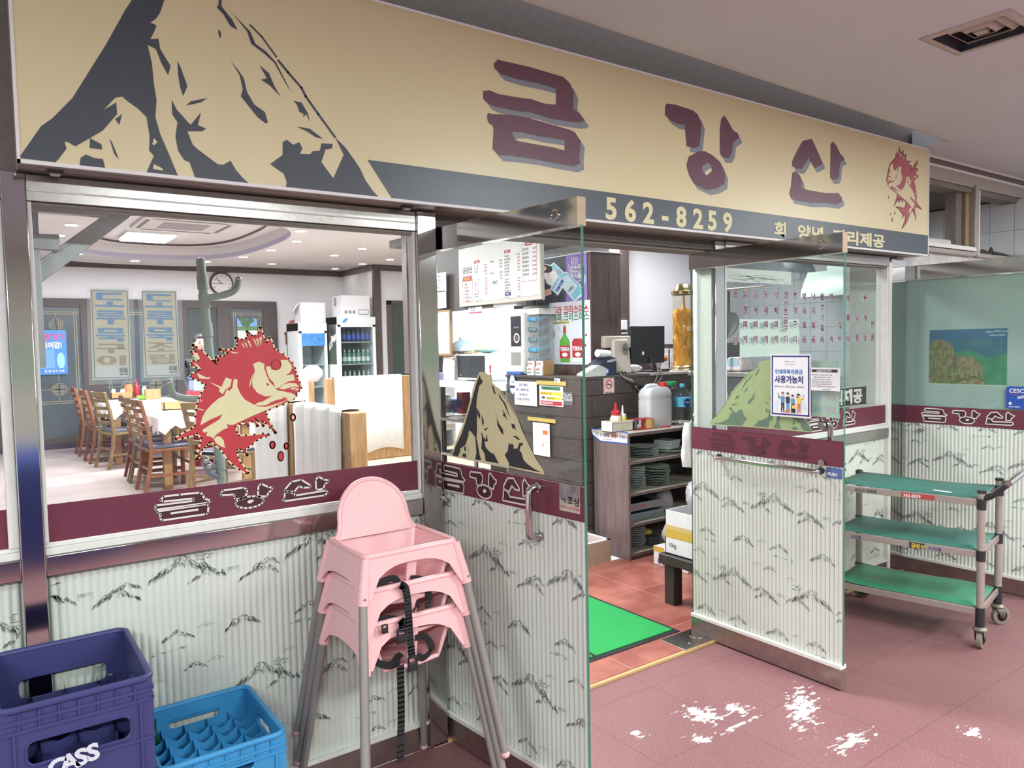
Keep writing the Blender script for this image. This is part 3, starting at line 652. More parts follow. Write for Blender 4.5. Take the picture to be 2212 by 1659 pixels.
for grp in ([(L1, ()), (L2, (H2,))], [(G1, ()), (G2, ()), (G3, (GH,))], [(S1, ()), (S2, ()), (S3, ())]):
    l = MB()
    for k, (P, H) in enumerate(grp):
        sh = lambda Q: [(a+.024, b_-.022) for a, b_ in Q]
        l.poly(FS, sh(P), SG, .001, [sh(h) for h in H]); l.poly(FS, P, SM, .0022, H)
    l.build('big_letter', sg)
n = MB(); a0 = FS.px(1303, 470); a1 = FS.px(1588, 500)
hz = zb-SZ0
w0 = glyphs('562-8259', .03, 'LEFT'); ww = max(x for x, y in w0[0])
for ch, px_ in zip('562-8259', (1320, 1361, 1400, 1436, 1471, 1507, 1538, 1571)):
    n.text(FS, ch, FS.px(px_, 470)[0], SZ0+hz*.16, hz*.95, CREAM, .0022, .035, 'CENTER', 1.12)
n.build('phone_number', sg)
n = MB()
def sign_word(s, xpix0, xpix1, z0, size):
    p0, p1 = FS.px(xpix0, 520)[0], FS.px(xpix1, 520)[0]; g = glyphs(s, .035, 'LEFT'); wd = max(x for x, y in g[0])
    n.text(FS, s, p0, z0, size, CREAM, .0022, .035, wx=(p1-p0)/(wd*size))
sign_word('회', 1671, 1697, SZ0+hz*.22, hz*.62); sign_word('양념', 1721, 1777, SZ0+hz*.22, hz*.62); sign_word('자리제공', 1798, 1910, SZ0+hz*.22, hz*.62)
n.build('small_lettering', sg)
for x, w in ((FS.px(125, 372)[0], 'above the left end of the fish window'), (FS.px(900, 456)[0], 'above the post beside the left door')):
    o = MB().bx(x-.02, x+.02, -.09, -.06, SZ0-.006, SZ0+.004, M('clip_metal', 92, 92, 94, rough=.4, metal=.6)).bx(x-.012, x+.012, -.083, -.067, SZ0-.011, SZ0-.005, ALU)
    tag(o.build('sign_clip', bevel=.001, loc=(x, -.07, SZ0)), 'small metal clip under the sign box '+w, 'clip')

# ------------------------------------------------------------------ the red fish
KF = (4.3667, (380, 680))
FISH = [(1180,690),(1165,640),(1140,580),(1125,540),(1120,505),(1095,455),(1060,415),(1010,375),(960,345),(925,325),(910,270),(880,215),(865,265),(845,262),(830,235),(815,180),(797,120),(785,170),(745,205),(715,200),(690,180),(668,155),(680,190),(665,225),(620,240),(580,228),(560,215),(585,250),(580,290),(560,320),(520,335),(470,335),(410,325),(450,345),(488,352),(490,370),(460,392),(420,397),(375,400),(405,420),(400,440),(365,432),(385,462),(400,482),(340,440),(290,385),(240,340),(190,310),(158,283),(175,320),(195,352),(140,350),(155,372),(200,400),(228,412),(215,442),(165,430),(148,455),(150,480),(195,495),(238,515),(212,532),(190,545),(145,560),(140,585),(165,597),(215,612),(250,640),(288,660),(275,690),(245,740),(225,790),(205,840),(195,900),(190,960),(185,1050),(150,1080),(90,1110),(40,1140),(0,1165),(0,1178),(60,1157),(110,1147),(170,1132),(200,1112),(245,1160),(235,1210),(225,1260),(210,1310),(197,1365),(218,1330),(242,1270),(270,1247),(290,1225),(310,1200),(335,1190),(370,1225),(420,1260),(450,1300),(490,1360),(540,1410),(600,1455),(660,1490),(680,1495),(650,1450),(610,1400),(580,1350),(570,1300),(572,1267),(610,1262),(640,1292),(675,1325),(645,1272),(680,1245),(720,1215),(760,1180),(800,1155),(850,1145),(875,1130),(820,1125),(740,1135),(660,1145),(592,1145),(570,1110),(556,1052),(600,1027),(640,1002),(665,1027),(680,1050),(690,988),(720,1002),(770,1050),(742,967),(780,1000),(825,1050),(807,987),(850,1020),(890,1060),(940,1115),(900,1050),(870,990),(850,940),(838,910),(880,890),(950,862),(1010,842),(1060,817),(1110,792),(1135,762),(1130,742),(1160,715)]
FC = [  # pale areas lying over the red
 [(545,605),(580,610),(578,680),(610,750),(650,800),(720,840),(770,862),(850,868),(980,828),(1060,800),(1040,812),(840,903),(700,962),(540,1038),(500,1038),(478,1028),(490,1065),(440,1085),(380,1130),(350,1168),(330,1150),(280,1140),(298,1105),(260,1112),(248,1085),(410,985),(438,938),(330,985),(228,1042),(250,960),(285,900),(340,840),(400,790),(455,762),(480,700),(500,720),(530,690)],
 [(725,465),(780,440),(835,465),(830,500),(850,560),(880,630),(915,665),(955,712),(1010,722),(1080,735),(1115,750),(1130,770),(1100,802),(1060,815),(1050,800),(1020,788),(950,803),(900,822),(850,852),(790,855),(740,850),(770,830),(830,812),(870,785),(910,765),(840,770),(765,735),(722,680),(715,620),(742,545),(740,510)],
 [(845,490),(890,485),(900,515),(940,525),(985,500),(995,460),(985,425),(1050,425),(1085,470),(1095,500),(1075,545),(1030,572),(1105,560),(1122,618),(1060,628),(1000,660),(965,690),(935,690),(920,640),(880,600),(860,550)],
 [(970,695),(1010,657),(1070,642),(1130,647),(1162,680),(1110,677),(1060,690),(1010,705)], [(1075,692),(1110,684),(1150,692),(1158,702),(1135,720),(1090,707)],
 [(470,590),(525,610),(510,680),(470,700),(440,750),(405,720),(410,692),(312,632),(430,680),(445,640)], [(358,1170),(385,1145),(420,1150),(450,1185),(455,1225),(465,1255),(420,1240),(372,1205)],
 [(725,220),(745,235),(770,315),(750,280)], [(755,225),(775,225),(785,305),(772,280)], [(785,215),(808,205),(800,300),(793,260)], [(670,240),(690,245),(715,310),(700,300)], [(612,265),(630,275),(650,310),(640,310)], [(640,260),(660,265),(680,315),(668,305)],
 [(515,345),(560,355),(590,350),(570,365),(530,362)], [(160,352),(200,362),(225,408),(215,430),(175,400)], [(165,455),(190,460),(240,510),(215,510)], [(195,548),(290,592),(325,585),(310,605),(220,600)], [(220,785),(250,820),(235,820)], [(205,880),(260,895),(260,905),(205,892)],
 [(740,545),(720,590),(705,650),(695,680),(688,680),(700,620),(722,565)]]
FR_ = [[(905,475),(918,450),(935,458),(930,480),(950,485),(958,465),(975,460),(970,490),(950,510),(925,505)], [(845,640),(870,650),(880,662),(862,672)], [(1090,702),(1140,700),(1130,712),(1100,708)], [(1000,775),(1060,785),(1040,790),(1005,785)]]
FW = Fr((0, 0, 0), (1, 0, 0))
FP = lambda P: FW.pts(P, *KF)
def fish(fr, tf, line, red, pale, c, parent=None, name='fish_sticker', w=.012, halo=True):
    o = MB(); t = lambda P: [tf(*p) for p in P]
    body = t(FP(FISH))
    if halo: o.stroke(fr, body, w, pale, c, True)
    o.poly(fr, body, red, c+.0006)
    for P in FC: o.poly(fr, t(FP(P)), pale, c+.0012)
    if halo is False: o.stroke(fr, body, w, red, c+.0006, True)
    for P in FR_: o.poly(fr, t(FP(P)), red, c+.0018)
    ring = [(942+46*cos(2*pi*i/18), 473+46*sin(2*pi*i/18)) for i in range(18)]
    o.stroke(fr, t(FP(ring)), w*.28, red, c+.0018, True)
    for x, y, rx, ry, hole in ((1103, 968, 17, 28, 1), (910, 1228, 18, 28, 0), (1040, 1238, 13, 24, 0), (988, 1335, 20, 38, 0)):
        e = [(x+rx*cos(2*pi*i/16), y+ry*sin(2*pi*i/16)) for i in range(16)]
        if halo: o.stroke(fr, t(FP(e)), w*.9, pale, c, True)
        o.poly(fr, t(FP(e)), red, c+.0006)
        if hole: o.poly(fr, t(FP([(x+(p-x)*.6, y+(q_-y)*.6) for p, q_ in e])), pale, c+.0012)
    return o
o = fish(FW, lambda a, b_: (a, b_), 0, RED, CREAM, .0008, w=.0105)
tag(o.build('fish_sticker', loc=(.85, 0, 1.35)), 'large red fish sticker with cream outline on the front window', 'sticker')
# the same fish stands on its tail at the right end of the sign: fit by two points (mouth, tail tip), mirrored
pm, pt = FP([(1180, 690)])[0], FP([(660, 1490)])[0]
sm, st = FS.px(1600+1580/5.027, 280+545/5.027), FS.px(1600+1755/5.027, 280+1070/5.027)
vm, vs_ = (pm[0]-pt[0], pm[1]-pt[1]), (sm[0]-st[0], sm[1]-st[1])
# third anchor: tip of the dorsal fin
pd, sd = FP([(797, 120)])[0], FS.px(1600+1722/5.027, 280+190/5.027)
A = Matrix(((pm[0]-pt[0], pm[1]-pt[1]), (pd[0]-pt[0], pd[1]-pt[1])))
B = Matrix(((sm[0]-st[0], sm[1]-st[1]), (sd[0]-st[0], sd[1]-st[1])))
T2 = A.inverted() @ B
def tfs(a, b_): d = V((a-pt[0], b_-pt[1])); return (st[0]+d.x*T2[0][0]+d.y*T2[1][0], st[1]+d.x*T2[0][1]+d.y*T2[1][1])
fish(FS, tfs, 0, M('sign_fish_red', 172, 84, 96, rough=.4), MATS['sign_cream_face'], .0012, halo=False, w=.004).build('fish_print', sg)

# ------------------------------------------------------------------ mountain stickers on the doors
KM = (3.77, (900, 780))
MOUT = [(300,770),(325,680),(410,470),(470,250),(490,170),(528,90),(550,92),(570,95),(600,118),(620,110),(632,180),(660,210),(705,240),(760,335),(825,440),(872,570),(925,680),(985,800),(1040,880),(1050,918),(900,887),(680,837),(480,802)]
MDK = [[(303,768),(330,690),(380,590),(415,480),(455,345),(475,270),(500,185),(528,108),(533,140),(550,158),(545,180),(522,200),(512,250),(503,300),(500,345),(497,372),(505,420),(503,520),(505,560),(500,620),(515,700),(525,760),(540,805),(490,800),(500,740),(495,680),(490,620),(470,590),(445,562),(425,590),(440,580),(430,620),(410,680),(385,700),(365,712),(370,730),(345,782)],
 [(385,775),(390,750),(415,752),(418,785)], [(398,700),(412,690),(415,735),(400,725)], [(428,680),(440,750),(432,720)], [(500,372),(530,430),(528,475),(510,440)], [(540,430),(560,490),(555,530),(545,500)],
 [(535,570),(560,620),(575,640),(585,590),(590,640),(600,635),(590,650),(565,655),(575,700),(600,730),(635,755),(640,748),(660,790),(682,832),(575,812),(565,750),(540,710),(545,620)], [(560,555),(600,535),(575,565)],
 [(648,388),(665,450),(680,500),(715,555),(722,600),(700,580),(670,520),(668,470)], [(622,190),(640,210),(658,270),(645,265),(630,220)], [(660,210),(680,260),(710,310),(735,340),(775,460),(760,430),(720,340),(690,300),(675,250)],
 [(712,390),(735,430),(755,490),(740,460),(712,440),(722,430)], [(782,505),(810,515),(825,570),(812,545),(795,550)], [(795,605),(830,612),(858,640),(840,640)],
 [(765,660),(775,680),(790,668),(805,690),(800,710),(835,710),(850,665),(880,662),(875,685),(858,690),(850,730),(865,740),(885,805),(920,840),(970,875),(1030,905),(765,852),(765,830),(730,760),(755,730)]]
MRG = [(700,245),(760,340),(840,470),(900,620),(990,800),(1035,872)]
def mountain(fr, tf, pale, dark, c, s_=1, dc=.0008):
    o = MB(); t = lambda P: [tf(*p) for p in F1.pts(P, *KM)]
    if s_ > 0:
        o.poly(fr, t(MOUT), pale, c)
        for P in MDK: o.poly(fr, t(P), dark, c+dc)
        o.stroke(fr, t(MRG), .005, dark, c+dc); o.stroke(fr, t(MOUT), .004, pale, c+dc*1.6, True)
    return o
ident = lambda a, b_: (a, b_)
tag(mountain(F1, ident, CREAM, DECALK, .007).build('mountain_sticker', loc=F1.p(.4, 1.3, .007)), 'black and cream mountain sticker on the left glass door', 'sticker')
E2 = [tuple(F1.pts([p], *KM)[0]) for p in MOUT]; ea = min(a for a, b_ in E2)
# on the second door the print faces outward, so its back shows through the glass
tb = lambda a, b_: (.87-(.16+(a-ea)*1.13), b_)
o = mountain(fb, lambda a, b_: (tb(a, b_)[0], b_), M('back_of_cream_vinyl', 196, 204, 150, rough=.5), M('back_of_dark_vinyl', 128, 146, 128, rough=.5), -.0066, 1, .0004)
tag(o.build('mountain_sticker', loc=F2.p(.4, 1.3, .007)), 'mountain sticker seen from behind in pale green on the right glass door', 'sticker')
# ------------------------------------------------------------------ papers, stickers and lettering fixed to the glass
KS = (6.914, (180, 600)); FI = Fr((0, .02, 0), (1, 0, 0))
BLUE = M('sign_blue', 72, 150, 204, rough=.6); TAN = M('sign_tan', 164, 148, 116, rough=.6); PALEY = M('pale_yellow_paper', 226, 216, 186, rough=.7, var=.02)
WPAP = M('pale_green_white_paper', 226, 234, 228, rough=.7, var=.02); LAM = film('clear_laminate', srgb(214, 222, 226), .28)
DO = [[(187,218),(580,230),(580,258),(288,252),(288,318),(583,320),(583,345),(215,332),(190,315)], [(345,355),(440,358),(442,408),(612,412),(612,440),(168,430),(168,402),(345,405)],
 [(202,485),(592,490),(605,588),(225,580),(205,560)], [(187,595),(622,600),(625,626),(187,620)], [(360,625),(457,625),(458,700),(362,697)],
 [(187,850),(625,852),(625,880),(187,876)], [(365,880),(465,880),(465,893),(603,895),(605,955),(508,952),(508,918),(220,915),(220,893),(365,893)]]
MUK = ([(215,745),(595,748),(600,835),(225,830),(217,810)], [(312,775),(500,780),(503,808),(314,806)])
GU = [[(217,985),(605,985),(605,1050),(580,1062),(500,1055),(510,1010),(217,1003)], [(187,1048),(640,1048),(640,1066),(187,1066)], [(365,1066),(465,1066),(465,1128),(367,1126)], [(540,1160),(635,1160),(638,1308),(540,1305)]]
JO = [[(975,965),(1340,965),(1345,985),(1200,988),(1230,1015),(1355,1035),(1330,1048),(1240,1040),(1180,1020),(1155,1020),(1090,1045),(1000,1055),(968,1040),(1050,1020),(1110,988),(975,985)], [(1120,1050),(1205,1052),(1205,1085),(1370,1085),(1370,1100),(955,1108),(955,1090),(1120,1088)],
 [(985,1150),(1230,1148),(1230,1190),(1080,1192),(1080,1200),(1265,1198),(1265,1218),(1000,1222),(985,1205),(985,1180),(1130,1178),(1130,1165),(985,1168)], [(1280,1138),(1365,1138),(1367,1225),(1280,1225)]]
def strip_sign(B):
    f = (lambda P: [(940+(x-187)*.935, 237+(y-218)*.954) for x, y in P]) if B else (lambda P: P)
    quad = [(880,185),(1395,190),(1445,1470),(905,1490)] if B else [(100,160),(672,170),(727,1500),(140,1530)]
    lam = [(815,150),(1460,165),(1510,1520),(855,1560)] if B else [(45,130),(745,150),(785,1570),(80,1600)]
    fill = [(895,220),(1375,225),(1430,1300),(930,1305)] if B else [(130,205),(650,215),(690,1310),(160,1325)]
    line = [(875,208),(1372,215),(1428,1448),(940,1468)] if B else [(122,190),(655,205),(697,1482),(172,1500)]
    t = thing('paper_sign', 'paper strip sign for braised fish taped inside the front window, right of its twin' if B else 'paper strip sign for grilled fish taped inside the front window, nearest the steel post', 'sign', (.5 if B else .3, .02, 1.3))
    MB().poly(FI, FI.pts(quad, *KS)[::-1], WPAP, 0, (), .001).poly(FI, FI.pts(fill, *KS)[::-1], PALEY, .0006).stroke(FI, FI.pts(line, *KS), .0022, M('sign_line_green', 74, 96, 92), .0012, True).build('sheet', t)
    k = MB()
    for P in DO: k.poly(FI, FI.pts(f(P), *KS), BLUE, .0014)
    k.poly(FI, FI.pts(f(MUK[0]), *KS), BLUE, .0014, [FI.pts(f(MUK[1]), *KS)])
    for ln in ([(215,520),(495,524)], [(305,553),(600,560)]): k.stroke(FI, FI.pts(f(ln), *KS), .0022, PALEY, .002)
    if B:
        for P in JO: k.poly(FI, FI.pts(P, *KS), TAN, .0014)
        k.poly(FI, FI.pts([(1018,1235),(1370,1235),(1370,1280),(1025,1290),(1020,1260)], *KS), TAN, .0014, [FI.pts([(1110,1245),(1275,1245),(1275,1262),(1112,1266)], *KS)])
    else:
        for P in GU: k.poly(FI, FI.pts(P, *KS), TAN, .0014)
        e = [(352+150*cos(q), 1232+66*sin(q)) for q in (2*pi*i/24 for i in range(24))]; h = [(352+54*cos(q), 1232+48*sin(q)) for q in (2*pi*i/24 for i in range(24))]
        k.poly(FI, FI.pts(e, *KS), TAN, .0014, [FI.pts(h, *KS)])
    p0 = FI.pts([(1282,1420) if B else (542,1452)], *KS)[0]; p1 = FI.pts([(1402,1300) if B else (668,1330)], *KS)[0]
    k.text(FI, '만원', p0[0], p0[1]+.002, (p1[1]-p0[1])*1.02, M('sign_dark_green_ink', 44, 62, 50), .0014, .03, wx=(p1[0]-p0[0])/((p1[1]-p0[1])*1.9))
    k.build('lettering', t)
    MB().poly(FI, FI.pts(lam, *KS)[::-1], LAM, .004).build('tape_film', t)
strip_sign(False); strip_sign(True)

# dish names on the right window
t = thing('menu_lettering', 'rows of small maroon dish names stuck on the right front window', 'lettering', (4.0, 0, 1.7))
cols = [(490, '백385 반880'), (600, '된385 장545 찌710 게870'), (712, '김385 치550 찌710 게870'), (825, '동385 태550 찌710 게870'), (935, '부388 대552 찌710 게870'),
        (1040, '생385 선485 조572 림665 구755 이865'), (1140, '조400 개555 구705 이870'), (1240, '제408 육560 볶712 음868'), (1338, '낙412 지560 볶712 음868'), (1435, '불410 고525 기635 볶745 음865'),
        (1535, '백412 숙862'), (1622, '리712 탕860'), (1715, '해420 물630 탕862'), (1812, '탕640 찜850'), (1900, '꽃415 게635 탕852'), (1980, '전705 골845')]
w_, k_ = MB(), MB(); LM = M('menu_letter_maroon', 118, 38, 78, rough=.5)
for cx, s in cols:
    for tok in s.split():
        x, z = FRW.pts([(cx, float(tok[1:]))], 5.027, (1490, 560))[0]; sz = .046
        w_.text(FRW, tok[0], x-sz*.5, z-sz*.38, sz, WHITE, .0022, .06); k_.text(FRW, tok[0], x-sz*.5, z-sz*.38, sz, LM, .003, .022)
x, z = FRW.pts([(1818, 745)], 5.027, (1490, 560))[0]; w_.ell(FRW, x, z, .006, .012, WHITE, .0022); k_.ell(FRW, x, z, .003, .007, LM, .003)
w_.build('white_outline', t); k_.build('lettering', t)
def sheet(name, label, cat, fr, a0, b0, a1, b1, m=PAPER, c=0, th=.001):
    o = thing(name, label, cat, fr.p((a0+a1)/2, b0, c)); MB().rect(fr, a0, b0, a1, b1, m, c, th).build('sheet', o); return o
s = sheet('paper_notice', 'blank pale sheet taped behind the dish names on the right front window', 'notice', FI, 3.395, 1.498, 3.942, 1.705, M('back_of_sheet', 214, 228, 222, rough=.8, var=.02))
q = [FI.px(1562, 578), FI.px(1709, 615)]
s = sheet('map_sheet', 'white line-drawn sheet at the top left of the right front window', 'notice', FI, q[0][0], q[1][1], q[1][0], q[0][1], WPAP)
k = MB()
for i in range(16):
    x, z = RNG.uniform(q[0][0]+.12, q[1][0]-.1), RNG.uniform(q[1][1]+.01, q[0][1]-.03); k.stroke(FI, [(x-.09, z), (x, z+RNG.uniform(-.01, .015)), (x+.08, z+RNG.uniform(-.02, .02))], .003, M('map_grey_line', 176, 184, 182), .0008)
k.build('line_drawing', s)
a = [FI.px(1800, 838), FI.px(1872, 870)]
s = sheet('black_sign', 'black strip sign with white lettering in the right front window', 'sign', Fr((0, .03, 0), (1, 0, 0)), 4.16, 1.158, 4.69, 1.284, M('sign_black', 42, 52, 48, rough=.5))
k = MB(); f3 = Fr((0, .03, 0), (1, 0, 0)); k.text(f3, '자리제공', 4.2, 1.185, .096, OFFW, .001, .045, wx=1.24)
k.stroke(f3, [(4.163, 1.161), (4.687, 1.161), (4.687, 1.281), (4.163, 1.281)], .004, OFFW, .001, True); k.build('lettering', s)

# poster on the inside of the second door (frame fb: from hinge towards free edge)
NAVY = M('navy_ink', 52, 48, 118, rough=.5); PBLUE = M('poster_blue', 62, 126, 206, rough=.5); ORG = M('poster_orange', 222, 116, 56, rough=.6); YEL = M('poster_yellow', 236, 196, 74, rough=.6)
SKIN = M('poster_skin', 232, 188, 166, rough=.6); TEAL = M('poster_teal', 92, 150, 182, rough=.6)
P0, P1, PZ0, PZ1 = .502, .703, 1.234, 1.516; pc = .008
s = sheet('support_fund_poster', 'white poster with navy border and drawn family on the right glass door', 'poster', fb, P0-.006, PZ0-.008, P1+.006, PZ1+.007, WHITE, pc)
k = MB(); W_, H_ = P1-P0, PZ1-PZ0; xy = lambda u_, v_: (P0+u_*W_, PZ0+v_*H_)
for q in ((0, 0, 1, .025), (0, .975, 1, 1), (0, 0, .035, 1), (.965, 0, 1, 1)): k.rect(fb, *xy(q[0], q[1]), *xy(q[2], q[3]), NAVY, pc+.0006)
k.text(fb, '민생회복지원금', *xy(.09, .70), .0235, PBLUE, pc+.0008, .03, wx=.98); k.text(fb, '사용가능처', *xy(.08, .55), .038, NAVY, pc+.0008, .03, wx=.89)
for i in range(2): k.stroke(fb, [xy(.34+.02*i, .9-.045*i), xy(.42, .91-.045*i), xy(.5, .89-.045*i), xy(.62, .9-.045*i)], .0012, INK, pc+.0008)
for i, t_ in enumerate(('신용·체크카드', '지역사랑카드', '선불카드')):
    a_ = xy(.09+.3*i, .465); k.stroke(fb, [a_, (a_[0]+.008, a_[1]), (a_[0]+.008, a_[1]+.008), (a_[0], a_[1]+.008)], .0008, INK, pc+.0008, True)
    k.stroke(fb, [(a_[0]+.001, a_[1]+.004), (a_[0]+.004, a_[1]+.001), (a_[0]+.01, a_[1]+.011)], .0012, INK, pc+.0009); k.text(fb, t_, a_[0]+.011, a_[1]+.001, .0075, INK, pc+.0008, .01)
k.build('lettering', s)
k = MB()
k.ell(fb, *xy(.13, .16), .012, .026, M('poster_pale_blue', 206, 224, 234), pc+.0006); k.ell(fb, *xy(.85, .16), .012, .026, MATS['poster_pale_blue'], pc+.0006)
def figure(u_, top, legs, hair, h, arm=0, long=0):
    x, z0 = xy(u_, .045)
    k.poly(fb, [(x-.009, z0), (x-.004, z0), (x, z0+h*.4), (x+.004, z0), (x+.009, z0), (x+.008, z0+h*.5), (x-.008, z0+h*.5)], legs, pc+.001)
    k.poly(fb, [(x-.009, z0+h*.46), (x+.009, z0+h*.46), (x+.011, z0+h*.76), (x-.011, z0+h*.76)], top, pc+.0012)
    if arm: k.stroke(fb, [(x+arm*.009, z0+h*.74), (x+arm*.021, z0+h*.68), (x+arm*.024, z0+h*.88)], .005, top, pc+.0011); k.ell(fb, x+arm*.024, z0+h*.9, .003, .004, SKIN, pc+.0013)
    k.ell(fb, x, z0+h*.86, .006, .009, SKIN, pc+.0014); k.ell(fb, x, z0+h*.93, .0065, .005, hair, pc+.0016)
    if long: k.ell(fb, x-.004, z0+h*.82, .008, .016, hair, pc+.001)
figure(.3, TEAL, INK, M('poster_brown', 110, 72, 60), .1, -1); figure(.44, M('poster_dark_blue', 44, 52, 78), MATS['poster_teal'], INK, .098); figure(.57, TEAL, INK, INK, .088); figure(.73, YEL, ORG, INK, .094, 1, 1)
figure(.6, YEL, INK, MATS['poster_brown'], .045); k.ell(fb, *xy(.45, .08), .009, .006, ORG, pc+.0018); k.ell(fb, *xy(.4, .06), .006, .005, ORG, pc+.0018)
k.build('drawn_family', s)
s = sheet('contact_card', 'white card listing phone numbers beside the poster on the right glass door', 'notice', fb, .706, 1.357, .853, 1.462, WHITE, pc)
k = MB(); k.rect(fb, .715, 1.441, .842, 1.454, INK, pc+.0006); k.text(fb, '시설물 운영 연락처', .738, 1.4435, .0095, WHITE, pc+.0009, .02)
for i, t_ in enumerate(('• 공사(주간)  031-560-5143 / 5145', '      (야간)  031-560-5107 / 5108', '• 현 대 일  031-560-5110 (주.야)', '• 중앙관제실  031-560-5152 (주.야)', '• 수 산 2 동  031-550-0218 (주.야)', '• 승강기 점검업체  031-594-6340 (주.야)')):
    k.text(fb, t_, .712, 1.426-.0105*i, .0085, INK, pc+.0006, .005, wx=.86)
k.text(fb, '구리농수산물공사', .765, 1.361, .006, INK, pc+.0006, .005)
k.build('lettering', s)
s = sheet('faded_notice', 'faded pale sheet taped under the contact card on the right glass door', 'notice', fb, .703, 1.235, .84, 1.492, M('faded_paper', 206, 226, 212, rough=.8, var=.03), -.0095)
k = MB()
for i in range(3):
    for j in range(2): k.rect(fb, .71+.065*j, 1.255+.06*i, .755+.065*j, 1.285+.06*i, M('faded_blue_print', 186, 206, 214) if j == 0 else M('faded_pink_print', 210, 206, 206), -.0088)
k.build('faded_print', s)
s = thing('direction_sticker', 'small blue and white sticker at the free edge of the right door', 'sticker', fb.p(.84, .98, .008)); e = [fb.px(1797, 1012), fb.px(1821, 1030)]
MB().rect(fb, .79, .965, .866, 1.012, M('sticker_blue', 84, 104, 160, rough=.4), .0088, .001).build('sheet', s); MB().text(fb, 'PUSH', .797, .975, .02, WHITE, .0095, .04, wx=.95).build('lettering', s)
# left door: worn caution sticker; clear bumper
c4 = [F1.px(1212, 1042), F1.px(1257, 1110)]
s = sheet('caution_sticker', 'worn caution sticker with peeled grey top on the left glass door', 'sticker', F1, c4[0][0], c4[1][1], c4[1][0], c4[0][1], M('worn_sticker', 198, 190, 178, rough=.8, var=.2, scale=40), .009)
k = MB(); wd = c4[1][0]-c4[0][0]
k.rect(F1, c4[0][0], c4[0][1]-.055, c4[1][0], c4[0][1], M('peeled_sticker', 136, 128, 130, rough=.8, var=.35, scale=30), .0095)
k.text(F1, '조', c4[0][0]+wd*.4, c4[1][1]+.028, .03, INK, .0098, .03); k.text(F1, '심', c4[0][0]+wd*.7, c4[1][1]+.026, .03, INK, .0098, .03); k.text(F1, '손발', c4[0][0]+wd*.1, c4[1][1]+.03, .016, INK, .0098, .02, wx=.8)
k.text(F1, '문에 손을 다치지 않게 조심하세요!', c4[0][0]+.005, c4[1][1]+.009, .012, RED, .0098, .01, wx=.62); k.build('lettering', s)
k = F1.px(917, 893); tag(MB().rect(F1, .045, 1.31, .075, 1.335, M('clear_bumper', 214, 206, 186, rough=.3), .016, .012).build('door_bumper', bevel=.004, loc=F1.p(.06, 1.31, .01)), 'small beige bumper block near the hinge edge of the left door', 'bumper')
# third door: frosted sheet, landscape photograph, service sticker
def on3(z): return F3.px(*z)
SH = M('frosted_sheet', 176, 196, 190, rough=.45, var=.05, scale=2)
s = sheet('frosted_sheet', 'pale grey-green frosted sheet covering the inside of the third door pane', 'sheet', F3, .022, 1.12, .862, 1.96, SH, -.012)
a = [on3((2007, 712)), on3((2175, 710)), on3((2172, 832)), on3((2007, 828))]
x0, x1, z0, z1 = a[0][0], a[1][0], (a[2][1]+a[3][1])/2, (a[0][1]+a[1][1])/2
s = thing('landscape_picture', 'landscape photograph of a rocky peak above green hills on the third door', 'picture', F3.p((x0+x1)/2, z0, -.009))
MB().rect(F3, x0, z0-.008, x1, z1, M('picture_border', 206, 220, 210, rough=.5), -.010, .001).build('sheet', s)
k = MB(); u = lambda p: (x0+(p[0]-565)/(1415-565)*(x1-x0), z0+(960-p[1])/(960-385)*(z1-z0))
k.rect(F3, x0, z0, x1, z1, M('picture_sky_blue', 72, 112, 146, rough=.6, var=.12, scale=9), -.0094)
k.poly(F3, [u(p) for p in ((565,600),(800,480),(1100,470),(1250,520),(1415,500),(1415,700),(900,760),(565,760))], M('picture_far_hill', 66, 116, 132, rough=.6, var=.12, scale=12), -.009)
k.poly(F3, [u(p) for p in ((850,640),(1000,600),(1200,680),(1415,640),(1415,960),(850,960))], M('picture_green_hill', 74, 142, 108, rough=.6, var=.18, scale=14), -.0086)
k.poly(F3, [u(p) for p in ((565,560),(590,520),(640,490),(690,485),(730,510),(790,515),(830,570),(870,650),(910,680),(930,760),(940,960),(565,960))], M('picture_rock', 132, 132, 98, rough=.7, var=.35, scale=34), -.0082)
k.poly(F3, [u(p) for p in ((915,670),(1000,660),(1080,690),(1130,740),(1165,820),(1185,960),(915,960))], M('picture_rock_pale', 146, 138, 106, rough=.7, var=.35, scale=40), -.0079)
for i in range(26):
    a_ = RNG.uniform(580, 1150); b_ = RNG.uniform(560, 900) if a_ < 900 else RNG.uniform(740, 900)
    k.stroke(F3, [u((a_, b_)), u((a_+RNG.uniform(-8, 14), b_+RNG.uniform(50, 110)))], RNG.uniform(.003, .007), RNG.choice((M('picture_rock_light', 176, 170, 138), M('picture_rock_dark', 84, 90, 70))), -.0076, taper=True)
for i in range(22):
    a_ = RNG.uniform(570, 1180); k.ell(F3, *u((a_, RNG.uniform(865, 945))), RNG.uniform(.008, .018), RNG.uniform(.004, .009), RNG.choice((M('picture_leaf_green', 84, 124, 72), M('picture_leaf_red', 160, 108, 80), M('picture_leaf_green', 84, 124, 72))), -.0074)
for i in range(5): k.ell(F3, *u((1230+i*42, 425+RNG.uniform(-20, 30))), .024, .006, M('picture_cloud', 150, 182, 196), -.0088)
k.build('photo_print', s)
a0_, b0_ = on3((2174, 882)); b1_ = on3((2174, 834))[1]
s = thing('service_sticker', 'blue pest-control service sticker on the third door', 'sticker', F3.p(a0_+.07, b0_, .008))
rr = [(a0_+.07+x, (b0_+b1_)/2+y) for x, y in rrect(.14, b1_-b0_, .014)]
MB().poly(F3, rr, M('sticker_royal_blue', 40, 82, 168, rough=.35), .009, (), .001).build('sheet', s)
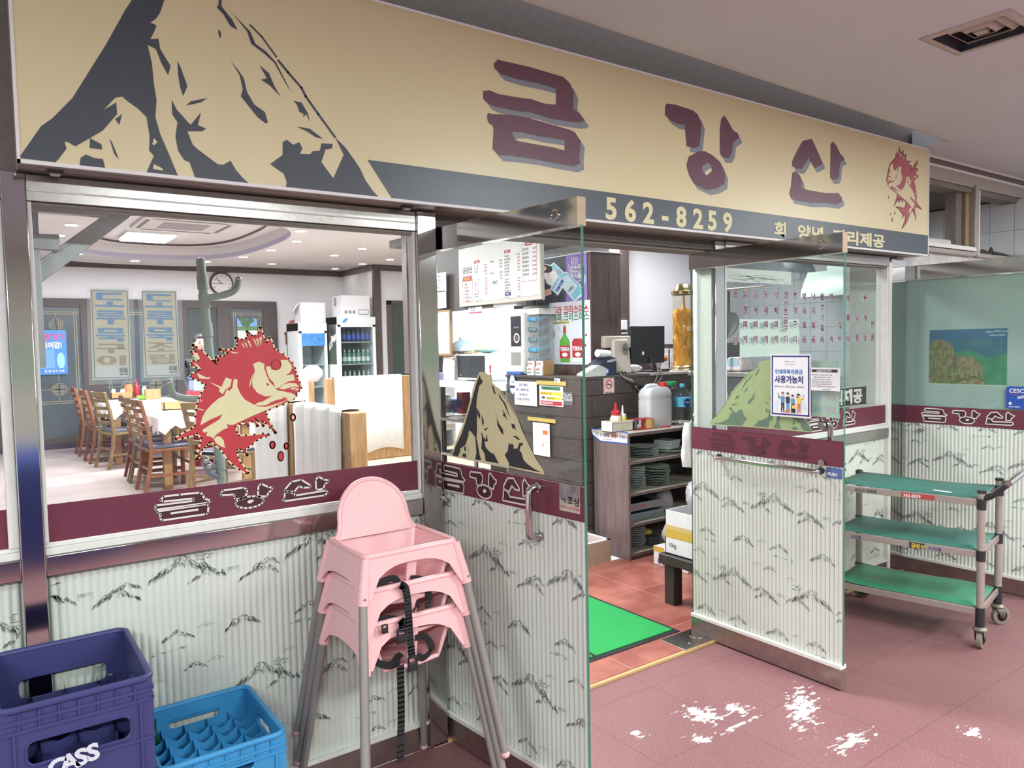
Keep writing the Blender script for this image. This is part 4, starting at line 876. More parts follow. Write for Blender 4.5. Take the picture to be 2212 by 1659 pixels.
k = MB(); k.text(F3, 'CESCO', a0_+.016, b1_-.038, .034, WHITE, .0096, .02, wx=.98); k.stroke(F3, [(a0_+.02, b1_-.047), (a0_+.045, b1_-.05), (a0_+.07, b1_-.045)], .0035, RED, .0096)
for i in range(3): k.stroke(F3, [(a0_+.062, b1_-.062-.006*i), (a0_+.13, b1_-.045-.006*i)], .003, WHITE, .0096)
k.poly(F3, [(a0_+.016, b0_+.024), (a0_+.03, b0_+.024), (a0_+.03, b0_+.034), (a0_+.034, b0_+.034), (a0_+.023, b0_+.043), (a0_+.012, b0_+.034), (a0_+.016, b0_+.034)], WHITE, .0096); k.text(F3, '세스코 멤버스', a0_+.014, b0_+.008, .011, WHITE, .0096, .02); k.build('lettering', s)
# ------------------------------------------------------------------ stacked pink high chairs
PINK = M('pink_plastic', 236, 184, 186, rough=.28, var=.015); LEGG = M('grey_leg_metal', 150, 144, 140, rough=.42, metal=.25, var=.04); STRAP = M('black_webbing', 34, 33, 36, rough=.75, var=.15, scale=120)
def high_chair():
    r = thing('high_chair', 'x', 'high chair')
    b = MB(); RX, RY, Z, H, FL = .163, .141, .72, .128, .028
    # rim: a rounded flange
    rim = [V((x, y, Z)) for x, y in rrect(2*RX, 2*RY, .018, 4)]
    b.tube(rim, .0105, PINK, 8, closed=True)
    # bucket walls (open at the front) leaning inwards to the floor of the seat
    top = [(-RX+.012, -RY+.01), (-RX+.01, 0), (-RX+.016, RY-.03), (-RX+.05, RY-.012), (0, RY-.008), (RX-.05, RY-.012), (RX-.016, RY-.03), (RX-.01, 0), (RX-.012, -RY+.01)]
    rows = []
    for t in (0, .25, .5, .75, 1):
        k = 1-.34*t**1.2; ky = 1-.22*t
        rows.append([V((x*k, (y+.0)*ky-.012*t, Z-.165*t)) for x, y in top])
    n = len(top); vs = [q for rw in rows for q in rw]; fs = [(i*n+j, i*n+j+1, (i+1)*n+j+1, (i+1)*n+j) for i in range(4) for j in range(n-1)]
    b.add(vs, fs, PINK); b.add(rows[-1], [tuple(range(n))], PINK)
    b.tube([rows[k][0] for k in range(5)] + [rows[-1][0]*.5+rows[-1][-1]*.5 + V((0, -.006, -.006))] + [rows[k][-1] for k in range(4, -1, -1)], .008, PINK, 8)
    # middle post at the front between the leg openings
    b.add([V((x, y, z)) for z, y in ((Z, -RY), (Z-.16, -RY+.03)) for x, y in ((-.017, y-.006), (.017, y-.006), (.017, y+.006), (-.017, y+.006))],
          [(0, 1, 5, 4), (1, 2, 6, 5), (2, 3, 7, 6), (3, 0, 4, 7)], PINK)
    # skirts with arched cut-outs, flaring towards the legs
    def skirt_(p, q, out, arch):
        p, q, out = V(p), V(q), V(out); N = 14; u = (q-p); L = u.length; u.normalize(); lo = []; hi = []
        for i in range(N+1):
            t = i/N; s_ = abs(2*t-1); d = arch + (H-arch)*max(0, (s_-.0))**3.2 if s_ < .84 else H
            lo.append((t, d)); 
        vs = []
        for t, d in lo:
            e = FL*d/H*(2*t-1); base = p+u*(L*t)
            vs += [base+out*.006, base+u*e+out*(.006+FL*d/H)+V((0, 0, -d))]
        b.add(vs, [(2*i, 2*i+1, 2*i+3, 2*i+2) for i in range(N)], PINK)
        vs2 = [v-out*.007 for v in vs]; b.add(vs2, [(2*i, 2*i+2, 2*i+3, 2*i+1) for i in range(N)], PINK)
        k = []; 
        for i in range(N+1): k += [vs[2*i+1], vs2[2*i+1]]
        b.add(k, [(2*i, 2*i+1, 2*i+3, 2*i+2) for i in range(N)], PINK)
    skirt_((-RX, -RY, Z), (RX, -RY, Z), (0, -1, 0), .034); skirt_((RX, RY, Z), (-RX, RY, Z), (0, 1, 0), .05)
    skirt_((RX, -RY, Z), (RX, RY, Z), (1, 0, 0), .082); skirt_((-RX, RY, Z), (-RX, -RY, Z), (-1, 0, 0), .082)
    for sx in (-1, 1):      # the pressed-in pocket beside the front corner
        b.add([V((sx*(RX+.001), -RY+.07, Z-.004)), V((sx*(RX+.001), RY-.07, Z-.004)), V((sx*(RX-.014), RY-.08, Z-.05)), V((sx*(RX-.014), -RY+.08, Z-.05))], [(0, 1, 2, 3)], PINK)
    for sx in (-1, 1):
        for sy in (-1, 1):
            b.tube([V((sx*RX, sy*RY, Z-.004)), V((sx*(RX+FL*.9), sy*(RY+FL*.9), Z-H-.012))], [.015, .0195], PINK, 12)
    b.build('seat_shell', r, smooth=50)
    bk = MB(); prof = []
    for i in range(25):
        t = i/24; a = pi*t
        x = .128*cos(a); z = .052+.132*sin(a)**.9
        prof.append((x, z))
    out = [(.152, .0)]+[(.136, .02)]+prof+[(-.136, .02), (-.152, .0)]
    lean = .22; f = lambda x, z, o: V((x, RY-.006+z*lean+o+ .02*(x/.15)**2*-1+.0, Z+z))
    N = len(out); bk.add([f(x, z, 0) for x, z in out], [tuple(range(N))], PINK); bk.add([f(x, z, .012) for x, z in out], [tuple(range(N-1, -1, -1))], PINK)
    bk.tube([f(x, z, .006) for x, z in out], .0095, PINK, 8)
    bk.build('backrest', r, smooth=50)
    for sx in (-1, 1):
        for sy in (-1, 1):
            l = MB(); p = V((sx*(RX+FL*.8), sy*(RY+FL*.8), Z-H+.02)); q = V((sx*.252, sy*.285, .016))
            l.tube([p, q], .0135, LEGG, 12); lo = l.build('leg', r)
            MB().sph(q-V((0, 0, .001)), .0155, PINK, 12, 8).build('foot_cap', lo)
            sc = V((sx*(RX+FL*.86), sy*(RY+FL*.86+.016), Z-H+.012)); MB().lathe([(.0035, 0), (.0035, .004), (0, .005)], sc, STEEL, 8, (0, sy, 0)).build('screw', lo)
    return r
hc = high_chair(); hc.location = (1.131, -.298, .0)
hc['label'] = 'lowest pink high chair of the stack, its feet on the floor'; hc['group'] = 'stacked pink high chairs'
h2 = dup(hc, (1.131, -.298, .110), None, 'middle pink high chair nested in the stack of three')
h3 = dup(hc, (1.131, -.298, .220), None, 'topmost pink high chair of the stack with the tall rounded backrest visible')
# harness straps hanging from the stack (pixel traced on the front plane of the seats, given real width and thickness)
def ribbon(mb, pts, w, m, wdir=(1, 0, 0), th=.002):
    P = [V(p) for p in pts]; wd = V(wdir).normalized()
    for i in range(len(P)-1):
        d = (P[i+1]-P[i]); 
        if d.length < 1e-5: continue
        d.normalize(); mb.bar(P[i]-d*w*.08, P[i+1]+d*w*.08, w, th, m, wd.cross(d))
def zs(pts, y, k=2.596, off=(600, 1020)): return [ony(off[0]+a/k, off[1]+b_/k, y+(q[0] if q else 0)) for a, b_, *q in pts]
def smoothp(P, n=4):
    o = []
    for i in range(len(P)-1):
        p0, p1, p2, p3 = P[max(i-1, 0)], P[i], P[i+1], P[min(i+2, len(P)-1)]
        for k in range(n):
            t = k/n; o.append(.5*((2*p1)+(p2-p0)*t+(2*p0-5*p1+4*p2-p3)*t*t+(3*p1-p0-3*p2+p3)*t**3))
    return o+[P[-1]]
def buckle(mb, c, s, m, wd=(1, 0, 0)):
    c = V(c); mb.box(c, (s, .012, s*.55), m)
    for sx in (-1, 1): mb.box(c+V((sx*s*.42, 0, s*.5)), (s*.16, .01, s*.6), m)
    mb.box(c+V((0, 0, s*.8)), (s*.9, .01, s*.14), m); mb.box(c+V((0, 0, -s*.42)), (s*1.05, .012, s*.16), m)
for lab, main, loops, bk in (
    ('black harness strap draped from the top high chair with open buckle', [(688,632),(715,650),(728,720),(733,800),(738,880),(745,960),(752,1030)], [[(535,640),(590,610),(650,595),(672,625),(640,640),(590,640),(530,645)], [(745,598),(800,600),(838,625),(845,680),(842,720)]], [(757, 1085, .034), (843, 745, .018)]),
    ('black harness strap hanging from the middle high chair with square buckle', [(690,830),(700,850),(695,890)], [[(540,830),(535,870),(570,895),(600,880)], [(540,825),(610,822),(680,825)], [(755,720),(775,745),(765,780)]], [(697, 930, .036), (600, 885, .02)]),
    ('long black harness strap dangling from the lowest high chair almost to the floor', [(688,1085),(690,1180),(692,1290),(692,1400),(690,1500),(689,1620)], [[(540,1060),(590,1080),(640,1085),(680,1070)], [(640,1070),(670,1030),(690,1040)], [(770,930),(820,920),(855,960),(858,1000),(820,1040),(780,1030)]], [])):
    s_ = thing('safety_harness', lab, 'strap', ony(600+main[0][0]/2.596, 1020+main[0][1]/2.596, -.46), 'harness straps of the high chairs')
    m_ = MB(); ribbon(m_, smoothp(zs(main, -.465)), .025, STRAP); m_.build('crotch_strap', s_)
    for L in loops: m_ = MB(); ribbon(m_, smoothp(zs(L, -.43)), .023, STRAP, (.3, -.2, 1)); m_.build('waist_strap', s_)
    for x, y, sz in bk:
        k = MB(); buckle(k, ony(600+x/2.596, 1020+y/2.596, -.468), sz, BLACK); k.build('buckle', s_, bevel=.0015)

# ------------------------------------------------------------------ bottle crates
NAVYP = M('navy_plastic', 60, 62, 112, rough=.42, var=.05, scale=8); BLUEP = M('sky_blue_plastic', 58, 140, 192, rough=.4, var=.05, scale=8)
def crate(lab, x0, x1, y0, y1, z0, z1, m, nx, ny, hole, logo=None, group='bottle crates', hole_r=.02, wave=False):
    r = thing('bottle_crate', lab, 'crate', ((x0+x1)/2, (y0+y1)/2, z0), group)
    b = MB(); T = .007; H = z1-z0
    for fr, L in ((Fr((x0, y0, z0), (1, 0, 0)), x1-x0), (Fr((x1, y1, z0), (-1, 0, 0)), x1-x0), (Fr((x1, y0, z0), (0, 1, 0)), y1-y0), (Fr((x0, y1, z0), (0, -1, 0)), y1-y0)):
        hw, hh, hz = hole[0]*(1 if L == x1-x0 else .8), hole[1], hole[2]
        hp = [(L/2+x, hz+y) for x, y in rrect(hw, hh, hole_r, 4)]
        if wave: hp = [(x, y+(.004*cos((x-L/2)*150) if y > hz else 0)) for x, y in hp]
        out = [(.012, 0), (L-.012, 0), (L-.004, H*.5), (L, H), (0, H), (.004, H*.5)] if False else [(0, 0), (L, 0), (L, H), (0, H)]
        b.poly(fr, out, m, 0, [hp], .0); b.poly(Fr(fr.p(L, 0, -T), -fr.u), out, m, 0, [[(L-x, y) for x, y in hp[::-1]]], 0)
        k = len(hp); b.add([fr.p(x, y, 0) for x, y in hp]+[fr.p(x, y, -T) for x, y in hp], [(i, (i+1) % k, k+(i+1) % k, k+i) for i in range(k)], m)
        b.tube([fr.p(x, y, .001) for x, y in hp], .0035, m, 6, closed=True)
        for z in (H-.03, H-.055 if not wave else H-.05, hz-hh/2-.012 if not wave else H*.3):    # stiffening ribs outside
            b.bar(fr.p(.004, z, .003), fr.p(L-.004, z, .003), .004, .009, m)
        for i in range(1, 8): b.bar(fr.p(L*i/8, H-.055, .003), fr.p(L*i/8, H-.008, .003), .004, .005, m, fr.n)
        for a in (.03, L-.03): b.bar(fr.p(a, 0, .003), fr.p(a, H-.05, .003), .006, .006, m, fr.n)
    b.tube([V((x, y, z1)) for x, y in [((x0+x1)/2+a, (y0+y1)/2+c) for a, c in rrect(x1-x0, y1-y0, .03, 5)]], .0085, m, 8, closed=True)
    b.bx(x0+.004, x1-.004, y0+.004, y1-.004, z0+.002, z0+.012, m)
    b.build('body', r, smooth=40)
    d = MB(); dz = z0+H*.62
    def div(p, q, n_):
        p, q = V(p), V(q); N = n_*6; vs = []
        for i in range(N+1):
            t = i/N; ph = (t*n_) % 1; zz = dz+(.022*abs(2*ph-1)**1.5); c = p+(q-p)*t; vs += [V((c.x, c.y, z0+.012)), V((c.x, c.y, zz))]
        fs = [(2*i, 2*i+2, 2*i+3, 2*i+1) for i in range(N)]; d.add(vs, fs, m); o_ = V((.002, .002, 0)); d.add([v+o_ for v in vs], [f[::-1] for f in fs], m)
    for i in range(1, nx): x = x0+(x1-x0)*i/nx; div((x, y0+.006, 0), (x, y1-.006, 0), ny)
    for j in range(1, ny): y = y0+(y1-y0)*j/ny; div((x0+.006, y, 0), (x1-.006, y, 0), nx)
    d.build('divider', r)
    if logo: logo(r)
    return r
def logo(r):
    f = Fr((0, -.462, 0), (1, 0, 0)); k = MB()
    x0, x1 = f.px(126, 1665)[0], f.px(203, 1643)[0]; z = f.px(205, 1643)[1]
    for i, ch in enumerate('CASS'): k.text(f, ch, x0+(x1-x0)*i/3, z+.004*i-.006, .058, M('crate_print_white', 206, 206, 218, rough=.5), .0045, .04, 'CENTER', 1.05, .08)
    k.build('brand_print', r)
crate('navy blue bottle crate on top of its stack with one clear bottle inside', .008, .345, -.458, -.03, .372, .742, NAVYP, 4, 5, (.23, .062, .255), logo)
crate('navy blue bottle crate underneath another navy crate', .008, .345, -.458, -.03, 0, .370, NAVYP, 4, 5, (.23, .062, .255))
crate('sky blue bottle crate on top of its stack beside the high chairs', .362, .706, -.415, -.025, .229, .457, BLUEP, 5, 6, (.16, .04, .17), None, 'bottle crates', .019, True)
crate('sky blue bottle crate underneath another sky blue crate', .362, .706, -.415, -.025, 0, .227, BLUEP, 5, 6, (.16, .04, .17), None, 'bottle crates', .019, True)
BCL = glass('clear_bottle_glass', (.86, .9, .9), 1.6); GRB = M('green_bottle_glass', 24, 92, 50, rough=.08, trans=.5)
def bottle(name, lab, c, h, r, m, group=None, label=None, cap=None, parent=None, cat='bottle'):
    prof = [(r*.9, 0), (r, .01), (r, h*.52), (r*.86, h*.62), (r*.5, h*.74), (r*.36, h*.84), (r*.34, h*.95), (r*.42, h*.955), (r*.42, h*.99), (r*.36, h)]
    o = MB().lathe(prof, c, m, 18)
    if label: o.lathe([(r*1.02, h*.18), (r*1.02, h*.46)], c, label, 18).lathe([(r*.42, h*.8), (r*.39, h*.89)], c, label, 14)
    if cap: o.lathe([(r*.46, h*.95), (r*.46, h*1.005), (0, h*1.01)], c, cap, 14)
    o = o.build(name, loc=c, smooth=50); return tag(o, lab, cat, group)
p = onz(211, 1394, .695); bottle('glass_bottle', 'empty clear glass bottle standing in the top navy crate', (p.x, p.y, .386), .309, .036, BCL, None, M('worn_white_label', 196, 200, 190, rough=.7))
p = onz(268, 1450, .64); bottle('glass_bottle', 'second clear bottle by the right wall of the top navy crate', (min(p.x, .29), p.y, .386), .26, .032, BCL)
p = onz(329, 1557, .44); bottle('glass_bottle', 'empty green glass bottle standing in the sky blue crate', (max(p.x, .398), p.y, .243), .2, .03, GRB)

# ------------------------------------------------------------------ serving cart
t = thing('serving_cart', 'three-tier aluminium serving cart with green rubber shelf mats and black fittings', 'cart', (4.24, -.5, 0))
A, B_, D_ = V((4.10, -.905, 0)), V((4.53, -.815, 0)), V((4.38, -.10, 0)); C_ = A+D_-B_; U = (B_-A).normalized(); Wd = (C_-A).normalized()
GMAT = M('green_rubber_mat', 62, 116, 104, rough=.5, var=.08, scale=5); GMAT2 = M('green_rubber_mat_bright', 60, 132, 100, rough=.45, var=.12, scale=4); CART = M('cart_aluminium', 172, 160, 152, rough=.32, metal=.45, var=.05)
for i, P in enumerate((A, B_, C_, D_)):
    top = .80 if i < 2 else .775
    MB().tube([P+V((0, 0, .125)), P+V((0, 0, top))], .0185, CART, 16).build('post', t)
    k = MB()
    for z in (.745, .482, .165):
        k.tube([P+V((0, 0, z-(.028 if z > .2 else .05))), P+V((0, 0, z+(.026 if z > .2 else .05)))], .0215, BLACK, 16)
        k.bar(P+V((0, 0, z-.01)), P-U*.045*(1 if i % 2 == 0 else -1)+V((0, 0, z-.01)), .006, .006, BLACK); k.build('clamp', t); k = MB()
    if i < 2: k.tube([P+V((0, 0, top-.0)), P+V((0, 0, top+.012))], .021, BLACK, 16)
    else: k.sph(P+V((0, 0, top)), .023, BLACK, 12, 8, (1, 1, .6))
    k.build('post_cap', t)
for n_, (z, gm) in enumerate(((.19, GMAT2), (.485, GMAT), (.75, GMAT))):
    sh = MB(); a0, b0 = A+V((0, 0, z)), B_+V((0, 0, z)); c0, d0 = C_+V((0, 0, z)), D_+V((0, 0, z))
    for p, q in ((a0, b0), (c0, d0), (a0, c0), (b0, d0)): sh.bar(p, q, .012, .034, CART)
    so = sh.build('shelf_frame', t, bevel=.002)
    mm = MB(); N = 12; vs = []; ins = .012
    for i in range(N+1):
        for j in range(5):
            s_, q = i/N, j/4; P = A+U*(.44*q)+Wd*(.73*s_)
            lift = .012*max(0, s_-.8)/.2*(1 if q < .4 else .3) + (.006*sin(s_*7+n_) if q > .8 and n_ != 1 else 0)
            vs.append(V((P.x, P.y, z+.0185+lift))-Wd*ins*(2*s_-1)-U*ins*(2*q-1))
    mm.add(vs, [(i*5+j, i*5+j+1, (i+1)*5+j+1, (i+1)*5+j) for i in range(N) for j in range(4)], gm); mm.build('rubber_mat', t, solid=.003)
o_ = V((U.y, -U.x, 0)) if V((U.y, -U.x, 0)).y < 0 else V((-U.y, U.x, 0))
h1, h2_ = A+o_*.115+V((0, 0, .862)), B_+o_*.115+V((0, 0, .862))
for P, Q in ((A, h1), (B_, h2_)):
    pp = [P+V((0, 0, .775)), P+o_*.04+V((0, 0, .79)), P+o_*.08+V((0, 0, .83)), Q]
    k = MB(); k.tube(smoothp(pp), [.021]+[.016]*11+[.013], BLACK, 10); k.build('handle_bracket', t)
MB().tube([h1-U*.015, h2_+U*.015], .0155, STEEL, 14).build('push_handle', t)
for i, (P, yw) in enumerate(((A, .2), (B_, -.5), (C_, .9), (D_, -1.1))):
    f = V((cos(yw), sin(yw), 0)); sd = V((-f.y, f.x, 0)); c = P+f*.018+V((0, 0, .05)); k = MB()
    k.lathe([(.03, 0), (.034, .006), (.022, .016), (.016, .02)], P+V((0, 0, .098)), M('caster_grey_metal', 128, 122, 112, rough=.45, metal=.5), 16)
    for s_ in (-1, 1): k.add([P+V((0, 0, .104))+sd*s_*.022+f*.03, P+V((0, 0, .104))+sd*s_*.022-f*.025, c+sd*s_*.022-f*.012-V((0, 0, .012)), c+sd*s_*.022+f*.012-V((0, 0, .012))], [(0, 1, 2, 3)], MATS['caster_grey_metal'])
    co = k.build('caster', t, solid=.003)
    MB().lathe([(.0, -.014), (.036, -.014), (.049, -.011), (.05, -.004), (.05, .004), (.049, .011), (.036, .014), (0, .014)], c, M('caster_wheel_grey', 128, 120, 108, rough=.6, var=.1), 22, sd).lathe([(.03, -.0148), (0, -.0148)], c, BLACK, 16, sd).lathe([(.03, .0148), (0, .0148)], c, BLACK, 16, sd).build('wheel', co, smooth=50)
fk = Fr(C_+V((0, 0, 0))-U*.0065, -Wd); 
s_ = MB(); s_.text(fk, '금강산', .41, .474, .024, YEL, .001, .03); s_.rect(fk, .40, .469, .475, .5, INK, .0006); s_.text(fk, '수산2동', .49, .474, .02, NAVY, .001, .02); s_.text(fk, '싱싱회', .1, .474, .02, NAVY, .001, .02)
s_.rect(fk, .36, .738, .52, .762, M('sticker_red', 176, 64, 58), .0006); s_.text(fk, '562-8259', .37, .741, .022, WHITE, .001, .02); s_.text(fk, '금강산 양념집', .12, .741, .02, INK, .001, .02); s_.build('stickers', t)
p = A+U*.1+Wd*.2; tag(MB().bx(-.012, .012, -.045, .045, 0, .002, WHITE).build('paper_slip', loc=(0, 0, 0)), 'small white paper slip lying on the top shelf of the serving cart', 'paper').location = (p.x, p.y, .7695)

# ------------------------------------------------------------------ floor mat, ceiling vent, things behind the viewer that the steel reflects
t = thing('door_mat', 'bright green carpet mat with black border just inside the doorway', 'mat', (2.4, .55, .015))
MB().bx(1.6, 3.065, .165, .94, .0152, .019, BLACK).build('border', t)
g = MB().bx(1.63, 3.04, .2, .915, .0155, .0235, M('green_carpet', 34, 156, 78, rough=.95, var=.16, scale=220, bump=.6))
g.build('carpet', t); k = MB()
for i in range(4): k.bx(2.36+.035*i, 2.378+.035*i, .2, .914, .02, .0242, BLACK)
k.build('stripe_print', t)
t = thing('ceiling_vent', 'square stepped air vent in the aisle ceiling', 'vent', (3.43, -1.155, 2.83))
f = Fr((3.43, -1.155, 2.83), (1, 0, 0), (0, -1, 0)); VM = M('vent_cream', 186, 180, 168, rough=.6, var=.06); VD = M('vent_dark', 60, 62, 70, rough=.8)
def louvre(r0, r1, c0, c1, nm):
    k = MB(); o4 = [f.p(x*r0, y*r0, c0) for x, y in ((-1, -1), (1, -1), (1, 1), (-1, 1))]; i4 = [f.p(x*r1, y*r1, c1) for x, y in ((-1, -1), (1, -1), (1, 1), (-1, 1))]
    k.add(o4+i4, [(j, (j+1) % 4, 4+(j+1) % 4, 4+j) for j in range(4)] + ([(4, 5, 6, 7)] if r1 < .03 else []), VM); k.build(nm, t, solid=.003)
louvre(.17, .135, .001, .005, 'frame'); louvre(.112, .085, -.03, -.006, 'louvre'); louvre(.066, .04, -.026, -.004, 'louvre'); louvre(.025, .02, -.02, -.003, 'louvre')
k = MB(); o4 = [f.p(x*.145, y*.145, -.002) for x, y in ((-1, -1), (1, -1), (1, 1), (-1, 1))]; i4 = [f.p(x*.13, y*.13, -.08) for x, y in ((-1, -1), (1, -1), (1, 1), (-1, 1))]
k.add(o4+i4, [(j, (j+1) % 4, 4+(j+1) % 4, 4+j) for j in range(4)]+[(4, 5, 6, 7)], VD); k.build('duct', t)
for x, w, k_ in ((.05, 'left', 1), (1.1, 'right', .55)):
    o = MB().lathe([(.62*k_, 0), (.66*k_, .05), (.72*k_, .74), (.76*k_, .8), (.7*k_, .8), (.64*k_, .1), (0, .08)], (x+.4, -4.5, 0), M('blue_tub_plastic', 44, 78, 158, rough=.4), 40, sy=.8)
    tag(o.build('water_tub', loc=(x+.4, -4.5, 0)), 'large blue water tub behind the viewer, the '+('one nearer the sign end' if w == 'left' else 'one nearer the doors'), 'tub')
tag(MB().bx(1.98, 2.36, -4.8, -4.2, 0, .95, M('white_carton', 214, 210, 206, rough=.7)).build('carton', bevel=.01, loc=(2.17, -4.5, 0)), 'tall white carton behind the viewer beside the blue tubs', 'box')
# ------------------------------------------------------------------ cashier counter, serving worktop, tall cabinet
def seat(name, lab, cat, mb_, loc, group=None, bevel=0, smooth=35, label_mat=None):
    return tag(mb_.build(name, bevel=bevel, loc=loc, smooth=smooth), lab, cat, group)
SLAT = M('dark_slat_wood', 74, 66, 64, rough=.5, var=.12, scale=18); SLATG = M('slat_groove', 44, 40, 40, rough=.7)
t = thing('cashier_counter', 'dark slatted wooden cashier counter behind the shelf unit', 'counter', (4.2, 1.9, .17))
b = MB().bx(3.693, 4.9, 1.69, 2.0, .17, 1.315, SLAT).bx(3.703, 4.3, 2.0, 2.66, .17, 1.315, SLAT)
for i in range(8):
    z = .2+.165*i
    if z < 1.3: b.bx(3.6925, 4.9, 1.688, 1.69, z, z+.006, SLATG).bx(3.691, 3.6935, 1.69, 2.66, z, z+.006, SLATG)
for i in range(9):
    x = 3.8+.37*(i % 4)+(.18 if i > 4 else 0); z = .365+.165*(i % 5); b.bx(x, x+.004, 1.688, 1.69, z, z+.165, SLATG)
b.build('slatted_body', t)
MB().bx(3.69, 4.31, 1.685, 2.665, 1.315, 1.335, SLAT).bx(4.31, 4.42, 1.685, 2.0, 1.315, 1.335, SLAT).build('top', t, bevel=.002)
MB().bx(4.42, 4.95, 1.68, 2.05, 1.318, 1.338, M('grey_laminate', 170, 162, 156, rough=.4)).build('raised_top', t, bevel=.002)
t = thing('worktop', 'white serving worktop with open steel shelf under it', 'worktop', (4.0, 3.3, .17))
MB().bx(3.693, 4.4, 2.668, 3.95, 1.19, 1.255, M('white_worktop', 232, 234, 240, rough=.3)).build('top', t, bevel=.003)
k = MB().bx(3.72, 4.4, 2.67, 3.93, .86, .885, BRUSH).bx(3.72, 4.4, 2.67, 3.93, .52, .545, BRUSH)
k.build('steel_shelf', t)
for y in (2.72, 3.25, 3.88): MB().tube([(3.75, y, .17), (3.75, y, 1.19)], .02, BRUSH, 12).build('leg', t)
MB().bx(4.38, 4.42, 2.66, 3.95, .17, 1.19, SLAT).build('back_panel', t)
t = thing('tall_cabinet', 'tall dark brown cabinet covered with drink posters on its left side', 'cabinet', (4.13, 2.2, 1.337))
MB().bx(3.97, 4.29, 1.87, 2.57, 1.337, 2.3, DWOOD).build('body', t, bevel=.003); MB().bx(3.96, 4.3, 1.86, 2.58, 2.3, 2.308, WHITE).build('top_sheet', t)
fc = Fr((3.968, 0, 0), (0, -1, 0)); q_ = lambda px, py: fc.px(px, py)
# posters on the cabinet
DGREY = M('poster_charcoal', 72, 76, 88, rough=.5, var=.15, scale=10)
def poster(name, lab, px0, py0, px1, py1, m, c=.001):
    a, b_ = q_(px0, py0), q_(px1, py1); p = thing(name, lab, 'poster', fc.p((a[0]+b_[0])/2, b_[1], c)); MB().rect(fc, a[0], b_[1], b_[0], a[1], m, c, .0008).build('sheet', p); return p, a[0], b_[1], b_[0]-a[0], a[1]-b_[1]
p, a0, b0, w, h = poster('dark_poster', 'dark charcoal drink poster with a suited figure on the upper left of the tall cabinet', 1157, 560, 1226, 655, DGREY)
k = MB(); k.poly(fc, [(a0+.02*w, b0), (a0+.9*w, b0), (a0+.8*w, b0+.35*h), (a0+.5*w, b0+.62*h), (a0+.15*w, b0+.45*h)], M('poster_suit', 50, 54, 66, rough=.6, var=.2), .002)
for i in range(4): k.stroke(fc, [(a0+w*(.3+.0*i), b0+h*(.2+.035*i)), (a0+w*.5, b0+h*(.23+.03*i))], .012, SKIN, .0026)
k.ell(fc, a0+w*.25, b0+h*.17, .02, .03, PAPER, .0024); k.build('suit_print', p)
p, a0, b0, w, h = poster('purple_poster', 'purple drink poster at the upper right of the tall cabinet side', 1222, 551, 1269, 652, M('poster_purple', 142, 118, 198, rough=.5, var=.05), .0016)
k = MB()
for i, s in enumerate(('이슬같이', '깨끗해서', '술이술술')): k.text(fc, s, a0+.2*w, b0+h*(.67-.085*i), w*.19, WHITE, .0024, .03)
for i in range(3): k.text(fc, ('첫 목넘김', '맑게 한잔', '부드럽게')[i], a0+.25*w, b0+h*(.88-.05*i), w*.09, WHITE, .0024, .02)
k.stroke(fc, [(a0+.14*w, b0+.8*h), (a0+.2*w, b0+.42*h), (a0+.72*w, b0+.44*h), (a0+.78*w, b0+.84*h)], .006, WHITE, .0022)
k.ell(fc, a0+.86*w, b0+.47*h, w*.09, h*.12, M('bottle_pale_blue', 150, 206, 214, rough=.4), .0024); k.ell(fc, a0+.87*w, b0+.66*h, w*.03, h*.08, MATS['bottle_pale_blue'], .0024); k.build('lettering', p)
# cut-out bottle advert
t = thing('cutout_advert', 'cut-out advert of a tilted pale blue bottle and smiling woman on the tall cabinet', 'advert', fc.p(-2.2, 1.9, .006))
KC = (8.733, (1140, 530)); pc_ = lambda P: fc.pts(P, *KC)
MB().poly(fc, pc_([(230,420),(250,360),(300,340),(440,375),(500,320),(560,370),(690,500),(760,510),(1000,740),(1080,860),(1050,940),(910,1055),(870,1035),(670,800),(580,950),(440,820),(460,770),(370,720),(350,650),(250,490)])[::-1], WHITE, .007, (), .003).build('board', t)
k = MB(); LB = M('bottle_print_blue', 132, 198, 222, rough=.4)
k.poly(fc, pc_([(450,400),(505,345),(560,400),(680,520),(610,600),(560,530)])[::-1], LB, .0075); k.poly(fc, pc_([(615,600),(690,525),(765,530),(985,745),(1060,860),(905,1035),(830,950),(680,780)])[::-1], LB, .0075)
k.poly(fc, pc_([(640,640),(760,560),(960,770),(830,930),(690,790)])[::-1], M('bottle_print_pale', 206, 226, 236, rough=.4), .008)
k.poly(fc, pc_([(245,430),(270,370),(330,360),(470,400),(480,480),(420,520),(330,520),(270,480)])[::-1], M('poster_hair', 62, 46, 48, rough=.7), .0077); k.ell(fc, *pc_([(340,440)])[0], .016, .017, SKIN, .0082); k.ell(fc, *pc_([(400,570)])[0], .02, .02, M('poster_pale_pink', 226, 206, 214), .0079)
k.poly(fc, pc_([(440,815),(560,645),(640,620),(740,560),(735,620),(575,940)])[::-1], M('poster_sky', 196, 222, 240), .0082)
r0, r1 = pc_([(560,900)])[0], pc_([(735,610)])[0]; rot = atan2(r1[1]-r0[1], r1[0]-r0[0]); k.text(fc, '처음처럼', *r0, .036, M('poster_deep_blue', 44, 62, 160), .0088, .045, wx=1.0, rot=rot)
r0 = pc_([(485,840)])[0]; k.text(fc, '부드러운 시작', *r0, .022, PBLUE, .0088, .03, rot=rot); r0 = pc_([(790,900)])[0]; k.text(fc, '처음', *r0, .03, INK, .0088, .01, rot=rot); r0 = pc_([(830,880)])[0]; k.text(fc, '처럼', *r0, .03, INK, .0088, .01, rot=rot)
k.ell(fc, *pc_([(560,490)])[0], .01, .014, SKIN, .0085); k.build('advert_print', t)
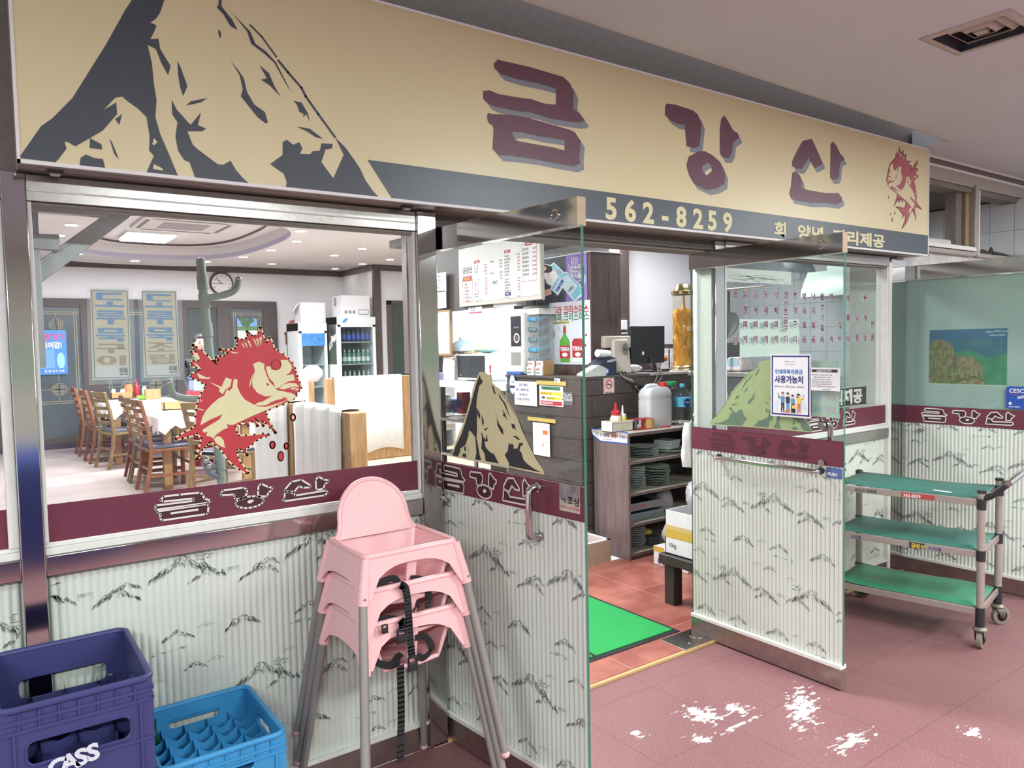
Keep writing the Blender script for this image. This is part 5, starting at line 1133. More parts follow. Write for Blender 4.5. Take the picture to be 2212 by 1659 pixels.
p, a0, b0, w, h = poster('pink_blue_poster', 'pink and blue abstract poster partly under the beer poster', 1166, 657, 1200, 780, M('poster_sky_wash', 122, 176, 222, rough=.5, var=.1), .001)
k = MB(); k.poly(fc, [(a0+.45*w, b0+.85*h), (a0+w, b0+.9*h), (a0+w, b0+.25*h), (a0+.35*w, b0+.45*h), (a0+.15*w, b0+.6*h)], M('poster_pink_wash', 226, 132, 186, rough=.5, var=.15), .0018); k.build('wash_print', p)
p, a0, b0, w, h = poster('beer_poster', 'white Christmas beer poster with green bottle and can on the tall cabinet', 1187, 655, 1277, 788, M('poster_frost', 220, 222, 232, rough=.5, var=.02), .0022)
c = .003; k = MB(); PR = M('poster_red', 186, 40, 48); PG = M('poster_green', 38, 110, 66)
k.text(fc, '테라 크리스마스', a0+.07*w, b0+.815*h, w*.145, PR, c, .02, wx=.93); k.text(fc, '해피 크리스마스', a0+.07*w, b0+.70*h, w*.145, PG, c, .02, wx=.93)
k.rect(fc, a0+.09*w, b0+.655*h, a0+.5*w, b0+.68*h, PG, c); k.text(fc, '테라 크리스마스 한정판', a0+.12*w, b0+.658*h, w*.05, YEL, c+.0006, .03, wx=.8)
k.poly(fc, [(a0+x*w, b0+y*h) for x, y in ((.27,.03),(.5,.03),(.51,.33),(.5,.38),(.42,.47),(.405,.63),(.355,.63),(.34,.47),(.26,.38),(.25,.33))], M('beer_green', 92, 168, 62, rough=.4), c)
k.rect(fc, a0+.345*w, b0+.5*h, a0+.415*w, b0+.6*h, PR, c+.0006); k.rect(fc, a0+.25*w, b0+.1*h, a0+.51*w, b0+.3*h, PR, c+.0006); k.text(fc, 'TERRA', a0+.265*w, b0+.215*h, w*.085, WHITE, c+.0012, .05, wx=.9); k.ell(fc, a0+.38*w, b0+.155*h, w*.07, h*.035, PAPER, c+.0012)
k.poly(fc, [(a0+x*w, b0+y*h) for x, y in ((.57,.04),(.82,.04),(.83,.36),(.79,.41),(.6,.41),(.56,.36))], PR, c); k.rect(fc, a0+.56*w, b0+.04*h, a0+.83*w, b0+.11*h, PAPER, c+.0006); k.text(fc, 'TERRA', a0+.575*w, b0+.225*h, w*.085, WHITE, c+.0012, .05, wx=.92); k.ell(fc, a0+.7*w, b0+.16*h, w*.07, h*.035, PAPER, c+.0012)
for i in range(14): k.ell(fc, a0+w*RNG.uniform(.05, .95), b0+h*RNG.uniform(.1, .62), w*.025, w*.025, WHITE, c-.0004)
for x, y in ((.1, .85), (.08, .72), (.9, .88), (.9, .46), (.88, .3)): k.ell(fc, a0+x*w, b0+y*h, w*.025, h*.02, RNG.choice((PR, PG)), c+.0006)
k.rect(fc, a0+.03*w, b0+.43*h, a0+.13*w, b0+.54*h, M('gift_grey', 150, 140, 138), c); k.build('advert_print', p)
# dark screen beside it
a, b_ = onx(1109, 567, 3.96), onx(1158, 664, 3.96)
t = thing('television', 'dark flat screen left of the poster-covered cabinet', 'screen', (3.97, (a.y+b_.y)/2, b_.z)); MB().bx(3.955, 3.995, 2.6, a.y, b_.z, a.z, TRIMB).build('case', t, bevel=.003); MB().bx(3.952, 3.955, 2.62, a.y-.015, b_.z+.02, a.z-.02, M('screen_grey', 92, 94, 100, rough=.25)).build('panel', t); MB().bx(3.96, 3.99, 2.62, 2.66, 1.335, b_.z, BLACK).build('stand', t)
# menu board (frame fm: looking from the hall side)
fm = Fr((3.70, 0, 0), (0, -1, 0)); A0, A1, Z0, Z1 = -3.40, -2.16, 1.945, 2.47
t = thing('menu_board', 'large white menu board with prices hanging above the serving hatch', 'menu board', fm.p(-2.8, Z0, 0))
MB().bx(3.702, 3.735, -A1, -A0, Z0, Z1, M('board_cream_edge', 214, 206, 194, rough=.5)).build('board', t, bevel=.002); MB().rect(fm, A0+.02, Z0+.035, A1-.01, Z1, PAPER, .0005).build('face', t)
k = MB(); PRc = M('menu_red', 190, 70, 80, rough=.6)
T_ = lambda s, x, z, sz, m, bo=.01, al='LEFT', wx=1: k.text(fm, s, x, z, sz, m, .0012, bo, al, wx)
T_('금강산', A0+.075, 2.245, .062, INK, .02, wx=.95)
k.stroke(fm, [(A0+.07, 1.985), (A0+.235, 1.985), (A0+.235, 2.19), (A0+.07, 2.19)], .004, PRc, .0012, True); k.rect(fm, A0+.075, 2.17, A0+.225, 2.215, PRc, .0014); k.text(fm, '차림세금', A0+.09, 2.182, .03, YEL, .002, .02, wx=.95)
for i, (s, p_) in enumerate((('대인', '5,000원'), ('7세이하', '3,000원'), ('주류반입시', '10,000원'))): T_(s, A0+.1, 2.132-.06*i, .026, INK); T_(p_, A0+.095, 2.105-.06*i, .024, PRc)
def col(x, z, rows, wp, hd=None, sz=.019, dz=.026, hm=None):
    if hd: k.rect(fm, x, z+.032, x+.09, z+.058, hm or PRc, .0012); k.text(fm, hd, x+.012, z+.037, .019, WHITE, .002, .02)
    for i, (s, p_) in enumerate(rows):
        if s: T_(s, x, z-dz*i, sz, INK)
        if p_: T_(p_, x+wp, z-dz*i, sz, PRc, .005, 'RIGHT')
col(A0+.27, 2.285, (('민     물', '14,000'), ('멍 소 막', '15,000'), ('피 해 멍', '10,000'), ('', '1,000')), .205, '회·초밥')
col(A0+.27, 2.165, (('우        럭', '11,000'), ('매        운', '11,000'), ('도 다 리', '11,000'), ('대     구', '11,000'), ('해     물', '10,000'), ('알        탕', '10,000'), ('활복장군', '20,000'), ('계산제외', '포장')), .205, sz=.017, dz=.0215)
col(A0+.52, 2.30, (('해 물 탕', '20,000'), ('', '17,000'), ('', '15,000')), .19); col(A0+.52, 2.2, (('전 복 탕', '20,000'), ('', '17,000'), ('', '7,000')), .19)
col(A0+.74, 2.325, (('가재손질', '10,000'), ('킹크랩손질', '8,000'), ('대게손질', '5,000'), ('낙지손질', '5,000'), ('꽃게손질', '5,000'), ('문어손질', '5,000'), ('손 질 비', '')), .225, '부재료')
col(A0+.74, 2.13, (('생선구이', '1,000'), ('해 파 전', '7,000'), ('사골감자탕', '7,000'), ('라면사리', '3,000'), ('해삼물야채', '7,000')), .225, sz=.018, dz=.024)
k.rect(fm, A0+.74, 2.0, A0+.83, 2.03, NAVY, .0012); k.text(fm, '주류', A0+.76, 2.006, .02, WHITE, .002, .02); col(A0+.74, 1.98, (('복 분 자', '15,000'),), .225)
k.stroke(fm, [(A0+.995, 2.1), (A0+1.19, 2.1), (A0+1.19, 2.40), (A0+.995, 2.40)], .0035, PRc, .0012, True); k.rect(fm, A0+1.04, 2.385, A0+1.13, 2.418, PRc, .0015); k.text(fm, '식사류', A0+1.053, 2.392, .022, WHITE, .002, .02)
for i, (s, p_) in enumerate((('갈치조림', '13,000'), ('서더리탕', '12,000'), ('동태찌개', '11,000'), ('제육볶음', '11,000'), ('부대찌개', '10,000'), ('김치찌개', '10,000'), ('된장찌개', '10,000'))): T_(s, A0+1.003, 2.35-.034*i, .024, INK, .012, wx=.9); T_(p_, A0+1.185, 2.35-.034*i, .024, PRc, .008, 'RIGHT', .9)
k.text(fm, '테슬라', A0+.555, 2.115, .034, PG, .0012, .02, wx=.8)
for i in range(3): T_('원산지 표시 국내산 배추 고춧가루', A0+.28, 1.985-.0115*i+.015, .0085, INK, 0)
k.build('lettering', t)
a = onx(1012, 664, 3.7); s = thing('small_sign', 'small white sign with pink edge under the menu board', 'sign', fm.p(-a.y, a.z-.05, .03)); fs = Fr((3.735, 0, 0), (0, -1, 0)); l, r_ = fs.px(1012, 664), fs.px(1041, 676)
MB().rect(fs, l[0], r_[1], r_[0], l[1], PAPER, 0, .004).rect(fs, l[0], r_[1], r_[0], r_[1]+.014, M('sign_pink', 216, 84, 132), .001).build('plate', s); MB().text(fs, '배추김치 국내산', l[0]+.03, r_[1]+.042, .022, INK, .001, .01, wx=.6).text(fs, '고춧가루 중국산', l[0]+.03, r_[1]+.02, .02, PBLUE, .001, .01, wx=.6).build('lettering', s)
# whiteboard and papers on the brown post left of the hatch
fp = Fr((3.7, 0, 0), (0, -1, 0)); k0 = fp.px(936, 672); k1 = fp.px(974, 768)
t = thing('whiteboard', 'narrow whiteboard with brown frame on the hatch post', 'whiteboard', fp.p(k0[0], k1[1], 0)); x0, x1, z0, z1 = k0[0], k1[0], k1[1], k0[1]
MB().rect(fp, x0, z0, x1, z1, OAK, .0, .02).build('frame', t); MB().rect(fp, x0+.03, z0+.02, x1-.02, z1-.02, WHITE, .001).build('panel', t)
for i, (ya, yb, ss, lb) in enumerate(((592, 629, ('남양주 콜택시', '콜비.1.000원', '1544-7001.번', '수산2동 2문'), 'upper'), (631, 665, ('계좌번호', '352-03 667', '금강산 식당'), 'lower'))):
    l, r_ = fp.px(937, ya), fp.px(965, yb); s = sheet('wall_paper_note', 'handwritten white note on the hatch post, the %s of two' % lb, 'notice', fp, l[0], r_[1], r_[0], l[1], PAPER, .004)
    n = MB()
    for j, q in enumerate(ss): n.text(fp, q, l[0]+.025, l[1]-.045-.032*j, .026, NAVY, .0046, .01, wx=.85)
    n.build('lettering', s)
# notices on the left face of the counter (x = 3.69)
fk = Fr((3.69, 0, 0), (0, -1, 0)); K79 = (7.9, (1080, 790))
def cnote(lab, P0, P1, m=PAPER, c=.002, name='counter_notice', cat='notice'):
    a, b_ = fk.pts([P0, P1], *K79); s = sheet(name, lab, cat, fk, a[0], b_[1], b_[0], a[1], m, c); return s, a[0], b_[1], b_[0]-a[0], a[1]-b_[1]
s, a0, b0, w, h = cnote('white taxi number notice on the left face of the counter', (247, 258), (636, 695)); k = MB()
for i, q in enumerate(('남양주 콜택시', '콜비.1.000원(천원)', '1544-7001.번', '수산2동 2문 주차장')): k.text(fk, q, a0+w*(.2 if i in (0, 2) else .09), b0+h*(.8-.2*i), h*.13, NAVY, .0032, .012, wx=.88)
k.build('lettering', s)
s, a0, b0, w, h = cnote('parking notice with yellow, red and green bars on the counter', (672, 335), (1085, 705)); k = MB(); BG = M('notice_green', 50, 120, 84); BY = M('notice_yellow', 232, 214, 66); BR = M('notice_red', 188, 44, 58)
k.rect(fk, a0+.1*w, b0+.8*h, a0+.88*w, b0+.97*h, BG, .003); k.text(fk, '주차장 이용 안내', a0+.16*w, b0+.84*h, h*.1, MATS['ghost_maroon'], .0036, .01, wx=.95)
k.rect(fk, a0+.05*w, b0+.54*h, a0+.93*w, b0+.7*h, BY, .003); k.text(fk, '공휴일 및 토요일 오전 7시부터', a0+.06*w, b0+.58*h, h*.11, BR, .0036, .02, wx=.66)
k.rect(fk, a0+.33*w, b0+.31*h, a0+.93*w, b0+.46*h, BY, .003); k.text(fk, '월요일 오전 7시까지', a0+.34*w, b0+.345*h, h*.11, INK, .0036, .02, wx=.68); k.ell(fk, a0+.17*w, b0+.38*h, w*.1, h*.06, M('notice_grey', 150, 150, 156), .003); k.ell(fk, a0+.19*w, b0+.43*h, w*.06, h*.05, MATS['notice_grey'], .003)
k.rect(fk, a0+.05*w, b0+.04*h, a0+.95*w, b0+.24*h, BR, .003); k.text(fk, '"주차요금"을 받지 않습니다.', a0+.07*w, b0+.095*h, h*.12, WHITE, .0036, .03, wx=.72); k.build('lettering', s)
s, a0, b0, w, h = cnote('dark sticker with white outlined lettering behind the parking notice', (1040, 440), (1245, 680), M('sticker_smoke', 104, 102, 104, rough=.5), .0012, 'sticker', 'sticker'); MB().text(fk, '요쓰', a0+.14*w, b0+.35*h, w*.44, WHITE, .002, .07).text(fk, '요쓰', a0+.14*w, b0+.35*h, w*.44, INK, .0026, .005).build('lettering', s)
TAPE = M('yellow_tape', 204, 178, 96, rough=.4)
s, a0, b0, w, h = cnote('long white receipt taped low on the counter face', (565, 960), (860, 1560), PAPER, .003, 'receipt'); k = MB(); k.rect(fk, a0+.6*w, b0+.66*h, a0+.88*w, b0+.78*h, ORG, .0036); k.stroke(fk, [(a0+.6*w, b0+.42*h), (a0+.88*w, b0+.42*h), (a0+.88*w, b0+.78*h), (a0+.6*w, b0+.78*h)], .002, ORG, .0038, True)
for i in range(14): k.stroke(fk, [(a0+.1*w, b0+h*(.92-.055*i)), (a0+w*RNG.uniform(.35, .55 if i < 9 else .85), b0+h*(.92-.055*i))], .0016, M('print_grey', 150, 152, 158), .0034)
k.rect(fk, a0+.55*w, b0+.3*h, a0+.65*w, b0+.37*h, M('stamp_pink', 214, 150, 160), .0036); k.build('printed_text', s)
a, b_ = fk.pts([(478, 865), (955, 985)], *K79); tag(MB().rect(fk, a[0], b_[1], b_[0], a[1], TAPE, .0042, .0006).build('tape_strip', loc=fk.p(a[0], a[1], .004)), 'wide yellow tape strip holding the receipt on the counter', 'tape')
a, b_ = fk.pts([(630, 250), (1135, 345)], *K79); tag(MB().rect(fk, a[0], b_[1], b_[0], a[1], TAPE, .0042, .0006).build('tape_strip', loc=fk.p(a[0], a[1], .004)), 'yellow tape strip along the top of the parking notice', 'tape')
s, a0, b0, w, h = cnote('small card logo sticker above the parking notice', (935, 215), (1035, 285), PAPER, .0052, 'card_sticker', 'sticker'); MB().text(fk, 'VISA', a0+.1*w, b0+.2*h, h*.7, NAVY, .006, .03, wx=.72).build('lettering', s)
a = fk.pts([(215, 320)], *K79)[0]; s = thing('round_sticker', 'oval blue and white sticker at the left end of the counter', 'sticker', fk.p(*a, .001)); MB().ell(fk, *a, .045, .085, PBLUE, .0012).ell(fk, *a, .039, .078, PAPER, .0016).build('sheet', s); MB().rect(fk, a[0]-.036, a[1]-.03, a[0]+.036, a[1]-.008, NAVY, .0021).text(fk, '모범', a[0]-.022, a[1]+.012, .024, INK, .0021, .02).build('lettering', s)
fn = Fr((0, 1.686, 0), (1, 0, 0)); l, r_ = fn.px(1303, 817), fn.px(1327, 849)
s = sheet('no_smoking_sign', 'small pale no-smoking sign on the front of the counter', 'sign', fn, l[0], r_[1], r_[0], l[1], M('sign_pale_pink', 214, 196, 192), .002); k = MB(); cx_, cz_ = (l[0]+r_[0])/2, (l[1]+r_[1])/2
k.ell(fn, cx_, cz_+.01, .035, .035, PR, .003, 0, 22, .8); k.stroke(fn, [(cx_-.024, cz_+.034), (cx_+.024, cz_-.014)], .006, PR, .003); k.stroke(fn, [(cx_-.022, cz_+.01), (cx_+.022, cz_+.01)], .007, INK, .0028); k.text(fn, '금연구역', cx_-.034, cz_-.06, .018, INK, .003, .01); k.stroke(fn, [(l[0]+.006, r_[1]+.006), (r_[0]-.006, r_[1]+.006), (r_[0]-.006, l[1]-.006), (l[0]+.006, l[1]-.006)], .003, PR, .003, True); k.build('lettering', s)

# ------------------------------------------------------------------ things on the counter and worktop
CT = 1.336
a = onz(1100, 800, CT); BEIGE = M('machine_white', 226, 224, 220, rough=.35)
yc = 2.5; t = thing('coffee_machine', 'white coffee machine with dark picture panel at the left end of the counter', 'coffee machine', (3.83, yc, CT)); zt = onx(1100, 677, 3.74).z; y0, y1 = onx(1131, 740, 3.74).y, onx(1098, 740, 3.74).y
MB().bx(3.745, 4.0, y0, y1, CT, zt, BEIGE).build('body', t, bevel=.015); f_ = Fr((3.744, 0, 0), (0, -1, 0)); pa, pb = f_.px(1103, 684), f_.px(1126, 748)
MB().rect(f_, pa[0], pb[1], pb[0], pa[1], M('panel_dark', 48, 46, 54, rough=.3), .001).ell(f_, (pa[0]+pb[0])/2+.01, pb[1]+.07, .042, .042, PAPER, .0016).ell(f_, (pa[0]+pb[0])/2+.01, pb[1]+.07, .03, .03, M('coffee_brown', 104, 76, 60), .0022).text(f_, 'TEATIME', pa[0]+.04, pa[1]-.1, .02, M('panel_lilac', 170, 160, 214), .0016, .02).build('picture_panel', t)
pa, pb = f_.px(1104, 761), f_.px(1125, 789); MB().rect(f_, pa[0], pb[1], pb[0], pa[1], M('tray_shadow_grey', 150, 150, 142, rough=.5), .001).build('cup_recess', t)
y0, y1 = onx(1168, 740, 3.82).y, onx(1136, 740, 3.82).y; t = thing('cup_dispenser', 'clear stacked sachet dispenser with blue packets beside the coffee machine', 'dispenser', (3.87, (y0+y1)/2, CT)); zt = onx(1150, 680, 3.82).z
MB().bx(3.8, 3.96, y0, y1, CT, zt, film('clear_acrylic', srgb(206, 212, 214), .35)).build('case', t); MB().bx(3.79, 3.97, y0-.02, y1+.04, zt, zt+.05, BEIGE).lathe([(.09, 0), (.1, .02), (.02, .035), (0, .035)], (3.88, (y0+y1)/2+.05, zt+.05), M('lid_silver', 190, 190, 190, rough=.3, metal=.6), 20).build('top_unit', t)
for i in range(5): 
    z = CT+.1+.085*i; k = MB(); k.add([V((3.785, y0+.02, z)), V((3.785, y1-.01, z+.015)), V((3.93, y1-.01, z+.05)), V((3.93, y0+.02, z+.035)), V((3.785, y0+.02, z+.03)), V((3.785, y1-.01, z+.04)), V((3.93, y1-.01, z+.07)), V((3.93, y0+.02, z+.06))], [(3, 2, 1, 0), (4, 5, 6, 7), (0, 1, 5, 4), (1, 2, 6, 5), (2, 3, 7, 6), (3, 0, 4, 7)], M('packet_blue', 92, 168, 210, rough=.35) if i in (1, 4) else M('packet_blue_grey', 110, 138, 150, rough=.35)); k.build('sachet', t, bevel=.004)
for px, lab, m in ((1144, 'wooden card rack with white cards on the counter near the cup dispenser', OAK), (1162, 'second small card rack with white cards next to the wooden one', OAK)):
    p = onx(px, 811, 3.72); t = thing('card_rack', lab, 'card rack', (3.76, p.y, CT)); MB().bx(3.74, 3.84, p.y-.05, p.y+.05, CT, CT+.115, m).build('rack', t, bevel=.003)
    for i in range(2): MB().bx(3.725+.012*i, 3.735+.012*i, p.y-.045, p.y+.04, CT, CT+.07+.045*i, PAPER).build('card', t); fx = Fr((3.7245+.012*i, 0, 0), (0, -1, 0)); MB().text(fx, '금강산', -p.y-.035, CT+.04+.045*i, .022, PRc, .001, .03, wx=.9).text(fx, '562-8259', -p.y-.035, CT+.015+.045*i, .016, INK, .001, .02, wx=.9).build('lettering', t)
p = onx(1113, 806, 3.72); seat('blue_folder', 'flat blue folder lying under the coffee machine edge', 'folder', MB().bx(3.7, 3.74, p.y-.1, p.y+.1, CT, CT+.025, M('folder_blue', 60, 100, 178)), (3.72, p.y, CT), bevel=.003)
# card terminal, two screens
def at(px, py, z=CT): p = onz(px, py, z); return p
p = ony(1298, 808, 1.75); t = thing('card_terminal', 'navy card payment terminal with white paper roll on the counter corner', 'card reader', (p.x, 1.78, CT)); NB = M('terminal_navy', 46, 52, 70, rough=.35); x0, x1 = ony(1277, 800, 1.75).x, ony(1322, 800, 1.75).x
k = MB(); pr_ = [(x0, CT), (x1, CT), (x1, CT+.13), (x1-.07, CT+.15), (x0+.02, CT+.07)]; k.poly(Fr((0, 1.7, 0), (1, 0, 0)), pr_, NB, 0, (), .14); k.poly(Fr((0, 1.84, 0), (-1, 0, 0)), [(-a, b_) for a, b_ in pr_[::-1]], NB, 0); k.build('body', t, bevel=.006)
MB().tube([(x1-.17, 1.73, CT+.175), (x1-.05, 1.73, CT+.165)], .03, WHITE, 16).build('paper_roll', t); MB().text(Fr((0, 1.698, 0), (1, 0, 0)), 'SPEEDEX', x0+.12, CT+.1, .024, PAPER, .001, .02, rot=.12).ell(Fr((0, 1.698, 0), (1, 0, 0)), x1-.1, CT+.035, .018, .024, PBLUE, .001).ell(Fr((0, 1.698, 0), (1, 0, 0)), x1-.1, CT+.035, .01, .014, WHITE, .0015).build('lettering', t)
k = MB(); f_ = Fr((0, 1.69, 0), (1, 0, 0)); kp = [(x0-.12, CT), (x0+.1, CT), (x0+.1, CT+.06), (x0+.03, CT+.085), (x0-.12, CT+.02)]; k.poly(f_, kp, M('keypad_grey', 190, 192, 188), 0, (), .09); k.poly(Fr((0, 1.78, 0), (-1, 0, 0)), [(-a, b_) for a, b_ in kp[::-1]], MATS['keypad_grey']); tag(k.build('keypad_unit', bevel=.004, loc=(x0, 1.73, CT)), 'pale grey keypad unit in front of the navy card terminal', 'keypad')
POS = M('pos_beige', 190, 182, 168, rough=.45, var=.03)
y = 1.9; x0, x1 = ony(1283, 750, y).x, ony(1352, 750, y).x; z0, z1 = ony(1320, 785, y).z, ony(1320, 719, y).z
t = thing('pos_terminal', 'beige backed order screen turned away on the counter', 'screen', ((x0+x1)/2, y, CT)); MB().box(((x0+x1)/2, y, (z0+z1)/2), (x1-x0, .03, z1-z0), BLACK).build('screen_body', t, bevel=.006); MB().bx(x0-.004, x1+.004, y-.018, y-.012, z1-.012, z1+.004, BEIGE).bx(x0-.004, x0+.006, y-.018, y-.012, z0, z1, BEIGE).build('bezel', t)
MB().box(((x0+x1)/2+.02, y-.04, z1-.075), ((x1-x0)*.84, .06, .1), POS).build('back_cover', t, bevel=.012)
xs0, xs1 = ony(1319, 780, 1.8).x, ony(1359, 780, 1.8).x; MB().box(((xs0+xs1)/2, 1.8, CT+.14), (xs1-xs0, .07, .28), POS, top=(.82, .5)).build('stand', t, bevel=.015)
f_ = Fr((0, 1.757, 0), (1, 0, 0)); MB().ell(f_, (xs0+xs1)/2+.01, CT+.2, .034, .05, M('pos_badge', 132, 128, 124, metal=.4), .012).text(f_, 'Anno', (xs0+xs1)/2-.018, CT+.192, .022, INK, .0135, .02).build('badge', t)
y = 1.86; x0, x1 = ony(1360, 740, y).x, ony(1433, 740, y).x; z0, z1 = ony(1396, 785, y).z, ony(1396, 704, y).z
t = thing('monitor', 'black computer monitor seen from behind on the counter', 'monitor', ((x0+x1)/2, y, CT)); MB().box(((x0+x1)/2, y, (z0+z1)/2), (x1-x0, .028, z1-z0), BLACK, top=(1.02, 1)).build('case', t, bevel=.006); MB().ell(Fr((0, y-.0145, 0), (1, 0, 0)), (x0+x1)/2-.06, (z0+z1)/2-.07, .012, .016, ALU, .001).build('badge', t)
MB().bar(((x0+x1)/2+.02, y+.0, z0+.06), ((x0+x1)/2+.08, y-.02, CT+.012), .05, .03, BLACK).bx((x0+x1)/2-.05, (x0+x1)/2+.16, y-.1, y+.08, CT, CT+.014, BLACK).build('stand', t)
CB = M('grey_cable', 128, 122, 116, rough=.5)
k = MB()
for i, (px_, e) in enumerate(((1335, 0), (1343, 1), (1350, 2))): k.tube(smoothp([ony(px_, 803, 1.76), ony(px_+18, 818+3*e, 1.66), ony(px_+45, 832+4*e, 1.66), ony(1372+e*2, 836, 1.66), ony(1392, 850, 1.662)]), .006, BLACK if e else CB, 6)
tag(k.build('cable_bundle', loc=ony(1350, 805, 1.7)), 'bundle of dark cables hanging over the counter front', 'cable')
k = MB()
for px_, e in ((1418, 0), (1424, 1)): k.tube(smoothp([ony(px_, 785, 1.86), ony(px_+3, 800, 1.67), ony(px_+1+4*e, 815, 1.66), ony(px_-6, 830, 1.66), ony(px_-10+4*e, 838, 1.66)]), .005, CB, 6)
tag(k.build('cable_bundle', loc=ony(1420, 800, 1.7)), 'pair of grey cables running down from the black monitor', 'cable')
p = ony(1385, 800, 1.8); k = MB(); k.sph((p.x, 1.9, CT+.035), .11, PAPER, 12, 6, (1, .4, .3)); tag(k.build('paper_bundle', loc=(p.x, 1.9, CT)), 'crumpled white papers under the black monitor', 'paper')
y = 2.0; k0, k1 = ony(1355, 762, 2.55), ony(1372, 735, 2.55); tag(MB().sph((k0.x+.03, 2.2, CT+.13), .075, WHITE, 12, 8, (.8, .7, 1.7)).sph((k0.x+.05, 2.13, CT+.1), .03, ORG, 8, 6).build('snack_bag', loc=(k0.x, 2.2, CT)), 'white snack bag between the two screens', 'bag')
# ginseng jar
p = ony(1476, 799, 1.86); y = 1.86; R_ = .088; z1 = ony(1476, 612, y).z; H_ = z1-1.338
t = thing('ginseng_jar', 'tall ridged glass jar of amber ginseng liquor with brass lid', 'jar', (p.x, y, 1.338)); gp = []
for i in range(41): z = .02+(H_-.12)*i/40; gp.append((R_*(1-.06*abs(sin(i/40*pi*4))), z))
MB().lathe([(R_*.8, .0), (R_, .012), (R_*1.05, .02)]+gp[1:], (p.x, y, 1.338), glass('jar_glass', (.96, .94, .86), 1.2), 28).build('glass', t, smooth=60)
MB().lathe([(0, .012)]+[(r_*.955, z) for r_, z in gp[:33]]+[(0, gp[32][1])], (p.x, y, 1.338), M('amber_liquor', 214, 158, 66, rough=.12, var=.1, scale=12), 28).build('liquor', t, smooth=60)
k = MB(); RT = M('ginseng_root', 204, 150, 74, rough=.6, var=.2); RTD = M('ginseng_root_dark', 160, 108, 48, rough=.6)
for i in range(150):
    a = RNG.uniform(0, 2*pi); z = RNG.uniform(.05, H_-.2); s = R_*.97; a2 = a+RNG.uniform(-.35, .35)
    P = [V((p.x+s*cos(a), y+s*sin(a), 1.338+z)), V((p.x+s*1.0*cos((a+a2)/2), y+s*sin((a+a2)/2), 1.338+z-.03)), V((p.x+s*cos(a2), y+s*sin(a2), 1.338+z-RNG.uniform(.05, .1)))]
    k.tube(P, [.003, .0025, .001], RNG.choice((RT, RT, RTD)), 5)
k.lathe([(.05, -.12), (.03, -.04), (.012, 0), (.008, .06), (.008, .1)], (p.x-.01, y-.02, 1.338+H_-.2), RT, 10); k.build('ginseng_root', t)
BR_ = M('brass', 150, 136, 96, rough=.25, metal=.9); MB().lathe([(R_*1.02, H_-.1), (R_*1.12, H_-.098), (R_*1.12, H_-.068), (R_*.9, H_-.062), (R_*.85, H_-.045), (R_*.6, H_-.012), (0, H_)], (p.x, y, 1.338), BR_, 28).build('lid', t); MB().lathe([(R_*1.2, 0), (R_*1.25, .008), (R_*1.12, .018), (R_*1.18, .03), (R_*1.05, .04)], (p.x, y, 1.338), BR_, 28).build('base_ring', t); f_ = Fr((p.x, y-R_*1.03, 0), (1, 0, 0)); MB().rect(f_, -.05, 1.338+.34, .02, 1.338+.37, M('label_cream', 206, 190, 150), 0, .002).text(f_, '수삼', -.035, 1.346+.34, .022, INK, .001, .01).build('label', t)
for px_ in (1435, 1448): p = ony(px_, 775, 2.57); o = MB().bx(p.x-.055, p.x+.055, 2.545, 2.58, p.z-.1, p.z+.1, WHITE).bx(p.x-.03, p.x+.03, 2.54, 2.548, p.z-.05, p.z+.05, ALU); tag(o.build('wall_switch', bevel=.004, loc=(p.x, 2.57, p.z)), 'white switch plate on the wall behind the counter, ' + ('nearer the monitor' if px_ == 1435 else 'nearer the ginseng jar'), 'switch', 'wall switches')
p = ony(1347, 702, 2.55); tag(MB().bx(p.x-.035, p.x+.035, 2.535, 2.56, p.z-.045, p.z+.045, WHITE).build('wall_switch', bevel=.004, loc=(p.x, 2.55, p.z)), 'lone cream switch on the brown post beside the tall cabinet', 'switch')
# worktop things
WT = 1.256; y0, y1 = onx(1047, 790, 3.76).y, onx(980, 790, 3.76).y; zt = onx(1010, 765, 3.76).z
t = thing('microwave', 'black fronted microwave oven on the white worktop', 'microwave', (3.9, (y0+y1)/2, WT)); MB().bx(3.77, 4.1, y0, y1, WT+.01, zt, WHITE).build('body', t, bevel=.006); f_ = Fr((3.768, 0, 0), (0, -1, 0)); MB().rect(f_, -y1+.06, WT+.03, -y0-.01, zt-.015, M('microwave_black', 52, 56, 62, rough=.15), .001).build('door', t); MB().rect(f_, -y1+.01, WT+.03, -y1+.055, zt-.015, BEIGE, .001).build('side_trim', t); MB().text(f_, 'LG', -y1+.1, WT+.045, .02, PAPER, .002, .01).build('lettering', t)
k = MB(); ribbon(k, [(3.775, y1+.03, zt+.005), (3.74, y1+.04, zt-.02), (3.735, y1+.05, WT+.12), (3.73, y1+.05, WT+.02)], .22, M('speckled_cloth', 206, 200, 192, rough=.8, var=.3, scale=90), (0, 1, 0), .006); tag(k.build('dish_cloth', loc=(3.74, y1+.05, WT)), 'speckled cloth hanging over the left side of the microwave', 'cloth')
yc = onx(990, 745, 3.85).y; t = thing('food_cover', 'pale blue domed food cover on a plate on top of the microwave', 'food cover', (3.88, yc, zt)); DM = M('dome_pale_blue', 184, 200, 216, rough=.2); MB().lathe([(.13, .028), (.128, .05), (.105, .1), (.06, .13), (.015, .138), (.02, .15), (.012, .162), (0, .163)], (3.88, yc, zt), DM, 24).build('dome', t, smooth=50); MB().lathe([(.1, 0), (.14, .02), (.145, .028), (.1, .024), (0, .024)], (3.88, yc, zt), M('plate_brown', 120, 92, 82, rough=.4), 24).build('plate', t)
yc = onx(1025, 755, 3.85).y; k = MB()
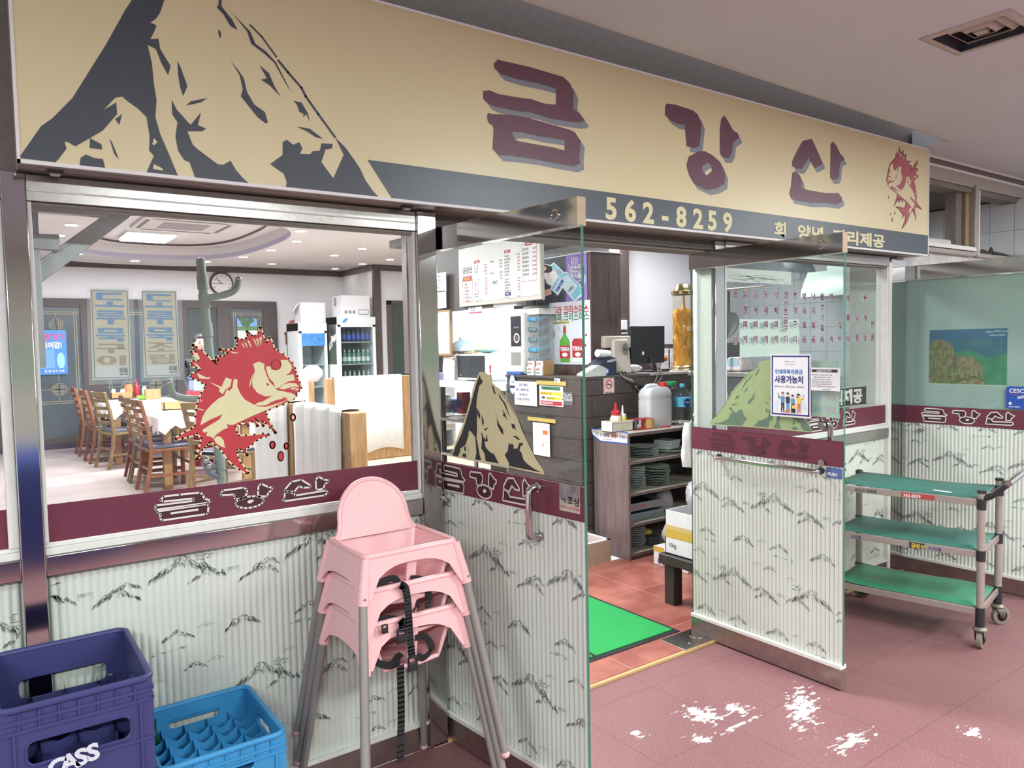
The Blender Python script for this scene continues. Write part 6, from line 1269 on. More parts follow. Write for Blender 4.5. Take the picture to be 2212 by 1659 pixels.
k.add([V((3.8, yc+.1, zt+.01)), V((3.8, yc-.12, zt+.015)), V((3.95, yc-.1, zt+.06)), V((3.95, yc+.05, zt+.05))], [(0, 1, 2, 3)], M('paper_bag_tan', 206, 184, 140, rough=.8)); k.build; tag(k.build('paper_bag', solid=.012, loc=(3.87, yc, zt)), 'tan paper bag lying on the microwave beside the dome', 'bag')
tag(MB().lathe([(.02, 0), (.1, .02), (.13, .035), (.1, .03), (0, .012)], (3.9, yc-.14, zt+.005), M('plate_aqua', 166, 208, 212, rough=.3), 20).build('plate', loc=(3.9, yc-.14, zt)), 'aqua plate at the right end of the microwave top', 'plate')
yc = onx(1052, 790, 3.85).y; bottle('sauce_bottle', 'brown sauce bottle with yellow tip beside the microwave', (3.85, yc, WT), .17, .03, M('sauce_tan', 178, 140, 96, rough=.3), None, None, M('cap_yellow', 222, 190, 60))
yc = onx(1068, 800, 3.85).y; t = thing('storage_tub', 'clear plastic tub with red lid clip on the worktop', 'tub', (3.9, yc, WT)); MB().bx(3.82, 4.0, yc-.1, yc+.1, WT, WT+.11, film('clear_tub', srgb(200, 206, 210), .5)).build('body', t, bevel=.01); MB().bx(3.81, 3.83, yc+.02, yc+.1, WT+.08, WT+.15, PR).build('clip', t, bevel=.004)
yc = onx(955, 805, 3.78).y; tag(MB().bx(3.72, 3.9, yc-.12, yc+.12, WT, WT+.07, film('purple_tub', srgb(150, 150, 190), .6)).build('shallow_tub', bevel=.01, loc=(3.8, yc, WT)), 'shallow bluish plastic tub at the far left end of the worktop', 'tub')
# plates under the worktop
PLT = M('plate_white', 214, 220, 218, rough=.25, var=.02); PLG = M('plate_celadon', 192, 208, 200, rough=.25, var=.02)
def plate(name, lab, c, r, m, group=None, h=.02):
    return tag(MB().lathe([(r*.55, 0), (r*.6, .002), (r*.98, h*.8), (r, h), (r*.95, h), (r*.6, h*.45), (0, h*.35)], c, m, 22).build(name, loc=c, smooth=50), lab, 'plate', group)
_pl = {}
ORDN = 'first second third fourth fifth sixth seventh eighth ninth tenth eleventh twelfth thirteenth fourteenth'.split()
def stack(lab, c, r, n, m, dz, group, jit=.006):
    for i in range(n):
        loc = (c[0]+RNG.uniform(-jit, jit), c[1]+RNG.uniform(-jit, jit), c[2]+dz*i)
        key = (round(r, 4), m.name)
        l = lab % (('bottom plate' if i == 0 else 'topmost plate' if i == n-1 else ORDN[i]+' plate up'))
        if key not in _pl: _pl[key] = plate('plate', l, (0, 0, 0), r, m, group, dz*1.02); _pl[key].location = loc
        else:
            o = _pl[key].copy(); COL.objects.link(o); o.location = loc; o['label'] = l; o['group'] = group
for (px_, py_, n, m, z, lb) in ((941, 893, 12, PLT, .886, 'upper shelf under the worktop'), (945, 955, 11, PLG, .547, 'lower shelf under the worktop')):
    yc = onx(px_, py_, 3.87).y; stack('%s in the stack on the '+lb, (3.9, yc, z), .145, n, m, .0165, 'plates on the '+lb)
for i, (px_, hh) in enumerate(((962, .13), (973, .15), (984, .14), (1002, .22))):
    p = onx(px_, 905, 4.1); tag(MB().bx(4.05, 4.15, p.y-.055, p.y+.05, .886, .886+hh, (PRc, WHITE, PBLUE, PR)[i]).bx(4.045, 4.05, p.y-.05, p.y+.045, .886+hh*.3, .886+hh*.65, (WHITE, PBLUE, PRc, NAVY)[i]).build('food_packet', bevel=.006, loc=(4.1, p.y, .886)), ('red packet', 'white and blue packet', 'blue and red packet', 'large red packet')[i]+' on the shelf under the worktop', 'packet')

# ------------------------------------------------------------------ shelf unit with dishes in the entry
t = thing('shelf_unit', 'open brown shelf unit full of dishes standing before the counter', 'shelf', (4.25, 1.48, .015)); X0, X1, Y0, Y1, ZT = 3.785, 4.75, 1.29, 1.665, .94
b = MB().bx(X0, X0+.02, Y0, Y1, .015, ZT-.022, wood('shelf_brown_laminate', srgb(98, 84, 82), srgb(124, 108, 106), 3, (1, 1, 14))).build('side_panel', t); MB().bx(X1-.02, X1, Y0, Y1, .015, ZT-.022, MATS['shelf_brown_laminate']).build('side_panel', t)
MB().bx(X0, X1, Y1-.01, Y1, .015, ZT, M('shelf_back_dark', 62, 58, 60, rough=.7)).build('back_panel', t); SHT = M('shelf_grey_beige', 178, 170, 156, rough=.5, var=.04)
MB().bx(X0-.004, X1, Y0-.004, Y1, ZT-.022, ZT, SHT).bx(X0-.005, X1, Y0-.006, Y0-.003, ZT-.024, ZT-.002, MATS['shelf_brown_laminate']).build('top', t)
SZ = [.73, .50, .275, .06]
for z in SZ: MB().bx(X0+.02, X1-.02, Y0+.004, Y1-.01, z-.018, z, SHT).bx(X0+.02, X1-.02, Y0, Y0+.004, z-.019, z, MATS['shelf_brown_laminate']).build('shelf', t)
MB().bx(X0+.02, X1-.02, Y0+.02, Y0+.03, .015, .045, MATS['shelf_brown_laminate']).build('plinth', t)
fl = Fr((X0-.0005, 0, 0), (0, -1, 0)); s = thing('age_notice', 'blue edged notice about alcohol and tobacco on the side of the shelf unit', 'notice', fl.p(-1.4, .86, 0)); q = [fl.px(1276, 925), fl.px(1357, 934), fl.px(1357, 960), fl.px(1296, 954)]
MB().poly(fl, [q[0], (q[0][0]+.02, q[0][1]-.05), q[3], q[2], q[1]], M('notice_edge_blue', 44, 92, 178), .001, (), .0008).poly(fl, [(q[0][0]+.012, q[0][1]-.012), (q[0][0]+.028, q[0][1]-.045), (q[3][0]+.01, q[3][1]+.01), (q[2][0]-.008, q[2][1]+.009), (q[1][0]-.008, q[1][1]-.01)], PAPER, .0016).build('sheet', s)
wq = q[1][0]-q[0][0]; k = MB(); k.text(fl, '미만 청소년에게', q[0][0]+.13*wq, q[1][1]-.048, .036, NAVY, .0024, .03, wx=.62); k.text(fl, '술·담배', q[0][0]+.58*wq, q[1][1]-.048, .036, PR, .0024, .03, wx=.62); k.text(fl, '판매금지', q[0][0]+.775*wq, q[1][1]-.048, .036, NAVY, .0024, .03, wx=.6); k.text(fl, '구리시  여성가족부', q[0][0]+.35*wq, q[1][1]-.075, .012, INK, .0024, .01); k.build('lettering', s)
sl = lambda px_, y_: ony(px_, 1000, y_).x
stack('%s of the wide round stack on the top dish shelf', (sl(1384, 1.47), 1.45, SZ[0]), .12, 7, PLT, .0115, 'round plates on the top dish shelf')
plate('oval_platter', 'large pale platter under the square dishes on the top dish shelf', (sl(1445, 1.48), 1.47, SZ[0]), .155, PLG, None, .03)
for i in range(6):
    c = V((sl(1434, 1.48)+.004*i, 1.46, SZ[0]+.032+.011*i)); o = MB().box(c+V((0, 0, .006)), (.15, .15, .012), PLT if i % 2 else PLG, .2, None); tag(o.build('square_dish', bevel=.004, loc=c), 'square dish on the platter of the top dish shelf, ' + ('lowest', 'second', 'third', 'fourth', 'fifth', 'topmost')[i] + ' of its stack', 'dish', 'square dishes on the top dish shelf')
stack('%s of the narrow stack on the second dish shelf', (sl(1369, 1.46), 1.44, SZ[1]), .075, 13, PLT, .0125, 'small plates on the second dish shelf')
stack('%s of the wide stack on the second dish shelf', (sl(1411, 1.46), 1.44, SZ[1]), .105, 12, PLG, .0125, 'mixed plates on the second dish shelf', .012)
stack('%s of the bowl stack on the bottom dish shelf', (sl(1369, 1.44), 1.43, SZ[3]), .075, 9, PLT, .018, 'white bowls on the bottom dish shelf')
for i, (z, m, lb) in enumerate(((SZ[2], M('tray_grey_blue', 120, 132, 136, rough=.4), 'lower grey-blue tray on the third dish shelf'), (SZ[2]+.075, M('tray_grey', 132, 130, 130, rough=.4), 'upper grey lettered tray on the third dish shelf'))):
    x0, x1 = X0+.025, sl(1424, 1.4); o = MB().bx(x0, x1, 1.36, 1.6, z, z+.006, m).bx(x0, x1, 1.355, 1.362, z, z+.055, m).bx(x0, x1, 1.6, 1.606, z, z+.055, m).bx(x0, x0+.006, 1.36, 1.6, z, z+.055, m).bx(x1-.006, x1, 1.36, 1.6, z, z+.055, m).bx(x0+.01, x1-.01, 1.37, 1.59, z+.03, z+.035, BLACK if i else PBLUE)
    if i: o.text(Fr((0, 1.354, 0), (1, 0, 0)), '금강산 양념집', x0+.07, z+.018, .025, PRc, .001, .01)
    tag(o.build('tray', bevel=.002, loc=((x0+x1)/2, 1.48, z)), lb, 'tray')
PB = film('thin_plastic', srgb(216, 214, 220), .45, .25)
def bagmesh(name, lab, c, r, sc, m, seed, cat='plastic bag'):
    k = MB(); k.sph(c, r, m, 22, 14, sc); rr = random.Random(seed)
    for i, v in enumerate(k.v):
        d = v-V(c); n = sin(d.x*60+seed)*cos(d.z*48)+sin(d.y*55+d.z*30); k.v[i] = V(c)+d*(1+.06*n+rr.uniform(-.03, .03))
    return tag(k.build(name, loc=c, smooth=60), lab, cat)
bagmesh('plastic_bag', 'crumpled clear bag beside the trays on the third dish shelf', (sl(1440, 1.42), 1.45, SZ[2]+.085), .085, (.8, .9, 1), PB, 2)
tag(MB().bx(sl(1390, 1.42), sl(1412, 1.42), 1.36, 1.5, SZ[3], SZ[3]+.06, M('box_dark_teal', 66, 78, 82, rough=.5)).build('dark_box', bevel=.006, loc=(sl(1400, 1.42), 1.43, SZ[3])), 'small dark box with yellow packet on the bottom dish shelf', 'box')
bagmesh('yellow_packet', 'crumpled yellow packet on top of the small dark box', (sl(1400, 1.42), 1.43, SZ[3]+.085), .035, (1.1, .9, .7), M('packet_yellow', 196, 186, 60, rough=.4), 5, 'packet')
# things on top of the shelf unit
Z = ZT+.0005; mp = lambda p: (p-CAM).dot(_f)/FPX
p = onz(1335, 917, Z); p.y = max(p.y, 1.40); x0, x1 = ony(1313, 910, 1.45).x, ony(1357, 910, 1.45).x; IV = M('ivory_plastic', 222, 218, 200, rough=.45)
t = thing('sauce_basket', 'ivory perforated basket holding sauce bottles on the shelf unit', 'basket', ((x0+x1)/2, 1.45, Z)); b = MB()
for q in ((x0, x1, 1.40, 1.404), (x0, x1, 1.52, 1.524), (x0, x0+.004, 1.40, 1.524), (x1-.004, x1, 1.40, 1.524)): b.bx(*q, Z, Z+.075, IV)
b.bx(x0, x1, 1.4, 1.524, Z, Z+.004, IV).bx(x0-.004, x1+.004, 1.397, 1.402, Z+.07, Z+.078, IV)
for i in range(11):
    for j in range(4): b.bx(x0+.016+(x1-x0-.03)*i/10, x0+.021+(x1-x0-.03)*i/10, 1.398, 1.4, Z+.012+.014*j, Z+.018+.014*j, M('basket_hole', 150, 146, 132))
b.build('body', t)
xx = ony(1331, 900, 1.45).x; o = MB().lathe([(.036, 0), (.042, .02), (.042, .03), (.037, .034), (.042, .04), (.042, .09), (.036, .1), (.03, .112)], (xx, 1.455, Z+.006), M('squeeze_cream', 216, 206, 188, rough=.4), 18); tag(o.build('squeeze_bottle', loc=(xx, 1.455, Z), smooth=50), 'cream squeeze bottle with red nozzle cap in the ivory basket', 'bottle'); bo = bpy.context.scene.objects[-1] if False else None
k = MB().lathe([(.034, .112), (.034, .14), (.012, .148), (.009, .2), (0, .2)], (xx, 1.455, Z+.006), PR, 16); k.build('nozzle_cap', [o_ for o_ in COL.objects if o_.name == 'squeeze_bottle'][0])
xx = ony(1345, 905, 1.45).x; t = thing('mustard_bottle', 'small mustard bottle with white nozzle in the ivory basket', 'bottle', (xx, 1.45, Z)); MB().lathe([(.028, .006), (.03, .09), (.026, .1), (0, .1)], (xx, 1.45, Z), M('mustard', 206, 190, 48, rough=.35), 16).build('body', t, smooth=50); MB().lathe([(.027, .1), (.027, .12), (.009, .125), (.005, .185), (0, .185)], (xx, 1.45, Z), IV, 14).build('nozzle', t)
x0, x1 = ony(1371, 910, 1.4).x, ony(1410, 910, 1.4).x; t = thing('tape_dispenser', 'red tape dispenser with brown tape roll on the shelf unit', 'tape dispenser', ((x0+x1)/2, 1.4, Z)); MB().bx(x0, x1-.02, 1.37, 1.45, Z, Z+.006, PR).bx(x0, x1-.03, 1.38, 1.45, Z+.075, Z+.08, PR).bx(x0, x0+.006, 1.38, 1.45, Z, Z+.08, M('dispenser_grey', 92, 84, 88)).bx(x0+.04, x0+.06, 1.372, 1.376, Z, Z+.075, PR).build('holder', t); MB().lathe([(.03, 0), (.048, 0), (.048, .07), (.03, .07), (.03, 0)], (x1-.045, 1.405, Z+.006), M('brown_tape', 178, 140, 84, rough=.35), 24).build('tape_roll', t)
p = ony(1412, 915, 1.42); y = 1.47; x0, x1 = ony(1389, 900, y).x, ony(1441, 900, y).x; zt = ony(1415, 833, y).z; HD = M('jerrycan_plastic', 206, 210, 212, rough=.4, var=.03); cx_ = (x0+x1)/2; w = x1-x0
t = thing('jerrycan', 'translucent white jerrycan with red cap on the shelf unit', 'jerrycan', (cx_, y, Z)); rings = []
for z, s_, d_ in ((0, .94, .94), (.012, 1, 1), (.20, 1, 1), (.215, .97, .97), (.225, 1, 1), (.25, 1, 1), (.275, .93, .93), (.3, .7, .8)): rings.append([V((cx_+a*s_-.0*(z > .25), y+b_*d_, Z+z)) for a, b_ in rrect(w, .13, .03, 4)])
b = MB(); loft(b, rings, HD); b.tube(smoothp([V((x0+.02, y, Z+.25)), V((x0+.03, y, zt-.02)), V((x0+.06, y, zt)), V((cx_+.01, y, zt-.003)), V((cx_+.03, y, Z+.29))]), .017, HD, 10); b.build('body', t, smooth=50); MB().lathe([(.03, 0), (.03, .05), (0, .052)], (x1-.045, y, Z+.285), M('cap_red', 204, 52, 56, rough=.4), 18).build('cap', t)
PET = glass('pet_plastic', (.93, .945, .95), 1.8, .05)
def pet(lab, px_, pyt, y, r, capm, capr, lab_m=None, ribs=8, brand=None):
    x = ony(px_, 880, y).x; zt = ony(px_, pyt, y).z; h = zt-Z; t = thing('water_bottle', lab, 'bottle', (x, y, Z)); pr_ = [(r*.85, .0), (r, .012)]
    for i in range(ribs): z = .03+(h*.68-.03)*i/ribs; pr_ += [(r, z), (r*.94, z+.008)]
    pr_ += [(r, h*.7), (max(r*.55, capr), h*.86), (capr*.9, h*.9), (capr*.9, h*.93)]
    MB().lathe(pr_, (x, y, Z), PET, 22).build('bottle_body', t, smooth=50); MB().lathe([(capr, h*.92), (capr*1.02, h*.925), (capr, h), (0, h)], (x, y, Z), capm, 20).build('cap', t)
    if lab_m: MB().lathe([(r*1.01, h*.44), (r*1.01, h*.66)], (x, y, Z), lab_m, 22).build('label', t); f_ = Fr((x, y-r*1.03, 0), (.95, -.3, 0)); MB().ell(f_, -.02, Z+h*.54, .028, .032, NAVY, .002).text(f_, '아이시스', -.04, Z+h*.535, .016, WHITE, .003, .02, wx=.8).build('lettering', t)
pet('clear ribbed jar bottle with wide green lid on the shelf unit', 1448, 824, 1.53, .058, M('lid_green', 46, 150, 84, rough=.4), .05, None, 11)
pet('clear water bottle with sky blue cap and label on the shelf unit', 1474, 829, 1.44, .068, M('cap_sky', 104, 184, 216, rough=.4), .02, M('label_sky', 92, 180, 208, rough=.4), 7)
k = MB(); c = ony(1436, 913, 1.36); k.ell(Fr((c.x, 1.36, Z+.003), (1, 0, 0), (0, 1, 0)), 0, 0, .06, .022, PR, .004, 0, 18, .55); k.bar((c.x-.1, 1.35, Z+.006), (c.x-.05, 1.36, Z+.006), .012, .003, STEEL); tag(k.build('scissors', solid=.006, loc=(c.x, 1.36, Z)), 'red handled scissors lying at the front of the shelf unit top', 'scissors')
# bench, cartons, bags
t = thing('bench', 'low black wooden bench under the white carton', 'bench', (3.55, .32, .015)); BW = wood('black_bench_wood', srgb(46, 42, 42), srgb(62, 56, 54), 4)
MB().bx(3.30, 3.85, .04, .545, .265, .325, BW).build('top', t, bevel=.006)
for x in (3.335, 3.75):
    for y in (.07, .455): MB().bx(x, x+.075, y, y+.075, .0155, .265, BW).build('leg', t, bevel=.004)
fb_ = Fr((3.33, 0, 0), (0, -1, 0)); WC = M('white_carton_board', 226, 226, 228, rough=.6, var=.02)
t = thing('carton', 'white open carton with yellow stripe and 10kg print on the bench', 'box', (3.5, .3, .326)); b = MB(); h = .262
for q in ((3.33, 3.336, .08, .515), (3.664, 3.67, .08, .515), (3.33, 3.67, .08, .086), (3.33, 3.67, .509, .515)): b.bx(*q, .326, .326+h, WC)
b.bx(3.33, 3.67, .08, .515, .326, .332, WC).build('body', t)
k = MB().rect(fb_, -.515, .326+.1, -.08, .326+.15, M('stripe_yellow', 206, 172, 76, rough=.4), .001).rect(fb_, -.515, .326+.15, -.08, .326+.175, M('stripe_yellow_pale', 208, 186, 122, rough=.4), .001); k.text(fb_, '10kg', -.49, .326+.045, .036, INK, .001, .005, wx=.9); k.text(fb_, '농협', -.2, .326+.03, .03, INK, .001, .03); k.text(fb_, '충남쌀', -.27, .326+.03, .03, INK, .001, .03)
k.poly(fb_, [(-.22, .41), (-.19, .426), (-.16, .405), (-.13, .425), (-.1, .40), (-.12, .37), (-.17, .38), (-.2, .36)], M('print_leaf', 84, 116, 66), .0016); k.ell(fb_, -.24, .422, .012, .008, PR, .0016); k.build('print', t)
bagmesh('plastic_bag', 'clear plastic bag with orange contents stuffed in the white carton', (3.5, .33, .66), .15, (.85, .9, .85), PB, 8)
bagmesh('orange_bundle', 'orange packet inside the clear bag on the carton', (3.49, .3, .63), .06, (1, 1.1, .7), M('bundle_orange', 226, 136, 84, rough=.5), 9, 'packet'); bagmesh('blue_bundle', 'blue packet sticking out of the white carton', (3.46, .26, .585), .06, (.9, 1.5, .5), M('bundle_blue', 132, 136, 204, rough=.5), 10, 'packet')
p = onz(1412, 1217, .015); t = thing('carton', 'white carton with brown tape on the tiles behind the bench', 'box', (p.x+.2, p.y-.1, .015)); MB().bx(p.x, p.x+.4, p.y-.32, p.y, .015, .145, WC).build('body', t, bevel=.003); f_ = Fr((p.x-.0005, 0, 0), (0, -1, 0)); MB().rect(f_, -p.y, .11, -p.y+.1, .146, M('stripe_yellow', 206, 172, 76), .001).text(f_, '농협', -p.y+.04, .03, .04, INK, .001, .03).build('print', t)
bagmesh('plastic_bag', 'grey knotted plastic bag on the low carton behind the bench', (p.x+.1, p.y-.12, .145+.1), .1, (1, .9, 1.05), film('grey_bag', srgb(190, 186, 196), .8), 12)
c = ony(1497, 960, .16); t = thing('shopping_bag', 'white plastic shopping bag with blue print hanging on the door jamb', 'bag', (c.x, .16, c.z-.1)); WB = M('bag_white_plastic', 222, 222, 222, rough=.4, var=.03); k = MB(); rings = []
for i in range(9):
    u_ = i/8; z = c.z-.12+.24*u_; w_ = (.045+.022*sin(u_*pi*.9+.4)); d_ = .05*(1-.3*u_)
    rings.append([V((c.x+w_*cos(a)*(1+.12*sin(5*a+i)), .17+d_*sin(a)*(1+.1*cos(4*a)), z)) for a in (2*pi*j/18 for j in range(18))])
loft(k, rings, WB, True, False); k.build('body', t, smooth=60); MB().tube(smoothp([V((c.x-.01, .17, c.z+.11)), V((c.x+.01, .16, c.z+.17)), V((c.x+.035, .145, c.z+.2))]), .003, WB, 6).build('handle', t); f_ = Fr((c.x, .105, 0), (.8, -.3, 0)); MB().ell(f_, -.02, c.z-.015, .014, .022, PBLUE, 0, .3).text(f_, 'KS', -.03, c.z-.06, .018, INK, .0, .03).build('print', t)
# ------------------------------------------------------------------ dining hall
FZ = .1728
SEATB = M('black_seat_vinyl', 52, 54, 66, rough=.35)
def dining_chair(wd, label):
    r = thing('dining_chair', label, 'chair', (0, 0, 0), 'dining chairs')
    for y in (-.19, .19):
        l = MB(); P = [V((-.075, y, 0)), V((-.02, y, .25)), V((0, y, .45)), V((-.03, y, .7)), V((-.085, y, .93))]
        for i in range(4): l.bar(P[i], P[i+1]+(P[i+1]-P[i])*.03, .032, .045, wd, (0, 1, 0))
        l.build('leg', r, bevel=.004); f = MB(); f.box((.385, y, .215), (.036, .036, .43), wd, 0, (1, 1)); f.build('leg', r, bevel=.004)
    s = MB(); s.box((.19, 0, .425), (.42, .41, .03), wd); s.build('seat_frame', r, bevel=.004)
    s = MB(); s.box((.2, 0, .458), (.42, .41, .04), SEATB, 0, (.93, .93)); s.build('seat', r, bevel=.012)
    for k, z in enumerate((.56, .65, .74, .83, .905)):
        q = MB(); n = 6; x0 = -.0-.09*max(0, (z-.45)/.48)**1.3; hh = .04 if k < 4 else .065
        pts = [V((x0-.03*(1-(2*i/n-1)**2), -.19+.38*i/n, z)) for i in range(n+1)]
        for i in range(n): q.bar(pts[i], pts[i+1], .014, hh, wd)
        q.build('slat', r)
    q = MB()
    for y in (-.19, .19): q.bar((-.03, y, .17), (.385, y, .17), .018, .026, wd)
    q.bar((.385, -.19, .26), (.385, .19, .26), .018, .026, wd).bar((-.02, -.19, .24), (-.02, .19, .24), .018, .026, wd); q.build('stretcher', r)
    return r
OAKC = wood('olive_oak_chair_wood', srgb(124, 102, 66), srgb(150, 126, 88), 5, (1, 1, 10), .4)
p1 = dining_chair(BROWN, 'dark brown ladder-back chair at the far table, hindmost by the dark doors'); p1.location = (1.2, 9.35, FZ)
dup(p1, (1.22, 8.45, FZ), .05, 'dark brown ladder-back chair at the left side of the far table, nearest the paper signs')
p2 = dining_chair(OAKC, 'olive-brown ladder-back chair at the near corner of the far table'); p2.location = (1.3, 7.75, FZ); p2.rotation_euler = (0, 0, .25)
dup(p1, (1.42, 6.72, FZ), -.06, 'dark brown ladder-back chair at the far left corner of the near table'); dup(p2, (1.4, 6.2, FZ), .0, 'olive-brown ladder-back chair squeezed between two dark ones at the near table')
dup(p1, (1.4, 5.75, FZ), .04, 'dark brown ladder-back chair at the near left corner of the near table'); dup(p2, (1.74, 4.75, FZ), .5, 'olive-brown ladder-back chair standing free in front of the near table')
dup(p1, (2.35, 4.4, FZ), 1.2, 'dark brown chair half hidden behind the fish tail'); dup(p2, (2.62, 8.6, FZ), pi, 'olive-brown chair on the right side of the far table'); dup(p2, (2.6, 9.3, FZ), pi, 'olive-brown chair behind the sauce bottles of the far table')
CLOTH = M('white_table_sheet', 222, 222, 228, rough=.55, var=.02)
def table(lab, x0, x1, y0, y1):
    t = thing('dining_table', lab, 'table', ((x0+x1)/2, (y0+y1)/2, FZ)); MB().bx(x0, x1, y0, y1, .865, .905, OAK).bx(x0+.05, x1-.05, y0+.04, y1-.04, .79, .865, OAK).build('tabletop', t, bevel=.004)
    for x in (x0+.04, x1-.12):
        for y in (y0+.03, y1-.11): MB().bx(x, x+.08, y, y+.08, FZ, .865, OAK).build('leg', t, bevel=.004)
    k = MB(); N = 18; e = .07; ox, oy = (x1-x0)/N, (y1-y0)/N; vs = []
    for i in range(-1, N+2):
        for j in range(-1, N+2):
            x = x0-.005+(x1-x0+.01)*min(max(i/N, 0), 1); y = y0-.005+(y1-y0+.01)*min(max(j/N, 0), 1); z = .909
            if i in (-1, N+1): z = .909-e-.05*abs(sin(j*.9))-(.05 if j < 2 or j > N-2 else 0); x += (-.02 if i < 0 else .02)*(1+sin(j*1.3))
            if j in (-1, N+1): z = min(z, .909-e-.05*abs(sin(i*1.1))-(.05 if i < 2 or i > N-2 else 0)); y += (-.02 if j < 0 else .02)*(1+sin(i*1.2))
            vs.append((x, y, z))
    m_ = N+3; k.add(vs, [(a*m_+b, (a+1)*m_+b, (a+1)*m_+b+1, a*m_+b+1) for a in range(m_-1) for b in range(m_-1)], CLOTH)
    tag(k.build('tablecloth', loc=((x0+x1)/2, (y0+y1)/2, .9), smooth=60), 'white plastic sheet over the '+('far' if y0 > 7 else 'near')+' dining table', 'tablecloth')
table('oak dining table at the back under a white plastic sheet', 1.36, 2.3, 7.9, 9.4); table('oak dining table nearer the window under a white plastic sheet', 1.5, 2.45, 5.65, 7.0)
TZ = .911
def traybox(lab, px0, px1, py, m=M('orange_wood', 206, 146, 96, rough=.5)):
    a, b = onz(px0, py, TZ), onz(px1, py, TZ); y = (a.y+b.y)/2; x0, x1 = ony(px0, py, y).x, ony(px1, py, y).x
    t = thing('condiment_box', lab, 'box', ((x0+x1)/2, y+.06, TZ)); k = MB()
    for q in ((x0, x1, y, y+.01), (x0, x1, y+.13, y+.14), (x0, x0+.01, y, y+.14), (x1-.01, x1, y, y+.14)): k.bx(*q, TZ, TZ+.09, m)
    k.bx(x0, x1, y, y+.14, TZ, TZ+.01, m).build('body', t); return (x0+x1)/2, y+.07
bx, by = traybox('orange wooden condiment box on the far dining table', 240, 288, 861); bx2, by2 = traybox('orange wooden condiment box on the near dining table', 354, 413, 885)
for dx, lab, m, r, h in ((-.1, 'small white jar in the far condiment box', WHITE, .03, .13), (.02, 'toppled white tissue roll in the far condiment box', PAPER, .035, .12), (.1, 'orange and white snack tub in the far condiment box', M('snack_orange', 220, 140, 92), .06, .19)):
    tag(MB().lathe([(r*.9, 0), (r, .01), (r, h*.8), (r*.8, h*.85), (r*.8, h), (0, h)], (bx+dx, by, TZ+.011), m, 16).build('jar', loc=(bx+dx, by, TZ+.01), smooth=50), lab, 'jar')
c = onz(296, 857, TZ); bottle('ketchup_bottle', 'tall red squeeze bottle on the far dining table', (c.x, c.y, TZ), .26, .04, M('ketchup_red', 190, 46, 56, rough=.35))
c = onz(303, 853, TZ); tag(MB().lathe([(.04, 0), (.04, .09), (.03, .1), (.03, .13), (0, .13)], (c.x+.06, c.y, TZ), WHITE, 14).build('jar', loc=(c.x+.06, c.y, TZ)), 'white spice jar with blue band beside the red bottle', 'jar')
c = onz(315, 862, TZ); tag(MB().lathe([(.08, 0), (.11, .02), (.12, .05), (.11, .05), (.08, .015), (0, .01)], (c.x, c.y, TZ), M('lime_plastic', 140, 220, 60, rough=.4), 20).build('dish', loc=(c.x, c.y, TZ)), 'lime green dish on the far dining table', 'dish')
c = V((2.05, 8.95, TZ)); tag(MB().bx(c.x-.1, c.x+.1, c.y, c.y+.12, TZ, TZ+.14, OAK).build('napkin_box', bevel=.004, loc=(c.x, c.y, TZ)), 'wooden napkin box at the right of the far dining table', 'box')
p = onz(424, 880, TZ); tag(MB().bx(p.x-.02, p.x+.1, p.y, p.y+.1, TZ, TZ+.035, MATS['lime_plastic']).build('dish', bevel=.01, loc=(p.x, p.y, TZ)), 'lime green tray on the near dining table partly behind the fish', 'dish')
a = ony(432, 826, 7.2); t = thing('storage_tub', 'blue lidded tub on a red stool behind the near table', 'tub', (a.x, 7.2, a.z-.1)); MB().bx(a.x-.1, a.x+.2, 7.1, 7.35, a.z-.1, a.z+.04, M('tub_pale_blue', 150, 170, 196, rough=.4)).build('body', t, bevel=.01); MB().bx(a.x-.11, a.x+.21, 7.09, 7.36, a.z+.04, a.z+.07, PBLUE).build('lid', t, bevel=.006)
tag(MB().bx(a.x-.12, a.x+.2, 7.1, 7.4, FZ, a.z-.101, M('crate_red', 190, 44, 64, rough=.45)).build('stacked_crate', bevel=.01, loc=(a.x, 7.25, FZ)), 'red plastic crate column carrying the blue lidded tub', 'crate')

# person standing behind the near table
SKN = M('skin', 206, 160, 138, rough=.5); HAIR = M('dark_hair', 40, 34, 36, rough=.5); JKT = M('dark_jacket', 52, 54, 62, rough=.8)
c = ony(433, 742, 7.7); px_, py_ = c.x, 7.7
t = thing('person', 'person in dark clothes standing behind the grey coat stand', 'person', (px_, py_, FZ))
def body(joints, edges, m, name, par):
    me = bpy.data.meshes.new(name); me.from_pydata([V((px_, py_, FZ))+V(j[0]) for j in joints], edges, []); o = bpy.data.objects.new(name, me); COL.objects.link(o)
    sk = o.modifiers.new('skin', 'SKIN'); sk.use_smooth_shade = True
    for v, j in zip(me.skin_vertices[0].data, joints): v.radius = j[1] if isinstance(j[1], tuple) else (j[1], j[1])
    me.skin_vertices[0].data[0].use_root = True
    sb = o.modifiers.new('sub', 'SUBSURF'); sb.levels = sb.render_levels = 2; me.materials.append(m); o.parent = par; o.matrix_parent_inverse = par.matrix_basis.inverted(); return o
J = [((0, 0, .86), (.15, .11)), ((0, 0, 1.05), (.13, .1)), ((0, 0, 1.25), (.16, .11)), ((0, 0, 1.33), (.07, .07)), ((0, -.005, 1.39), (.05, .05)),
     ((.17, 0, 1.27), .05), ((.21, 0, 1.05), .042), ((.19, -.12, .86), .033), ((-.17, 0, 1.27), .05), ((-.21, 0, 1.05), .042), ((-.19, -.12, .86), .033),
     ((.09, 0, .8), .085), ((.09, 0, .45), .06), ((.09, 0, .06), .042), ((.09, -.12, .03), .035), ((-.09, 0, .8), .085), ((-.09, 0, .45), .06), ((-.09, 0, .06), .042), ((-.09, -.12, .03), .035)]
